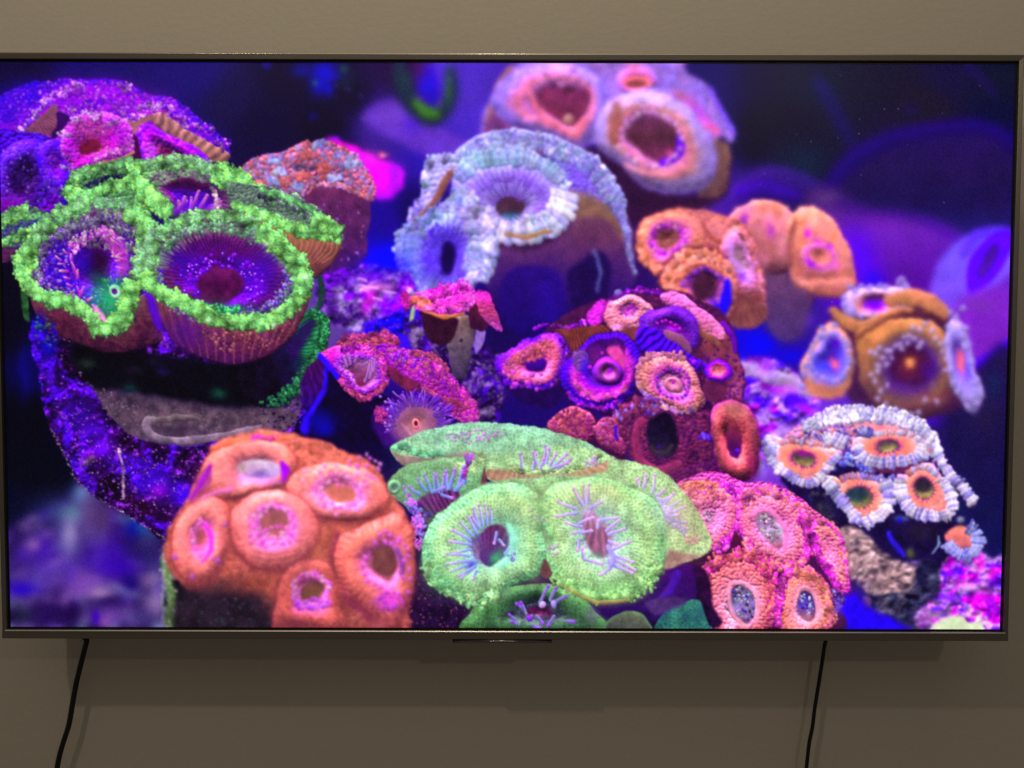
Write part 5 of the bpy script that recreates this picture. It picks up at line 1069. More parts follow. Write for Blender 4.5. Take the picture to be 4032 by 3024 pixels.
def coral_magenta():                                           # pink beaded cups and the small anemone
    blob([(690,770),(720,800),(750,850),(790,868),(830,860),(850,880),(850,950),(650,950),(640,920),(665,880),(690,830)], (16,4,34), soft=3, mott=.4)
    stroke([(702,800),(698,835),(685,870),(665,900),(660,930)], [5,7,6,7,9], (60,14,220), soft=4, blur=2); glow(662,860,14,14,(40,10,100),.8); glow(690,910,30,20,(20,10,150),.7); glow(700,930,18,12,(16,10,160),.7); glow(672,825,16,24,(84,16,70),.7)
    blob([(650,830),(670,790),(692,775),(700,800),(690,850),(660,880)], [(70,20,60),(46,10,90)], soft=3, ribs=(640,700,60,.15))
    PK = [(206,70,150),(190,50,160),(220,100,160),(170,40,170),(214,90,130)]
    # back ridges
    blob([(722,742),(745,728),(785,722),(812,720),(845,728),(862,735),(860,748),(830,746),(790,750),(740,754)], [(190,90,110),(150,76,60)], bead=7, bamp=.9, ribs=(790,600,50,.12))
    beadband([(735,732),(775,724),(812,722),(845,730),(862,738)], 13, 70, 4.4, [(206,84,120),(190,70,110),(220,100,150)], .4)
    blob([(820,745),(850,745),(900,760),(945,775),(960,800),(985,830),(1010,855),(1028,885),(1030,915),(1000,910),(960,890),(920,860),(870,820),(840,800)], [(0,(190,50,170)),(.5,(176,56,140)),(1,(150,60,100))], bead=8, bamp=.9, k=.6, tint=((120,20,200),.4), wob=3)
    blob([(838,785),(870,810),(910,830),(930,850),(905,862),(860,830),(838,815)], (110,44,56), soft=4, mott=.4)
    scatter([(840,750),(900,762),(950,785),(970,830),(900,810),(850,780)], 130, 3.8, [(200,50,190),(226,110,150),(150,30,210),(220,130,120)], .4, .85)
    beadband([(890,762),(930,770),(955,790),(962,805)], 16, 50, 5.2, [(196,90,110),(176,70,120),(210,110,110)], .4)
    beadband([(930,790),(960,815),(990,840),(1015,865),(1028,895)], 26, 130, 4.6, PK, .4)
    beadband([(905,830),(940,855),(985,868),(1010,880)], 12, 50, 4, [(190,90,90),(170,60,120)], .35); glow(975,870,20,10,(120,50,50),.6)
    scatter([(1000,890),(1025,885),(1032,915),(1008,920),(995,905)], 40, 4.2, PK, .4)
    for x in [(850,770),(862,765),(880,770),(872,780),(895,785),(910,775)]: tent(x[0], x[1]+8, x[0]+1, x[1]-4, 2.6, (120,30,200), (230,140,230))
    # left cup
    polyp((782,812), [(688,770),(705,755),(732,746),(780,745),(818,755),(838,785),(838,825),(825,848),(806,858),(790,868),(765,852),(735,820),(705,788)], [(0,(110,30,46)),(.2,(126,50,80)),(.4,(170,110,150)),(.62,(150,60,190)),(.82,(206,56,150)),(1,(200,70,130))], bead=7, bamp=.8, k=.6, wob=2, stripes=(50,.2,.2,.7))
    blob([(764,785),(795,780),(812,795),(800,825),(780,835),(768,815)], [(150,110,130),(110,34,50)], soft=5, mott=.3)
    for x0, y0, x1, y1 in [(748,790,744,768),(755,785,752,765),(765,780,768,770),(792,822,798,780),(800,815,804,776),(806,800,812,772),(780,790,790,785)]: tent(x0, y0, x1, y1, 3.4, (160,110,160), (206,150,190))
    beadband([(735,752),(775,750),(812,760),(830,790),(830,825)], 22, 120, 3.8, [(236,90,160),(206,50,160),(226,120,140),(150,30,200)], .4)
    beadband([(732,815),(755,845),(785,862),(815,850),(830,828)], 16, 70, 4.4, [(190,80,100),(160,50,130),(206,100,110)], .35)
    stroke([(690,770),(710,790),(728,812)], [5,7,5], (50,10,230), soft=3, blur=1); glow(718,770,8,14,(240,40,190),.8)
    for x, y in [(740,800),(748,810),(745,822),(752,832),(764,812),(765,828),(752,815)]: stamp(x, y, 3.4, (190,60,220), .6)
    # anemone
    blob([(800,905),(830,870),(870,850),(920,850),(960,880),(970,930),(900,965),(830,960)], (60,16,90), soft=6, blur=2)
    g = CV.rng
    polyp((902,916), [(838,935),(842,895),(870,872),(910,866),(945,885),(955,915),(945,960),(880,970)], [(0,(176,120,90)),(.3,(170,120,110)),(.7,(150,100,120)),(1,(96,50,120))], soft=6, mott=.15, rim=.1)
    for i in range(100):
        a = math.radians(-200 + 225 * g.rand()); r0 = 38 + 16 * g.rand(); l = 10 + 20 * g.rand()
        x, y = 898 + r0 * math.cos(a) * 1.15, 918 + r0 * math.sin(a)
        a += .35 * g.randn(); tent(x, y, x + l * math.cos(a), y + l * math.sin(a) - 5, 2.6, (110,70,140), [(150,60,220),(190,130,230),(110,50,220)][g.randint(3)], 1.0)
    polyp((902,918), ell(900,918,10,13,-15), [(0,(90,20,60)),(.4,(110,30,60)),(.6,(236,150,120)),(1,(200,130,100))]); stroke([(865,915),(878,930),(890,948)], [2,3,2], (220,160,140), soft=3, a=.6)
    scatter([(805,885),(828,885),(832,910),(812,915)], 40, 4, [(206,80,130),(180,60,140)], .4)
    for x, y in [(830,870),(834,885),(842,880),(840,900),(820,860),(828,915),(838,920),(835,930)]: stamp(x, y, 3.2, (206,150,236), .5)
    scatter([(640,860),(660,850),(650,920),(630,900)], 20, 3, [(90,60,110),(40,16,60)], .3, .8)

def coral_white():                                             # orange cups with white beaded rims, right
    W = [(206,200,246),(230,222,250),(176,170,240),(196,196,240),(240,228,248)]; R = [(226,220,255),(246,238,255),(190,182,250),(210,212,255),(255,244,255),(160,150,244)]
    blob([(1690,1030),(1780,1010),(1900,1000),(2040,1090),(2070,1160),(2040,1220),(1980,1250),(1900,1230),(1830,1180),(1760,1110)], (22,14,44), soft=6, mott=.5)
    rockmass([(1800,1160),(1850,1140),(1920,1200),(1980,1225),(2000,1240),(1960,1280),(1900,1285),(1850,1260),(1820,1220)], (150,124,120), [((176,150,146),20,.5),((90,76,80),18,.6)], (206,186,190), .2, soft=5, blur=2, scale=14)
    rockmass([(1980,1220),(2020,1215),(2040,1260),(2030,1330),(1960,1350),(1880,1330),(1850,1290),(1920,1285),(1970,1270)], (44,48,60), [((70,66,76),22,.55),((24,26,44),24,.55)], (120,110,130), .2, soft=6, blur=2)
    blob(ell(1874,1302,13,16), (110,84,96), soft=4, blur=2)
    glow(1840,1300,30,30,(46,4,200),.8,30); blob([(1800,1300),(1830,1280),(1880,1310),(1950,1350),(1960,1365),(1790,1365),(1795,1330)], (42,6,220), soft=8, blur=4, mott=.4); glow(1815,1345,14,12,(96,70,110),.7)
    rockmass([(2030,1230),(2060,1200),(2110,1190),(2140,1205),(2185,1210),(2185,1365),(2000,1365),(1990,1320),(2030,1290)], (170,110,210), [((216,160,220),26,.52),((206,10,220),24,.6),((90,20,230),20,.6),((120,90,150),22,.62)], (246,216,246), .25, soft=5, blur=1.8, scale=18)
    for x, y, rx, ry, c in [(2130,1295,22,16,(226,10,220)),(2150,1240,10,16,(226,0,200)),(2120,1220,8,14,(230,20,190)),(2075,1235,16,10,(70,10,230)),(2055,1241,9,6,(170,20,236)),(2050,1290,26,8,(110,20,236)),(2150,1320,14,10,(206,20,220)),(2095,1270,24,8,(236,190,226)),(2020,1330,30,16,(150,120,150)),(2148,1265,8,10,(50,10,140))]: glow(x, y, rx, ry, c, .75)
    blob([(2015,1356),(2030,1344),(2045,1336),(2075,1335),(2090,1346),(2120,1344),(2126,1352),(2124,1375),(2010,1375)], (206,226,176), soft=3, blur=1.5, mott=.1)
    # deep hollow with hints
    stroke([(1925,1152),(1935,1175),(1952,1200)], [5,6,5], (50,30,200), soft=3, blur=1.5); glow(1968,1195,9,9,(96,110,50),.8,30); stroke([(2026,1160),(2030,1180),(2016,1200)], [2,3,2], (130,160,190), soft=2, blur=1); glow(1950,1120,16,6,(90,110,140),.8); glow(1945,1123,6,5,(20,10,230),.8); glow(1780,1105,20,20,(50,56,50),.7); glow(1990,1150,30,20,(40,34,34),.7); glow(1975,1215,12,6,(150,130,200),.7)
    scatter([(1750,1060),(1800,1070),(1810,1130),(1770,1120)], 26, 4, [(70,74,66),(40,40,60)], .3, .7)
    # upper arc
    blob([(1690,965),(1710,930),(1750,905),(1800,895),(1850,888),(1910,893),(1960,908),(2005,935),(2032,965),(2025,990),(1960,960),(1860,960),(1800,975),(1730,980)], (190,130,170), bead=10, bamp=.6, soft=2)
    scatter([(1730,930),(1790,905),(1830,905),(1820,950),(1760,965)], 60, 6, [(236,130,120),(220,200,240),(110,70,200),(40,20,110)], .35, .8, soft=1.5)
    blob([(1850,915),(1900,910),(1960,925),(1985,945),(1940,940),(1870,940)], [(246,140,130),(236,140,160)], soft=5, mott=.3)
    beadband([(1735,925),(1775,905),(1830,892),(1890,892),(1945,903),(1985,920),(2015,945)], 30, 170, 6, [(226,236,246),(236,240,250),(196,206,240),(206,226,230)], .45, soft=1.4)
    beadband([(1950,915),(1990,935),(2020,955),(2030,975)], 22, 60, 6, W, .4, soft=1.4); beadband([(1770,955),(1800,945),(1830,955)], 24, 34, 6, [(120,90,220),(206,206,240),(90,60,210)], .35, soft=1.4)
    scatter(ell(1870,930,22,10), 22, 6, [(70,40,180),(180,190,230),(40,30,100)], .35, .9)
    scatter([(1700,970),(1780,930),(1900,930),(2010,960),(2050,1030),(2040,1090),(1950,1100),(1900,1030),(1830,1010),(1770,1030)], 360, 5, [(120,110,204),(70,56,150),(170,166,230),(96,60,100),(150,150,226),(206,130,130)], .35, .85, soft=1.4)
    # left V cup
    polyp((1740,995), [(1656,985),(1652,960),(1668,942),(1700,955),(1740,962),(1790,965),(1818,975),(1805,1000),(1780,1032),(1752,1048),(1728,1042),(1690,1018)], [(0,(110,110,60)),(.2,(130,120,80)),(.34,(150,70,90)),(.5,(250,130,136)),(.8,(252,150,126)),(1,(240,140,160))], soft=2, mott=.3, bead=8, bamp=.3)
    blob([(1722,975),(1745,965),(1772,975),(1768,1000),(1745,1018),(1725,1005)], [(90,20,110),(70,60,60),(150,140,70)], soft=4, mott=.4); glow(1738,982,12,7,(200,10,200),.8)
    beadband([(1660,985),(1682,1010),(1706,1026),(1732,1043),(1752,1047),(1773,1034),(1796,1002),(1815,980)], 13, 90, 5, W, .45, soft=1.4); beadband([(1655,950),(1668,965),(1672,985)], 34, 50, 6, [(190,190,240),(206,196,236),(170,160,236)], .35, soft=1.5)
    # top cup
    blob([(1860,1000),(1920,1008),(1990,1000),(1985,1018),(1930,1024),(1890,1016)], (84,34,60), soft=3)
    polyp((1918,962), [(1842,965),(1850,945),(1880,935),(1925,932),(1970,938),(2000,955),(1998,985),(1970,1003),(1920,1005),(1870,996)], [(0,(190,170,90)),(.18,(206,170,110)),(.32,(190,70,170)),(.46,(240,140,140)),(.8,(246,150,140)),(1,(236,160,170))], soft=2, mott=.25)
    blob([(1898,955),(1915,945),(1940,952),(1945,970),(1920,978),(1900,970)], [(110,60,90),(180,160,90),(226,196,130)], soft=4, mott=.4)
    tring(1920,962,20,12,16,8,1.8,(110,50,130),(150,60,190))
    beadband([(1848,958),(1856,985),(1885,998),(1925,1003),(1968,998),(1994,986),(1998,962),(1990,950)], 14, 90, 5, [(246,226,236),(236,236,246),(206,200,240),(226,206,246)], .45, soft=1.4); beadband([(1960,950),(1990,960),(1990,985)], 26, 50, 5.6, [(246,230,236),(226,216,246)], .45, soft=1.4)
    for x, y in [(1835,990),(1830,1005),(1875,1015),(1885,1022),(1868,1010)]: scatter(ell(x,y,13,9), 10, 5, [(110,120,230),(70,60,210),(150,170,230)], .35, .9)
    # lower middle cup
    polyp((1862,1075), [(1782,1035),(1800,1030),(1830,1045),(1870,1040),(1910,1032),(1930,1050),(1930,1085),(1915,1110),(1890,1128),(1866,1138),(1845,1118),(1815,1080)], [(0,(30,70,70)),(.3,(70,110,80)),(.5,(150,130,90)),(.62,(240,130,90)),(.85,(240,140,120)),(1,(220,150,160))], soft=2, mott=.3)
    blob([(1826,1055),(1850,1042),(1885,1050),(1888,1075),(1875,1095),(1850,1098),(1830,1080)], [(16,60,70),(70,110,80),(130,140,90)], soft=4, mott=.4); scatter([(1872,1050),(1888,1065),(1880,1090),(1866,1095)], 16, 3.2, [(110,30,170),(150,90,200)], .4, .9); blob([(1835,1030),(1870,1020),(1900,1028),(1880,1042),(1845,1045)], (60,34,50), soft=4)
    beadband([(1786,1038),(1806,1066),(1830,1096),(1852,1122),(1866,1132)], 17, 70, 5, W, .45, soft=1.4); beadband([(1866,1132),(1895,1118),(1918,1095),(1924,1064),(1916,1034)], 18, 70, 5, [(190,216,236),(226,236,246),(170,190,236)], .45, soft=1.4)
    # right cup
    polyp((1996,1058), [(1944,1030),(1962,1028),(1985,1010),(2005,1000),(2030,1020),(2050,1055),(2068,1100),(2050,1122),(2005,1124),(1970,1112),(1948,1080)], [(0,(30,30,36)),(.25,(60,44,50)),(.42,(190,90,120)),(.55,(252,146,116)),(.85,(252,146,136)),(1,(232,156,190))], soft=2, mott=.25, bead=8, bamp=.3)
    blob([(1975,1040),(1995,1025),(2015,1040),(2016,1065),(2000,1082),(1980,1070)], (30,30,34), soft=3, mott=.5); tring(1995,1054,22,24,18,10,2.2,(120,60,90),(206,120,150))
    beadband([(1948,1034),(1948,1064),(1955,1088),(1975,1107),(2005,1117),(2045,1118),(2064,1102)], 15, 80, 5, W + [(120,110,240)], .45, soft=1.4); beadband([(2066,1105),(2058,1070),(2040,1032)], 16, 40, 5, [(180,170,236),(206,200,240),(170,190,236)], .4, soft=1.4)
    # right strip
    stroke([(2025,985),(2052,1020),(2080,1058),(2100,1090)], [8,9,9,7], (130,84,70), soft=3, blur=1.5)
    beadband([(2018,972),(2048,1010),(2075,1045),(2108,1088)], 15, 70, 5, [(190,206,240),(220,226,246),(160,170,236),(200,226,226)], .4, soft=1.5)
    # small low cup
    blob([(2042,1160),(2060,1140),(2090,1138),(2112,1155),(2110,1185),(2085,1200),(2055,1180)], [(236,140,110),(220,120,110),(110,60,90)], soft=4, mott=.3)
    stamp(2080,1124,8,(150,160,170),.2,.8,4); ribband([(2046,1176),(2062,1192),(2084,1204),(2106,1196),(2116,1172),(2112,1148),(2094,1136)], 19, 24, 5, [(150,160,216),(170,180,226),(130,130,214)])
    for cx, cy, rx, ry, ro, mx, my in [(1738,992,60,38,8,26,17), (1920,966,66,32,2,27,14), (1860,1072,52,48,10,30,26), (1998,1058,44,48,-10,22,24)]:
        polyp((cx, cy), ell(cx, cy, rx, ry, ro), [(0,(196,176,96)),(.18,(150,130,80)),(.36,(70,50,60)),(.46,(206,96,130)),(.58,(252,140,110)),(.8,(255,152,124)),(.95,(250,170,170)),(1,(236,190,220))], soft=2.5, mott=.2, rim=.12, k=.3)
        blob(ell(cx, cy, mx, my, ro), [(54,34,56),(96,96,66),(190,170,96)], soft=4, mott=.5)
        tring(cx, cy, mx * .95, my * .95, 22, 7, 1.7, (120,50,110), (226,110,170))
    blob(ell(1852,1066,26,18), (26,60,62), soft=6, mott=.4, alpha=.8); blob(ell(1996,1050,17,18), (30,28,34), soft=5, mott=.4, alpha=.8); glow(1740,980,12,6,(190,10,190),.7)
    ribband([(1690,960),(1740,955),(1800,962)], 8, 26, 3.4, [(236,150,150),(206,196,244),(250,170,170)]); ribband([(1866,940),(1920,934),(1975,942)], 8, 26, 3.4, [(226,220,255),(250,180,180)]); ribband([(1815,1036),(1860,1028),(1905,1034)], 7, 20, 3.2, [(150,140,220),(226,140,140)]); ribband([(1962,1026),(1995,1010),(2028,1026)], 8, 18, 3.4, [(246,160,150),(206,200,250)])
    ribband([(1662,986),(1682,1009),(1706,1025),(1732,1042),(1752,1046),(1773,1033),(1796,1002),(1813,982)], 14, 40, 4.4, R)
    ribband([(1850,960),(1858,984),(1886,996),(1925,1001),(1966,997),(1991,985),(1996,962)], 17, 42, 4.8, R)
    ribband([(1788,1040),(1807,1065),(1831,1095),(1852,1120),(1865,1130)], 19, 24, 5, R); ribband([(1868,1131),(1895,1116),(1916,1094),(1922,1064),(1915,1036)], 20, 24, 5, R)
    ribband([(1949,1036),(1949,1064),(1957,1086),(1976,1105),(2005,1115),(2043,1116),(2060,1104)], 17, 40, 4.8, R); ribband([(2064,1104),(2056,1070),(2038,1034)], 18, 16, 5, R)
    ribband([(2022,978),(2050,1014),(2077,1049),(2106,1088)], 16, 32, 4.6, R)
    ribband([(1738,924),(1778,905),(1830,894),(1890,894),(1943,904),(1985,922),(2015,948)], 22, 54, 5.4, R)
    ribband([(1780,950),(1800,944),(1828,956)], 20, 8, 5, R); ribband([(1858,938),(1870,928),(1885,936)], 18, 6, 5, [(120,120,220),(190,190,240)])
    scatter([(1735,925),(1775,900),(1830,888),(1890,888),(1945,900),(1985,918),(2010,940),(1960,925),(1880,905),(1790,915)], 160, 4.2, [(250,246,255),(226,226,255),(190,190,244),(236,240,250)], .4, .85, soft=1.3)

def coral_salmon():                                            # orange colony, lower left
    CV.sh = ((104,48,44), .75, 1.05, 5)
    out = [(355,1190),(372,1130),(400,1078),(425,1030),(448,985),(452,962),(500,942),(560,928),(620,930),(660,944),(705,955),(760,978),(808,1008),(834,1042),(838,1065),(862,1085),(882,1120),(894,1180),(892,1250),(882,1305),(866,1370),(590,1370),(575,1330),(530,1300),(470,1285),(420,1280),(385,1260),(362,1225)]
    blob([(380,1240),(480,1240),(600,1250),(620,1370),(370,1370)], (14,16,16), soft=5, mott=.6); scatter([(390,1270),(480,1260),(590,1290),(590,1353),(400,1353)], 70, 4, [(40,60,44),(24,34,30),(70,90,80),(60,44,50)], .3, .7)
    glow(490,1340,24,16,(40,70,40),.7); glow(540,1310,16,16,(34,60,50),.6)
    stroke([(372,1180),(358,1220),(362,1260),(372,1300),(366,1353)], [9,11,10,9,9], (86,130,56), soft=4, blur=2); stroke([(362,1200),(352,1240),(352,1300),(356,1353)], [4,4,4,4], (126,140,140), soft=3, a=.7)
    scatter([(345,1200),(370,1130),(385,1140),(372,1200),(380,1280),(372,1353),(350,1353),(345,1260)], 90, 2.8, [(190,196,216),(140,150,170),(206,170,226),(170,190,150)], .5, .85)
    blob(out, [(0,(214,116,92)),(.25,(200,104,82)),(.6,(164,84,64)),(1,(128,64,54))], bead=9, bamp=.35, k=.5, mott=.3, soft=2.5, blur=1, tint=((236,140,130),.3), wob=3)
    blob([(395,1275),(470,1262),(545,1278),(590,1320),(600,1390),(380,1390)], (36,30,28), soft=26, blur=6, mott=.6, alpha=.95); scatter([(400,1290),(560,1290),(585,1353),(400,1353)], 60, 3.4, [(50,70,50),(34,40,34),(80,90,84),(60,44,44)], .3, .6)
    glow(690,1190,36,60,(160,92,62),.6); glow(560,1260,60,24,(120,60,40),.6); glow(480,1050,30,30,(232,140,110),.4); glow(710,1290,16,40,(90,30,40),.6)
    B = 1.2
    # top ones
    polyp((560,1018), [(440,1060),(430,1030),(450,985),(490,962),(550,950),(610,960),(640,990),(630,1030),(600,1060),(540,1075),(480,1080)], [(0,(190,190,190)),(.2,(190,170,220)),(.34,(255,150,236)),(.5,(244,140,140)),(.8,(240,136,118)),(1,(226,116,98))], bead=9, bamp=.3, blur=B, soft=3, stripes=(64,.09,.5,1.05))
    blob([(512,1005),(550,992),(598,1000),(604,1020),(590,1035),(540,1032),(515,1022)], [(206,200,206),(150,140,206)], soft=4, blur=1.2, mott=.4); glow(560,1025,16,8,(90,80,190),.8); glow(518,1014,9,7,(150,166,110),.8); glow(570,1042,40,8,(240,130,250),.7)
    blob([(605,995),(618,1002),(626,1020),(612,1045),(606,1025)], (150,10,230), soft=3, blur=1)
    stroke([(452,970),(500,958),(560,946),(620,946)], [5,7,7,5], (226,118,80), soft=3); scatter([(540,938),(600,938),(600,950),(545,950)], 16, 3.4, [(230,40,230),(210,60,210)], .4, .8)
    stroke([(500,972),(540,962),(600,970)], [8,12,8], (240,140,130), soft=5, blur=2, a=.7)
    blob([(405,1090),(430,1030),(452,1012),(456,1040),(430,1075)], [(150,60,140),(170,80,100)], soft=4, blur=1.5); stroke([(412,1075),(430,1050),(455,1010)], [3,4,4], (150,20,210), soft=3, blur=1.5)
    stroke([(415,1095),(450,1072),(500,1055)], [4,5,4], (244,130,226), soft=3, blur=2, a=.9)
    polyp((735,1068), [(618,1058),(635,1028),(670,1008),(720,998),(775,1008),(818,1035),(838,1068),(832,1098),(800,1122),(745,1130),(685,1118),(640,1092)], [(0,(176,104,72)),(.25,(186,108,80)),(.36,(255,150,240)),(.52,(250,140,196)),(.64,(248,144,134)),(.85,(242,130,112)),(1,(226,112,96))], bead=9, bamp=.3, blur=B, soft=3, k=.5, stripes=(70,.09,.5,1.05))
    blob(ell(735,1066,28,20,8), [(166,100,66),(196,112,80)], soft=4, blur=1, mott=.2)
    g = CV.rng
    def dots(cx, cy, rx, ry, n, r, cols, j=.12):
        for i in range(n):
            a = 2 * math.pi * (i + g.rand() * .6) / n; q = 1 + j * 2 * (g.rand() - .5)
            stamp(cx + rx * q * math.cos(a), cy + ry * q * math.sin(a), r * (.8 + .4 * g.rand()), cols[g.randint(len(cols))], .4, .85, 2)
    PKD = [(255,150,244),(250,116,244),(255,186,244)]
    dots(735,1068,46,36,44,5,PKD,.35); dots(745,1035,70,24,20,5,PKD,.4); dots(790,1000,30,14,10,4.5,PKD,.4)
    # left slim one
    polyp((434,1162), [(374,1190),(378,1140),(400,1100),(430,1082),(465,1075),(492,1095),(498,1140),(488,1195),(465,1238),(430,1264),(395,1252),(376,1222)], [(0,(140,80,66)),(.14,(150,70,90)),(.28,(255,120,236)),(.42,(248,124,186)),(.55,(242,140,126)),(.85,(234,126,110)),(1,(206,100,86))], bead=8, bamp=.3, blur=B, soft=3, stripes=(64,.09,.5,1.05))
    dots(434,1165,20,36,26,4.6,PKD,.2); stroke([(440,1130),(456,1150),(452,1190),(432,1215)], [3,5,5,3], (220,40,240), soft=3, a=.9); glow(436,1158,8,14,(150,84,60),.8)
    for x, y in [(485,1135),(458,1210),(380,1205),(412,1250),(470,1215)]: stamp(x, y, 6, (190,90,236), .3, .8, 3)
    # centre
    polyp((592,1132), [(498,1140),(505,1100),(535,1074),(580,1062),(630,1068),(668,1095),(684,1135),(676,1180),(645,1218),(600,1234),(550,1226),(512,1190)], [(0,(120,76,56)),(.28,(126,82,66)),(.4,(255,140,244)),(.54,(250,130,206)),(.66,(242,142,134)),(.85,(234,128,116)),(1,(206,100,92))], bead=8, bamp=.3, blur=B, soft=3, k=.5, stripes=(70,.09,.5,1.05))
    blob(ell(592,1128,32,26), [(110,72,60),(140,90,66)], soft=4, blur=1, mott=.25); dots(592,1130,40,34,50,5.4,PKD,.2); dots(592,1160,44,18,24,5.4,[(250,130,236),(236,90,246)],.25)
    stroke([(510,1195),(550,1226),(600,1233),(645,1216)], [3,4,4,3], (110,50,44), soft=4, blur=2, a=.7); stroke([(560,1205),(600,1212),(640,1195)], [2,2.5,2], (130,66,50), soft=2.5, a=.7); stroke([(550,1190),(600,1198),(645,1180)], [2,2.5,2], (150,76,60), soft=2.5, a=.6)
    # right
    stroke([(730,1160),(722,1200),(735,1260),(770,1310),(810,1345)], [9,11,11,10,8], (120,44,80), soft=6, blur=3, a=.6)
    polyp((830,1218), [(722,1200),(740,1160),(780,1138),(830,1118),(868,1110),(888,1150),(894,1210),(888,1280),(868,1335),(840,1350),(800,1325),(755,1280),(728,1240)], [(0,(76,50,36)),(.24,(86,56,44)),(.38,(236,120,206)),(.5,(220,112,140)),(.64,(226,124,104)),(.85,(216,114,96)),(1,(190,94,86))], bead=8, bamp=.3, blur=B, soft=3, stripes=(40,.12,.7,1.1))
    blob([(804,1195),(825,1180),(850,1190),(856,1225),(842,1245),(820,1240),(806,1225)], [(96,64,48),(70,46,34)], soft=4, blur=1, mott=.3); stroke([(855,1190),(866,1215),(862,1245)], [6,7,5], (110,60,140), soft=4, blur=2)
    for x, y in [(810,1175),(822,1158),(835,1152),(845,1160),(832,1172),(845,1176),(862,1165),(872,1180),(880,1190),(882,1205),(880,1232),(872,1215),(790,1205),(786,1220),(790,1240),(795,1255),(806,1265),(818,1272),(866,1250),(882,1255),(880,1278),(860,1282),(820,1160),(858,1172)]: stamp(x, y, 5.6, (226,110,230), .4, .9, 2)
    glow(838,1300,26,18,(206,60,230),.85); dots(840,1300,20,14,20,5,[(226,80,236),(190,70,230),(150,60,210)],.5)
    # low one
    polyp((672,1275), [(596,1300),(605,1250),(630,1218),(665,1206),(705,1216),(730,1255),(742,1310),(735,1370),(600,1370)], [(0,(96,66,40)),(.2,(90,60,56)),(.32,(250,130,226)),(.44,(206,96,130)),(.6,(190,94,80)),(1,(140,68,62))], bead=8, bamp=.3, blur=B, soft=3, stripes=(64,.09,.5,1.05))
    blob(ell(676,1272,24,20,-20), [(84,54,50),(110,80,44)], soft=4, blur=1, mott=.3); dots(672,1275,38,38,56,5.4,[(250,140,246),(236,110,246),(255,190,246)],.15); dots(675,1306,30,8,18,5,[(190,80,236),(226,100,240)],.3)
    glow(640,1345,40,16,(60,30,36),.6); glow(820,1350,20,10,(206,110,110),.5)
    for y in range(1170, 1290, 12): stroke([(724+ (y-1170)*.1,y),(738+(y-1170)*.15,y+6)], 3, (200,96,90), soft=3, a=.6)
    for x, y, rx, ry, c, a in [(592,1150,90,80,(236,130,150),.28),(434,1170,50,80,(236,120,140),.25),(735,1070,90,50,(244,140,150),.25),(520,1030,70,40,(244,140,140),.25),(830,1250,50,80,(226,120,130),.22),(640,1240,60,30,(120,70,60),.3)]: glow(x, y, rx, ry, c, a)

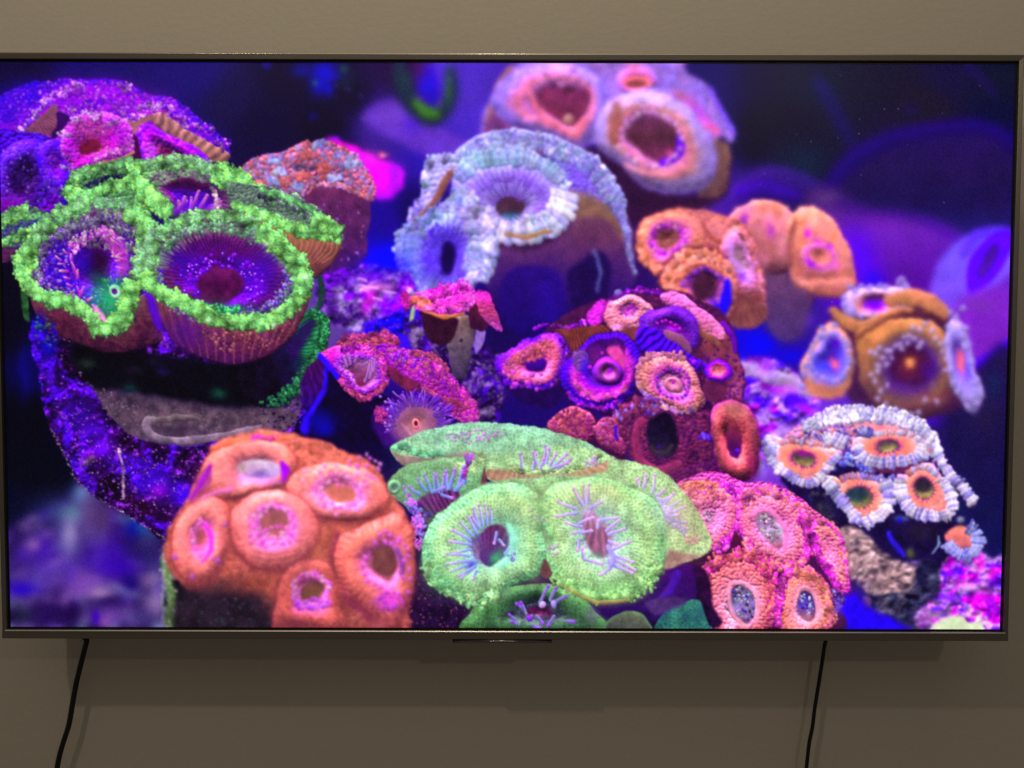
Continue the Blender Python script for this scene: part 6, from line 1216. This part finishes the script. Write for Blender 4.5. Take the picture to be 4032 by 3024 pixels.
YG = [(150,192,112),(136,196,122),(162,190,106),(126,184,114)]
def coral_lime():                                              # pale green colony, bottom centre
    CV.sh = ((84,116,74), .5, 1.04, 5)
    TC, TT = (120,120,190), (190,160,236)
    G = dict(bead=8.5, bamp=.5, k=.3, net=.42)
    blob([(905,1215),(935,1262),(1020,1280),(1300,1290),(1500,1220),(1540,1300),(1500,1370),(885,1370)], [(0,(40,16,40)),(1,(22,12,30))], soft=5, mott=.6)
    scatter([(890,1260),(960,1290),(1010,1300),(1000,1353),(890,1353)], 70, 3, [(60,40,50),(110,70,80),(40,20,60)], .3, .7)
    blob([(1270,1300),(1440,1230),(1500,1225),(1480,1330),(1300,1350)], [(54,16,80),(34,18,60)], soft=5, blur=2)
    stroke([(1465,1240),(1445,1280),(1420,1310)], [8,9,8], (60,26,130), soft=5, blur=2)
    # back lobes
    blob([(842,972),(855,956),(890,940),(940,926),(990,917),(1040,914),(1100,918),(1170,926),(1230,942),(1280,964),(1310,985),(1300,1030),(1160,1030),(1040,1020),(960,1010),(880,1005)], [(0,(118,198,146)),(.5,(130,196,132)),(1,(156,180,114))], **G, wob=3, tint=((120,190,170),.25))
    blob([(845,975),(875,985),(940,990),(1010,975),(1040,985),(1000,1002),(920,1008),(880,1010)], [(140,130,110),(120,96,90)], soft=3, mott=.3)
    beadband([(846,968),(870,960),(890,972),(920,980),(960,982)], 16, 70, 4, [(100,220,140),(120,210,150),(90,190,130)], .35)
    blob([(836,1060),(840,1035),(862,1015),(900,1000),(960,992),(1020,985),(1050,1000),(1040,1050),(1000,1090),(960,1130),(900,1120),(868,1090)], [(0,(120,180,110)),(.5,(90,160,100)),(1,(70,130,100))], **G, tint=((80,110,90),.35), wob=3)
    polyp((850,1055), ell(850,1050,14,16), [(0,(70,110,100)),(.6,(80,150,110)),(1,(110,190,120))], rim=.3)
    scatter([(965,940),(1040,930),(1090,940),(1040,960),(980,955)], 60, 3.2, [(190,150,220),(150,170,190),(220,110,200)], .4, .75)
    blob([(1050,985),(1100,975),(1200,968),(1300,975),(1330,990),(1400,1005),(1450,1035),(1500,1095),(1528,1145),(1536,1180),(1520,1202),(1480,1216),(1430,1228),(1380,1200),(1300,1060),(1150,1050),(1060,1040)], [(0,(136,196,124)),(.5,(146,192,122)),(1,(140,184,120))], **G, wob=3)
    # tan undersides
    blob([(1046,1024),(1080,1016),(1140,1024),(1220,1024),(1290,1006),(1316,994),(1306,1020),(1240,1032),(1190,1040),(1165,1066),(1140,1040),(1070,1042)], [(160,150,104),(148,120,92)], soft=4, ribs=(1160,900,80,.1), mott=.2)
    blob([(1048,1010),(1052,1060),(1038,1052)], (90,60,56), soft=2)
    blob([(1420,1130),(1440,1180),(1500,1200),(1520,1200),(1480,1216),(1430,1232),(1415,1190)], [(150,134,104),(140,126,104)], soft=6, mott=.3)
    beadband([(1100,1015),(1160,1020),(1220,1015),(1270,1002),(1305,985)], 14, 70, 4, YG, .35)
    beadband([(985,1020),(1020,1000),(1050,985)], 40, 90, 4, YG, .3, a=.7)
    # tentacles of the back lobes
    for x, y, a, l in [(1128,1008,-95,28),(1152,1010,-80,30),(1160,1000,-110,26),(1175,1005,-85,40),(1182,1002,-80,30),(1190,1006,-60,26),(1200,1008,-45,36),(1210,1010,-35,30),(1168,1012,-70,20),(1195,1012,-20,36)]:
        q = math.radians(a); tent(x, y, x + l * math.cos(q), y + l * math.sin(q), 3.8, (150,166,206), (196,160,246))
    scatter([(1265,1000),(1290,985),(1300,1000),(1275,1008)], 18, 3.4, [(190,170,210),(170,180,190)], .4, .8)
    blob([(900,1090),(930,1065),(980,1060),(990,1080),(950,1110),(935,1140),(910,1130)], [(90,44,90),(70,30,60)], soft=4, ribs=(990,1180,60,.3)); glow(892,1098,12,12,(50,10,200),.9); glow(925,1120,14,20,(60,110,80),.6)
    for x, y, a, l in [(915,1062,-115,30),(925,1060,-105,36),(938,1060,-90,36),(948,1062,-100,34),(958,1058,-85,30),(968,1056,-95,36),(975,1055,-80,40),(990,1052,-80,44),(905,1070,-140,30),(985,1060,-55,24),(930,1066,-20,34),(890,1085,-120,40),(898,1100,-150,30),(955,1068,20,24),(1000,1046,-85,40)]:
        q = math.radians(a); tent(x, y, x + l * math.cos(q), y + l * math.sin(q), 4, (104,146,214), (176,140,240))
    beadband([(1010,985),(1005,1010),(998,1035)], 8, 16, 4, [(190,80,220),(150,70,220),(226,60,190)], .4); scatter([(1000,985),(1025,985),(1020,995),(1005,998)], 12, 4, [(206,60,210),(160,90,220)], .4)
    scatter([(880,1060),(900,1090),(915,1150),(905,1190),(890,1160),(884,1110)], 80, 4, [(206,90,226),(230,130,220),(170,110,230)], .4, .9)
    scatter([(895,1110),(925,1105),(925,1150),(905,1160)], 30, 3.4, [(110,150,210),(150,130,230),(70,70,150)], .4, .85)
    # right lobe tentacles
    for x, y, a, l in [(1390,1062,-80,36),(1408,1066,-80,40),(1385,1065,-100,30),(1415,1080,-50,26),(1425,1090,-40,30),(1432,1096,-55,36),(1440,1105,-35,36),(1448,1112,-20,38),(1440,1120,-10,30),(1455,1126,10,30),(1462,1135,20,26),(1420,1100,-70,20),(1430,1115,-30,26),(1468,1145,40,20),(1445,1130,30,20)]:
        q = math.radians(a); tent(x, y, x + l * math.cos(q), y + l * math.sin(q), 3.6, (150,176,220), (220,196,250))
    scatter([(1405,1065),(1430,1080),(1470,1130),(1480,1155),(1450,1140),(1420,1100)], 60, 3.6, [(170,190,226),(150,170,220),(206,200,236)], .4, .85)
    scatter([(1310,1045),(1345,1035),(1372,1055),(1360,1070),(1330,1060)], 26, 3.2, [(190,180,200),(170,150,210)], .4, .7)
    scatter([(1480,1160),(1510,1150),(1520,1170),(1495,1180)], 20, 3.2, [(226,140,170),(190,200,150)], .4, .7)
    # low dark lobe
    polyp((1165,1320), [(1012,1370),(1015,1325),(1050,1290),(1100,1268),(1180,1262),(1250,1290),(1285,1320),(1300,1370)], [(0,(60,16,40)),(.14,(80,30,60)),(.26,(56,70,70)),(.6,(50,100,56)),(1,(64,130,60))], **G, mott=.4, tint=((40,70,60),.4))
    glow(1165,1255,30,12,(76,60,60),.7); glow(1280,1330,14,20,(90,80,110),.6)
    for x0, y0, x1, y1 in [(1168,1302,1185,1270),(1190,1300,1203,1274),(1200,1305,1226,1292),(1130,1318,1118,1305),(1135,1325,1126,1302),(1150,1330,1145,1338),(1160,1330,1172,1345),(1195,1330,1183,1350),(1110,1340,1100,1330),(1225,1345,1240,1348),(1150,1350,1165,1356),(1120,1350,1104,1346)]: tent(x0, y0, x1, y1, 4.2, (110,130,160), (150,90,236))
    stamp(1172,1308,7,(200,190,240),.4); stamp(1196,1308,6.5,(170,170,240),.4); stamp(1145,1336,7,(130,60,230),.5)
    polyp((1405,1352), [(1310,1370),(1318,1340),(1345,1325),(1375,1322),(1400,1340),(1405,1370)], [(0,(60,70,60)),(.6,(70,84,66)),(1,(80,130,80))], mott=.3, ribs=None) if False else blob([(1308,1370),(1320,1340),(1350,1324),(1380,1326),(1400,1345),(1406,1370)], [(96,120,80),(54,66,54)], soft=2.5, mott=.3, edge=((84,150,90),8,.8))
    blob([(1420,1370),(1430,1335),(1450,1310),(1490,1296),(1515,1305),(1530,1340),(1530,1370)], [(44,130,96),(36,96,84)], **G, wob=2, tint=((30,60,80),.4))
    blob([(1395,1300),(1470,1290),(1485,1300),(1430,1330),(1410,1330)], (66,50,90), soft=5, blur=2)
    blob([(960,1110),(1040,1050),(1160,1030),(1300,1030),(1400,1060),(1440,1140),(1430,1210),(1300,1240),(1180,1225),(1100,1250),(980,1200)], (128,194,124), **G, soft=4, mott=.25, tint=((134,196,130),.4))
    # front left cup
    polyp((1062,1185), [(910,1205),(916,1155),(940,1118),(975,1088),(1020,1062),(1070,1046),(1120,1046),(1160,1066),(1184,1110),(1172,1150),(1180,1195),(1165,1238),(1110,1262),(1075,1290),(1035,1302),(990,1292),(945,1262),(920,1235)], [(0,(56,16,50)),(.16,(76,24,60)),(.27,(84,70,120)),(.36,(110,200,150)),(.55,(130,200,132)),(.78,(134,200,122)),(.9,(110,206,132)),(1,(100,190,124))], **G, wob=3, rim=.22, dip=.25, tint=((160,184,104),.22), stripes=(76,.07,.4,1.05))
    beadband([(918,1215),(940,1255),(985,1288),(1035,1298),(1080,1284)], 34, 190, 4.0, [(116,204,124),(128,210,130),(144,204,116),(100,180,112)], .25)
    blob([(1035,1185),(1040,1155),(1065,1135),(1090,1140),(1098,1170),(1085,1200),(1060,1225),(1040,1215)], [(76,26,56),(60,20,60),(46,16,70)], soft=4, ribs=(1060,1240,50,.3)); glow(1072,1205,10,18,(40,180,90),.8,40); glow(1020,1222,9,9,(50,10,190),.8)
    for x, y, a, l in [(1030,1150,-120,36),(1022,1158,-135,42),(1015,1168,-150,40),(1015,1178,-170,44),(1014,1190,170,34),(1012,1205,190,50),(1010,1215,175,44),(1008,1222,160,34),(1020,1230,140,30),(1035,1140,-110,46),(1042,1135,-105,44),(1052,1132,-100,40),(1035,1140,-125,30),(1062,1130,-95,30),(1075,1150,-80,-24),(1080,1165,60,14),(1030,1235,110,18),(1025,1225,150,36),(1090,1195,-60,16)]:
        q = math.radians(a); tent(x, y, x + l * math.cos(q), y + l * math.sin(q), 3.4, (120,156,214), (206,176,250))
    stroke([(1098,1135),(1108,1165),(1100,1200),(1080,1228)], [5,7,7,5], (120,230,190), soft=4, blur=2, a=.8)
    scatter([(1095,1200),(1110,1195),(1108,1215)], 10, 3, [(150,90,220)], .4)
    # front right cup
    polyp((1290,1160), [(1180,1200),(1190,1180),(1172,1130),(1165,1080),(1190,1050),(1240,1034),(1300,1032),(1360,1048),(1410,1078),(1432,1120),(1436,1170),(1430,1220),(1408,1262),(1365,1292),(1310,1302),(1255,1288),(1210,1258),(1185,1228)], [(0,(110,60,50)),(.14,(120,70,60)),(.24,(130,160,150)),(.36,(130,206,150)),(.58,(136,200,128)),(.8,(140,202,120)),(.92,(118,210,126)),(1,(108,194,120))], **G, wob=3, rim=.2, dip=.22, tint=((162,186,106),.22), stripes=(80,.07,.4,1.05))
    beadband([(1195,1240),(1235,1275),(1300,1292),(1360,1284),(1405,1255),(1425,1215)], 40, 260, 4.0, [(126,210,108),(142,212,104),(148,208,124),(112,190,106)], .25)
    stroke([(1210,1262),(1260,1292),(1310,1304),(1360,1296)], [2,4,5,3], (150,140,70), soft=3, a=.8)
    blob([(1258,1120),(1272,1100),(1285,1110),(1298,1140),(1316,1160),(1322,1185),(1305,1205),(1280,1195),(1262,1160)], [(150,116,110),(112,70,72),(96,64,70)], soft=5, ribs=(1290,1060,40,.2)); glow(1270,1105,12,14,(180,190,220),.7); glow(1290,1200,20,6,(70,120,70),.6)
    for x, y, a, l in [(1258,1090,-120,42),(1264,1086,-95,36),(1270,1086,-85,38),(1245,1100,-160,46),(1245,1108,170,44),(1275,1100,-30,28),(1255,1140,-165,36),(1258,1150,170,22),(1250,1132,-20,34),(1255,1155,-15,22),(1298,1125,-15,34),(1310,1148,-45,36),(1316,1155,-20,36),(1318,1170,20,18),(1320,1190,-25,46),(1330,1200,20,40),(1330,1208,30,50),(1326,1220,25,44),(1318,1228,150,24),(1262,1208,15,40),(1258,1205,-95,20),(1250,1170,100,20),(1290,1140,-80,14)]:
        q = math.radians(a); tent(x, y, x + l * math.cos(q), y + l * math.sin(q), 3.8, (150,166,220), (216,190,252))
    glow(1322,1215,8,8,(60,20,230),.9); stroke([(1316,1180),(1326,1200),(1320,1222)], [5,7,5], (150,160,220), soft=3)
    scatter([(1182,1185),(1200,1175),(1215,1185),(1195,1200)], 16, 3.4, [(170,200,180),(190,190,200)], .4, .8)
    blob([(1165,1235),(1178,1208),(1190,1235),(1180,1250)], (90,66,56), soft=4)
    scatter([(1140,1100),(1180,1110),(1180,1130),(1150,1120)], 16, 3, [(170,190,200),(150,210,190)], .4, .7)
    for x, y, rx, ry, c, a in [(1150,1090,60,40,(150,160,90),.35),(1300,1060,70,26,(160,160,90),.4),(960,1250,50,40,(84,190,110),.3),(1310,1270,80,24,(110,220,110),.3),(1105,1180,24,50,(120,240,190),.35),(1020,970,120,26,(110,190,150),.3),(1480,1120,40,60,(160,170,96),.35),(900,1040,50,40,(96,170,110),.3)]: glow(x, y, rx, ry, c, a)
    glow(1285,1130,50,60,(196,196,236),.28); glow(1035,1180,44,50,(170,190,236),.25); glow(1320,1205,30,26,(190,190,240),.3); glow(1440,1110,40,30,(206,206,236),.3,40)

def coral_pink():                                              # pink and orange beaded colony, lower right
    CV.sh = ((110,40,70), .5, 1.04, 4)
    PM = [(226,60,200),(236,90,190),(206,40,206),(240,120,200)]
    OP = [(236,140,130),(232,126,140),(240,150,140),(224,134,100)]
    blob([(1470,1150),(1560,1180),(1680,1230),(1760,1200),(1800,1290),(1810,1370),(1500,1370)], (56,26,46), soft=4, mott=.4)
    blob([(1458,1058),(1480,1036),(1530,1020),(1575,1028),(1610,1044),(1660,1044),(1705,1062),(1752,1096),(1790,1125),(1800,1160),(1760,1200),(1640,1150),(1550,1100)], [(0,(234,90,186)),(1,(232,120,140))], bead=8, bamp=1.2, k=.6, wob=3, tint=((230,50,200),.5))
    blob([(1475,1045),(1520,1036),(1555,1048),(1530,1062),(1485,1062)], (230,124,110), bead=8, bamp=1.2, soft=4)
    # left lobe
    polyp((1535,1115), [(1462,1078),(1480,1062),(1530,1056),(1580,1066),(1604,1095),(1600,1135),(1575,1172),(1545,1190),(1525,1170),(1500,1130)], [(0,(150,90,130)),(.16,(190,130,170)),(.3,(250,130,196)),(.5,(244,124,180)),(.75,(238,124,150)),(1,(230,70,196))], bead=8, bamp=1.1, k=.42, wob=2, mott=.15, rim=.18)
    beadband([(1555,1050),(1590,1062),(1608,1095),(1602,1135),(1575,1170),(1545,1186)], 22, 130, 4.3, PM + [(190,30,220)], .4)
    beadband([(1470,1070),(1500,1062),(1545,1062),(1570,1080)], 26, 90, 4.2, OP + PM[:1], .35); scatter([(1518,1105),(1535,1100),(1540,1125),(1525,1128)], 18, 3, [(150,110,150),(220,190,220),(90,60,110)], .4, .85)
    # middle
    blob([(1590,1150),(1610,1180),(1650,1225),(1610,1215),(1580,1190)], (70,26,40), soft=3)
    polyp((1665,1145), [(1594,1120),(1600,1082),(1625,1062),(1665,1060),(1710,1076),(1742,1105),(1756,1150),(1748,1195),(1715,1228),(1680,1226),(1640,1205),(1608,1165)], [(0,(150,110,160)),(.24,(190,130,180)),(.36,(250,126,196)),(.52,(246,126,176)),(.74,(236,130,146)),(1,(230,66,200))], bead=8, bamp=1.1, k=.42, wob=2, mott=.15, rim=.18)
    blob([(1632,1120),(1650,1108),(1675,1122),(1692,1150),(1690,1185),(1668,1180),(1645,1155)], [(110,90,100),(190,170,200),(150,90,110)], soft=4, mott=.5); scatter([(1635,1120),(1655,1112),(1685,1150),(1680,1178),(1650,1155)], 44, 3.4, [(230,210,230),(90,70,70),(190,120,210),(150,170,150)], .5, .85)
    beadband([(1600,1100),(1625,1070),(1670,1066),(1710,1082),(1740,1115),(1750,1155),(1744,1195)], 26, 230, 4.2, PM + OP, .4); beadband([(1610,1168),(1640,1205),(1680,1224),(1715,1224),(1742,1200)], 22, 120, 4.4, OP + PM[:2], .4); beadband([(1725,1120),(1748,1150),(1744,1200)], 22, 70, 4.4, [(216,60,190),(190,40,180),(226,90,180)], .35)
    # right
    polyp((1795,1185), [(1754,1150),(1762,1122),(1788,1122),(1815,1150),(1830,1195),(1838,1250),(1832,1278),(1810,1278),(1785,1245),(1764,1200)], [(0,(250,130,180)),(.4,(244,126,166)),(.7,(228,134,120)),(1,(222,60,204))], bead=8, bamp=1.1, k=.42, wob=2, rim=.18)
    beadband([(1760,1150),(1772,1195),(1795,1240),(1818,1270)], 22, 100, 4.4, PM + [(190,40,190)], .4); beadband([(1770,1122),(1800,1135),(1822,1180),(1834,1240)], 14, 80, 4, OP + PM, .4)
    blob([(1750,1205),(1775,1230),(1795,1262),(1775,1270),(1755,1240)], (56,20,60), soft=3)
    rockmass([(1785,1265),(1815,1280),(1825,1300),(1800,1330),(1785,1300)], (60,40,80), [((130,110,170),12,.52)], (200,190,230), .3, soft=3)
    # low left ring
    polyp((1604,1308), ell(1592,1302,88,108), [(0,(90,70,110)),(.3,(110,90,130)),(.38,(255,166,190)),(.52,(240,132,156)),(.75,(214,110,110)),(1,(190,76,130))], bead=9, bamp=1.2, k=.4, wob=2, mott=.15, rim=.16, dip=.3)
    beadband([(1508,1320),(1510,1270),(1530,1225),(1568,1204),(1610,1202),(1650,1220),(1670,1262),(1676,1330)], 34, 230, 4.8, [(206,96,96),(220,110,106),(190,76,110),(206,130,96),(226,60,176),(170,66,96)], .35)
    blob(ell(1603,1308,30,44,-14), [(60,50,70),(120,110,160),(110,80,110)], soft=4, mott=.5); scatter([(1580,1285),(1605,1268),(1630,1300),(1625,1340),(1595,1330)], 50, 3.4, [(150,200,190),(190,150,220),(70,50,190),(226,200,226),(60,70,70)], .5, .9)
    stroke([(1572,1280),(1576,1310),(1590,1338),(1612,1354)], [4,4,4,4], (240,160,160), soft=3, a=.8); scatter(ell(1530,1318,12,9), 14, 4.6, [(190,50,210),(150,150,110)], .4)
    # low right ring
    polyp((1745,1308), ell(1740,1312,59,86), [(0,(70,60,100)),(.28,(96,80,120)),(.4,(250,156,176)),(.58,(232,136,140)),(.8,(212,126,104)),(1,(206,84,140))], bead=7, bamp=.8, k=.4, wob=2, mott=.15, rim=.16, dip=.3)
    beadband([(1684,1353),(1684,1300),(1692,1255),(1715,1234)], 22, 110, 4.6, [(226,60,210),(206,40,200),(236,110,190),(170,60,110)], .4); beadband([(1715,1236),(1750,1238),(1780,1270),(1794,1320),(1794,1353)], 22, 130, 4.2, [(220,140,96),(206,120,96),(226,110,150)], .38)
    blob(ell(1745,1310,20,36,-12), [(60,56,90),(76,60,150),(170,110,100)], soft=3.5, mott=.5); scatter([(1728,1290),(1750,1288),(1760,1320),(1745,1330)], 26, 3, [(150,170,200),(60,30,190),(190,200,210)], .5, .85)
    glow(1812,1310,8,20,(110,60,230),.6)
    stroke([(1572,1285),(1580,1262),(1602,1258),(1628,1275),(1640,1310),(1636,1345)], 5, (250,160,186), soft=3, a=.8); stroke([(1722,1290),(1732,1270),(1750,1272),(1766,1300),(1770,1335)], 4, (250,160,180), soft=3, a=.8)
    stroke([(1630,1112),(1650,1102),(1678,1118),(1698,1150),(1698,1185)], 5, (250,140,196), soft=3, a=.8)
    beadband([(1512,1340),(1506,1300),(1514,1255),(1535,1222)], 22, 80, 4.6, [(206,60,170),(170,60,110),(150,80,90)], .35)

def finish():
    im = CV.img
    g = CV.rng
    b = gblur(np.clip(im[::3, ::3] - 120, 0, 255), 7 * CV.px)
    up = np.repeat(np.repeat(b, 3, axis=0), 3, axis=1)[:im.shape[0], :im.shape[1]]
    if up.shape[:2] == im.shape[:2]: im += 0.11 * gblur(up, 2)  # bloom: soft haze painted into the colours round bright parts
    l = im.mean(axis=2, keepdims=True)
    gr = sst(0, 30, im[..., 1] - np.maximum(im[..., 0], im[..., 2] * .9))          # colour grade: all but the greens lean towards violet
    im[:] = l + (im - l) * (1.06 - .20 * gr)[..., None]
    dk = 1 - sst(20, 130, l[..., 0])
    im[..., 1] *= 1 - 0.06 * (1 - gr)
    im[..., 2] += (1 - gr) * (5 + 12 * dk * sst(8, 40, l[..., 0])); im[..., 0] += (1 - gr) * 3 * dk
    im += (g.randn(*im.shape[:2])[..., None] * 3.2 + g.randn(*im.shape) * 1.6).astype(np.float32)
    im[:] = im * 1.07 - 9 * (1 - sst(0, 120, im))
    np.clip(im, 1, 255, out=im)

def paint():
    background()
    for fn, sig, *w in ((coral_top, 3.4, (6, 2.5)), (coral_violet, 1.0, (5, 2)), (coral_red, 1.6, (6, 2)), (coral_lavender, 2.3, (6, 2.5)), (coral_orange_back, 2.6, (7, 3)),
                    (reef_middle, 1.6, (6, 2)), (coral_mushroom, 1.0, (5, 2)), (coral_plum, 1.1, (7, 2), (.94, .84, 1.02)), (coral_amber, 3.0, (6, 3)), (reef_left, .9, (6, 2)),
                    (coral_green, .7, (5, 1.6)), (coral_magenta, .6, (5, 1.5), (.92, .84, 1.04)), (coral_white, 1.5, (6, 2)), (coral_pink, .7, (5, .8)), (coral_lime, .8, (5, 1.0), (1.12, 1.0, 1.08)), (coral_salmon, 2.3, (6, 2.5))):
        layer(fn, sig, *w)
    finish()

# ---------------------------------------------------------------- the picture on the panel
NX, NY = 1200, 675
def photo_xy(x, z):                 # panel point -> picture plan coordinates (2212 wide)
    R = np.array(CAM_MAT); d = np.stack([x - CAM_POS.x, np.zeros_like(x) - CAM_POS.y, z - CAM_POS.z], -1) @ R
    return 1106 + 2212 * LENS_PX * d[..., 0] / -d[..., 2], 829.5 - 2212 * LENS_PX * d[..., 1] / -d[..., 2]
gx, gz = np.meshgrid(np.linspace(-HW, HW, NX), np.linspace(HH, -HH, NY))
px_, py_ = photo_xy(gx, gz)
cv_init(px_.astype(np.float32), py_.astype(np.float32), NX / (px_[0, -1] - px_[0, 0]))
paint()
col = np.ones((NY, NX, 4), np.float32); s = np.clip(CV.img / 255.0, 0, 1)
col[..., :3] = np.where(s <= 0.04045, s / 12.92, ((s + 0.055) / 1.055) ** 2.4)
me = bpy.data.meshes.new('screen')
co = np.stack([gx, np.full_like(gx, 0.002), gz], -1).astype(np.float32)
me.vertices.add(NX * NY); me.vertices.foreach_set('co', co.ravel())
idx = np.arange(NX * NY).reshape(NY, NX)
quads = np.stack([idx[:-1, :-1], idx[1:, :-1], idx[1:, 1:], idx[:-1, 1:]], -1).reshape(-1, 4)
me.loops.add(quads.size); me.loops.foreach_set('vertex_index', quads.ravel().astype(np.int32))
me.polygons.add(len(quads)); me.polygons.foreach_set('loop_start', np.arange(0, quads.size, 4, dtype=np.int32))
me.update(calc_edges=True)
at = me.color_attributes.new('picture', 'FLOAT_COLOR', 'POINT'); at.data.foreach_set('color', col.ravel())
scr = tvp(link('screen', me, M_SCREEN)); scr['label'] = 'lit screen with a picture of violet, lime and orange corals'

# ---------------------------------------------------------------- cables
def cable(name, pts, r, label):
    p = spl(pts, 12, False) if False else None
    P = np.array(pts, float); path = []
    for i in range(len(P) - 1):
        p0, p1, p2, p3 = P[max(i - 1, 0)], P[i], P[i + 1], P[min(i + 2, len(P) - 1)]
        for k in range(10):
            t = k / 10
            path.append(0.5 * (2 * p1 + (p2 - p0) * t + (2 * p0 - 5 * p1 + 4 * p2 - p3) * t * t + (3 * p1 - p0 - 3 * p2 + p3) * t ** 3))
    path.append(P[-1])
    bm = bmesh.new(); rings = []; nr = 12
    for i, q in enumerate(path):
        tng = Vector(path[min(i + 1, len(path) - 1)] - path[max(i - 1, 0)]).normalized()
        u = tng.cross(Vector((0, 1, 0))).normalized(); v = tng.cross(u)
        rings.append([bm.verts.new(Vector(q) + (u * math.cos(2 * math.pi * k / nr) + v * math.sin(2 * math.pi * k / nr)) * r) for k in range(nr)])
    for a, b in zip(rings, rings[1:]):
        for k in range(nr): bm.faces.new((a[k], a[(k + 1) % nr], b[(k + 1) % nr], b[k]))
    bm.faces.new(rings[0][::-1]); bm.faces.new(rings[-1])
    o = bm_obj(name, bm, M_CABLE, None, True)
    o['label'] = label; o['category'] = 'cable'; o['group'] = 'cables hanging below the television'
    return o
def at_px(x, y, Y):                 # the point at depth Y seen at plan coordinates (x, y)
    d = CAM_MAT @ Vector(((x - 1106) / (2212 * LENS_PX), -(y - 829.5) / (2212 * LENS_PX), -1))
    return CAM_POS + d * ((Y - CAM_POS.y) / d.y)
def cab_pts(seq): return [tuple(at_px(x, y, Y)) for x, y, Y in seq]
cable('power_cable', [(-0.42, 0.064, -0.22), (-0.435, 0.074, -0.27)] + cab_pts([(196, 1352, .078), (187, 1386, .079), (176, 1430, .080), (164, 1480, .081), (156, 1525, .082), (149, 1565, .083), (138, 1600, .083), (128, 1635, .083), (122, 1675, .083), (118, 1760, .084), (125, 1900, .086)]), 0.0033, 'thicker black cable hanging down the wall below the dark blurred violet corner of the picture')
cable('signal_cable', [(0.40, 0.064, -0.22), (0.41, 0.074, -0.27)] + cab_pts([(1794, 1352, .080), (1783, 1386, .081), (1776, 1430, .082), (1768, 1480, .083), (1760, 1530, .084), (1755, 1570, .084), (1748, 1605, .084), (1744, 1640, .084), (1740, 1680, .084), (1736, 1760, .085), (1742, 1900, .087)]), 0.0024, 'thinner black cable hanging down the wall below the pink and orange beaded corals')
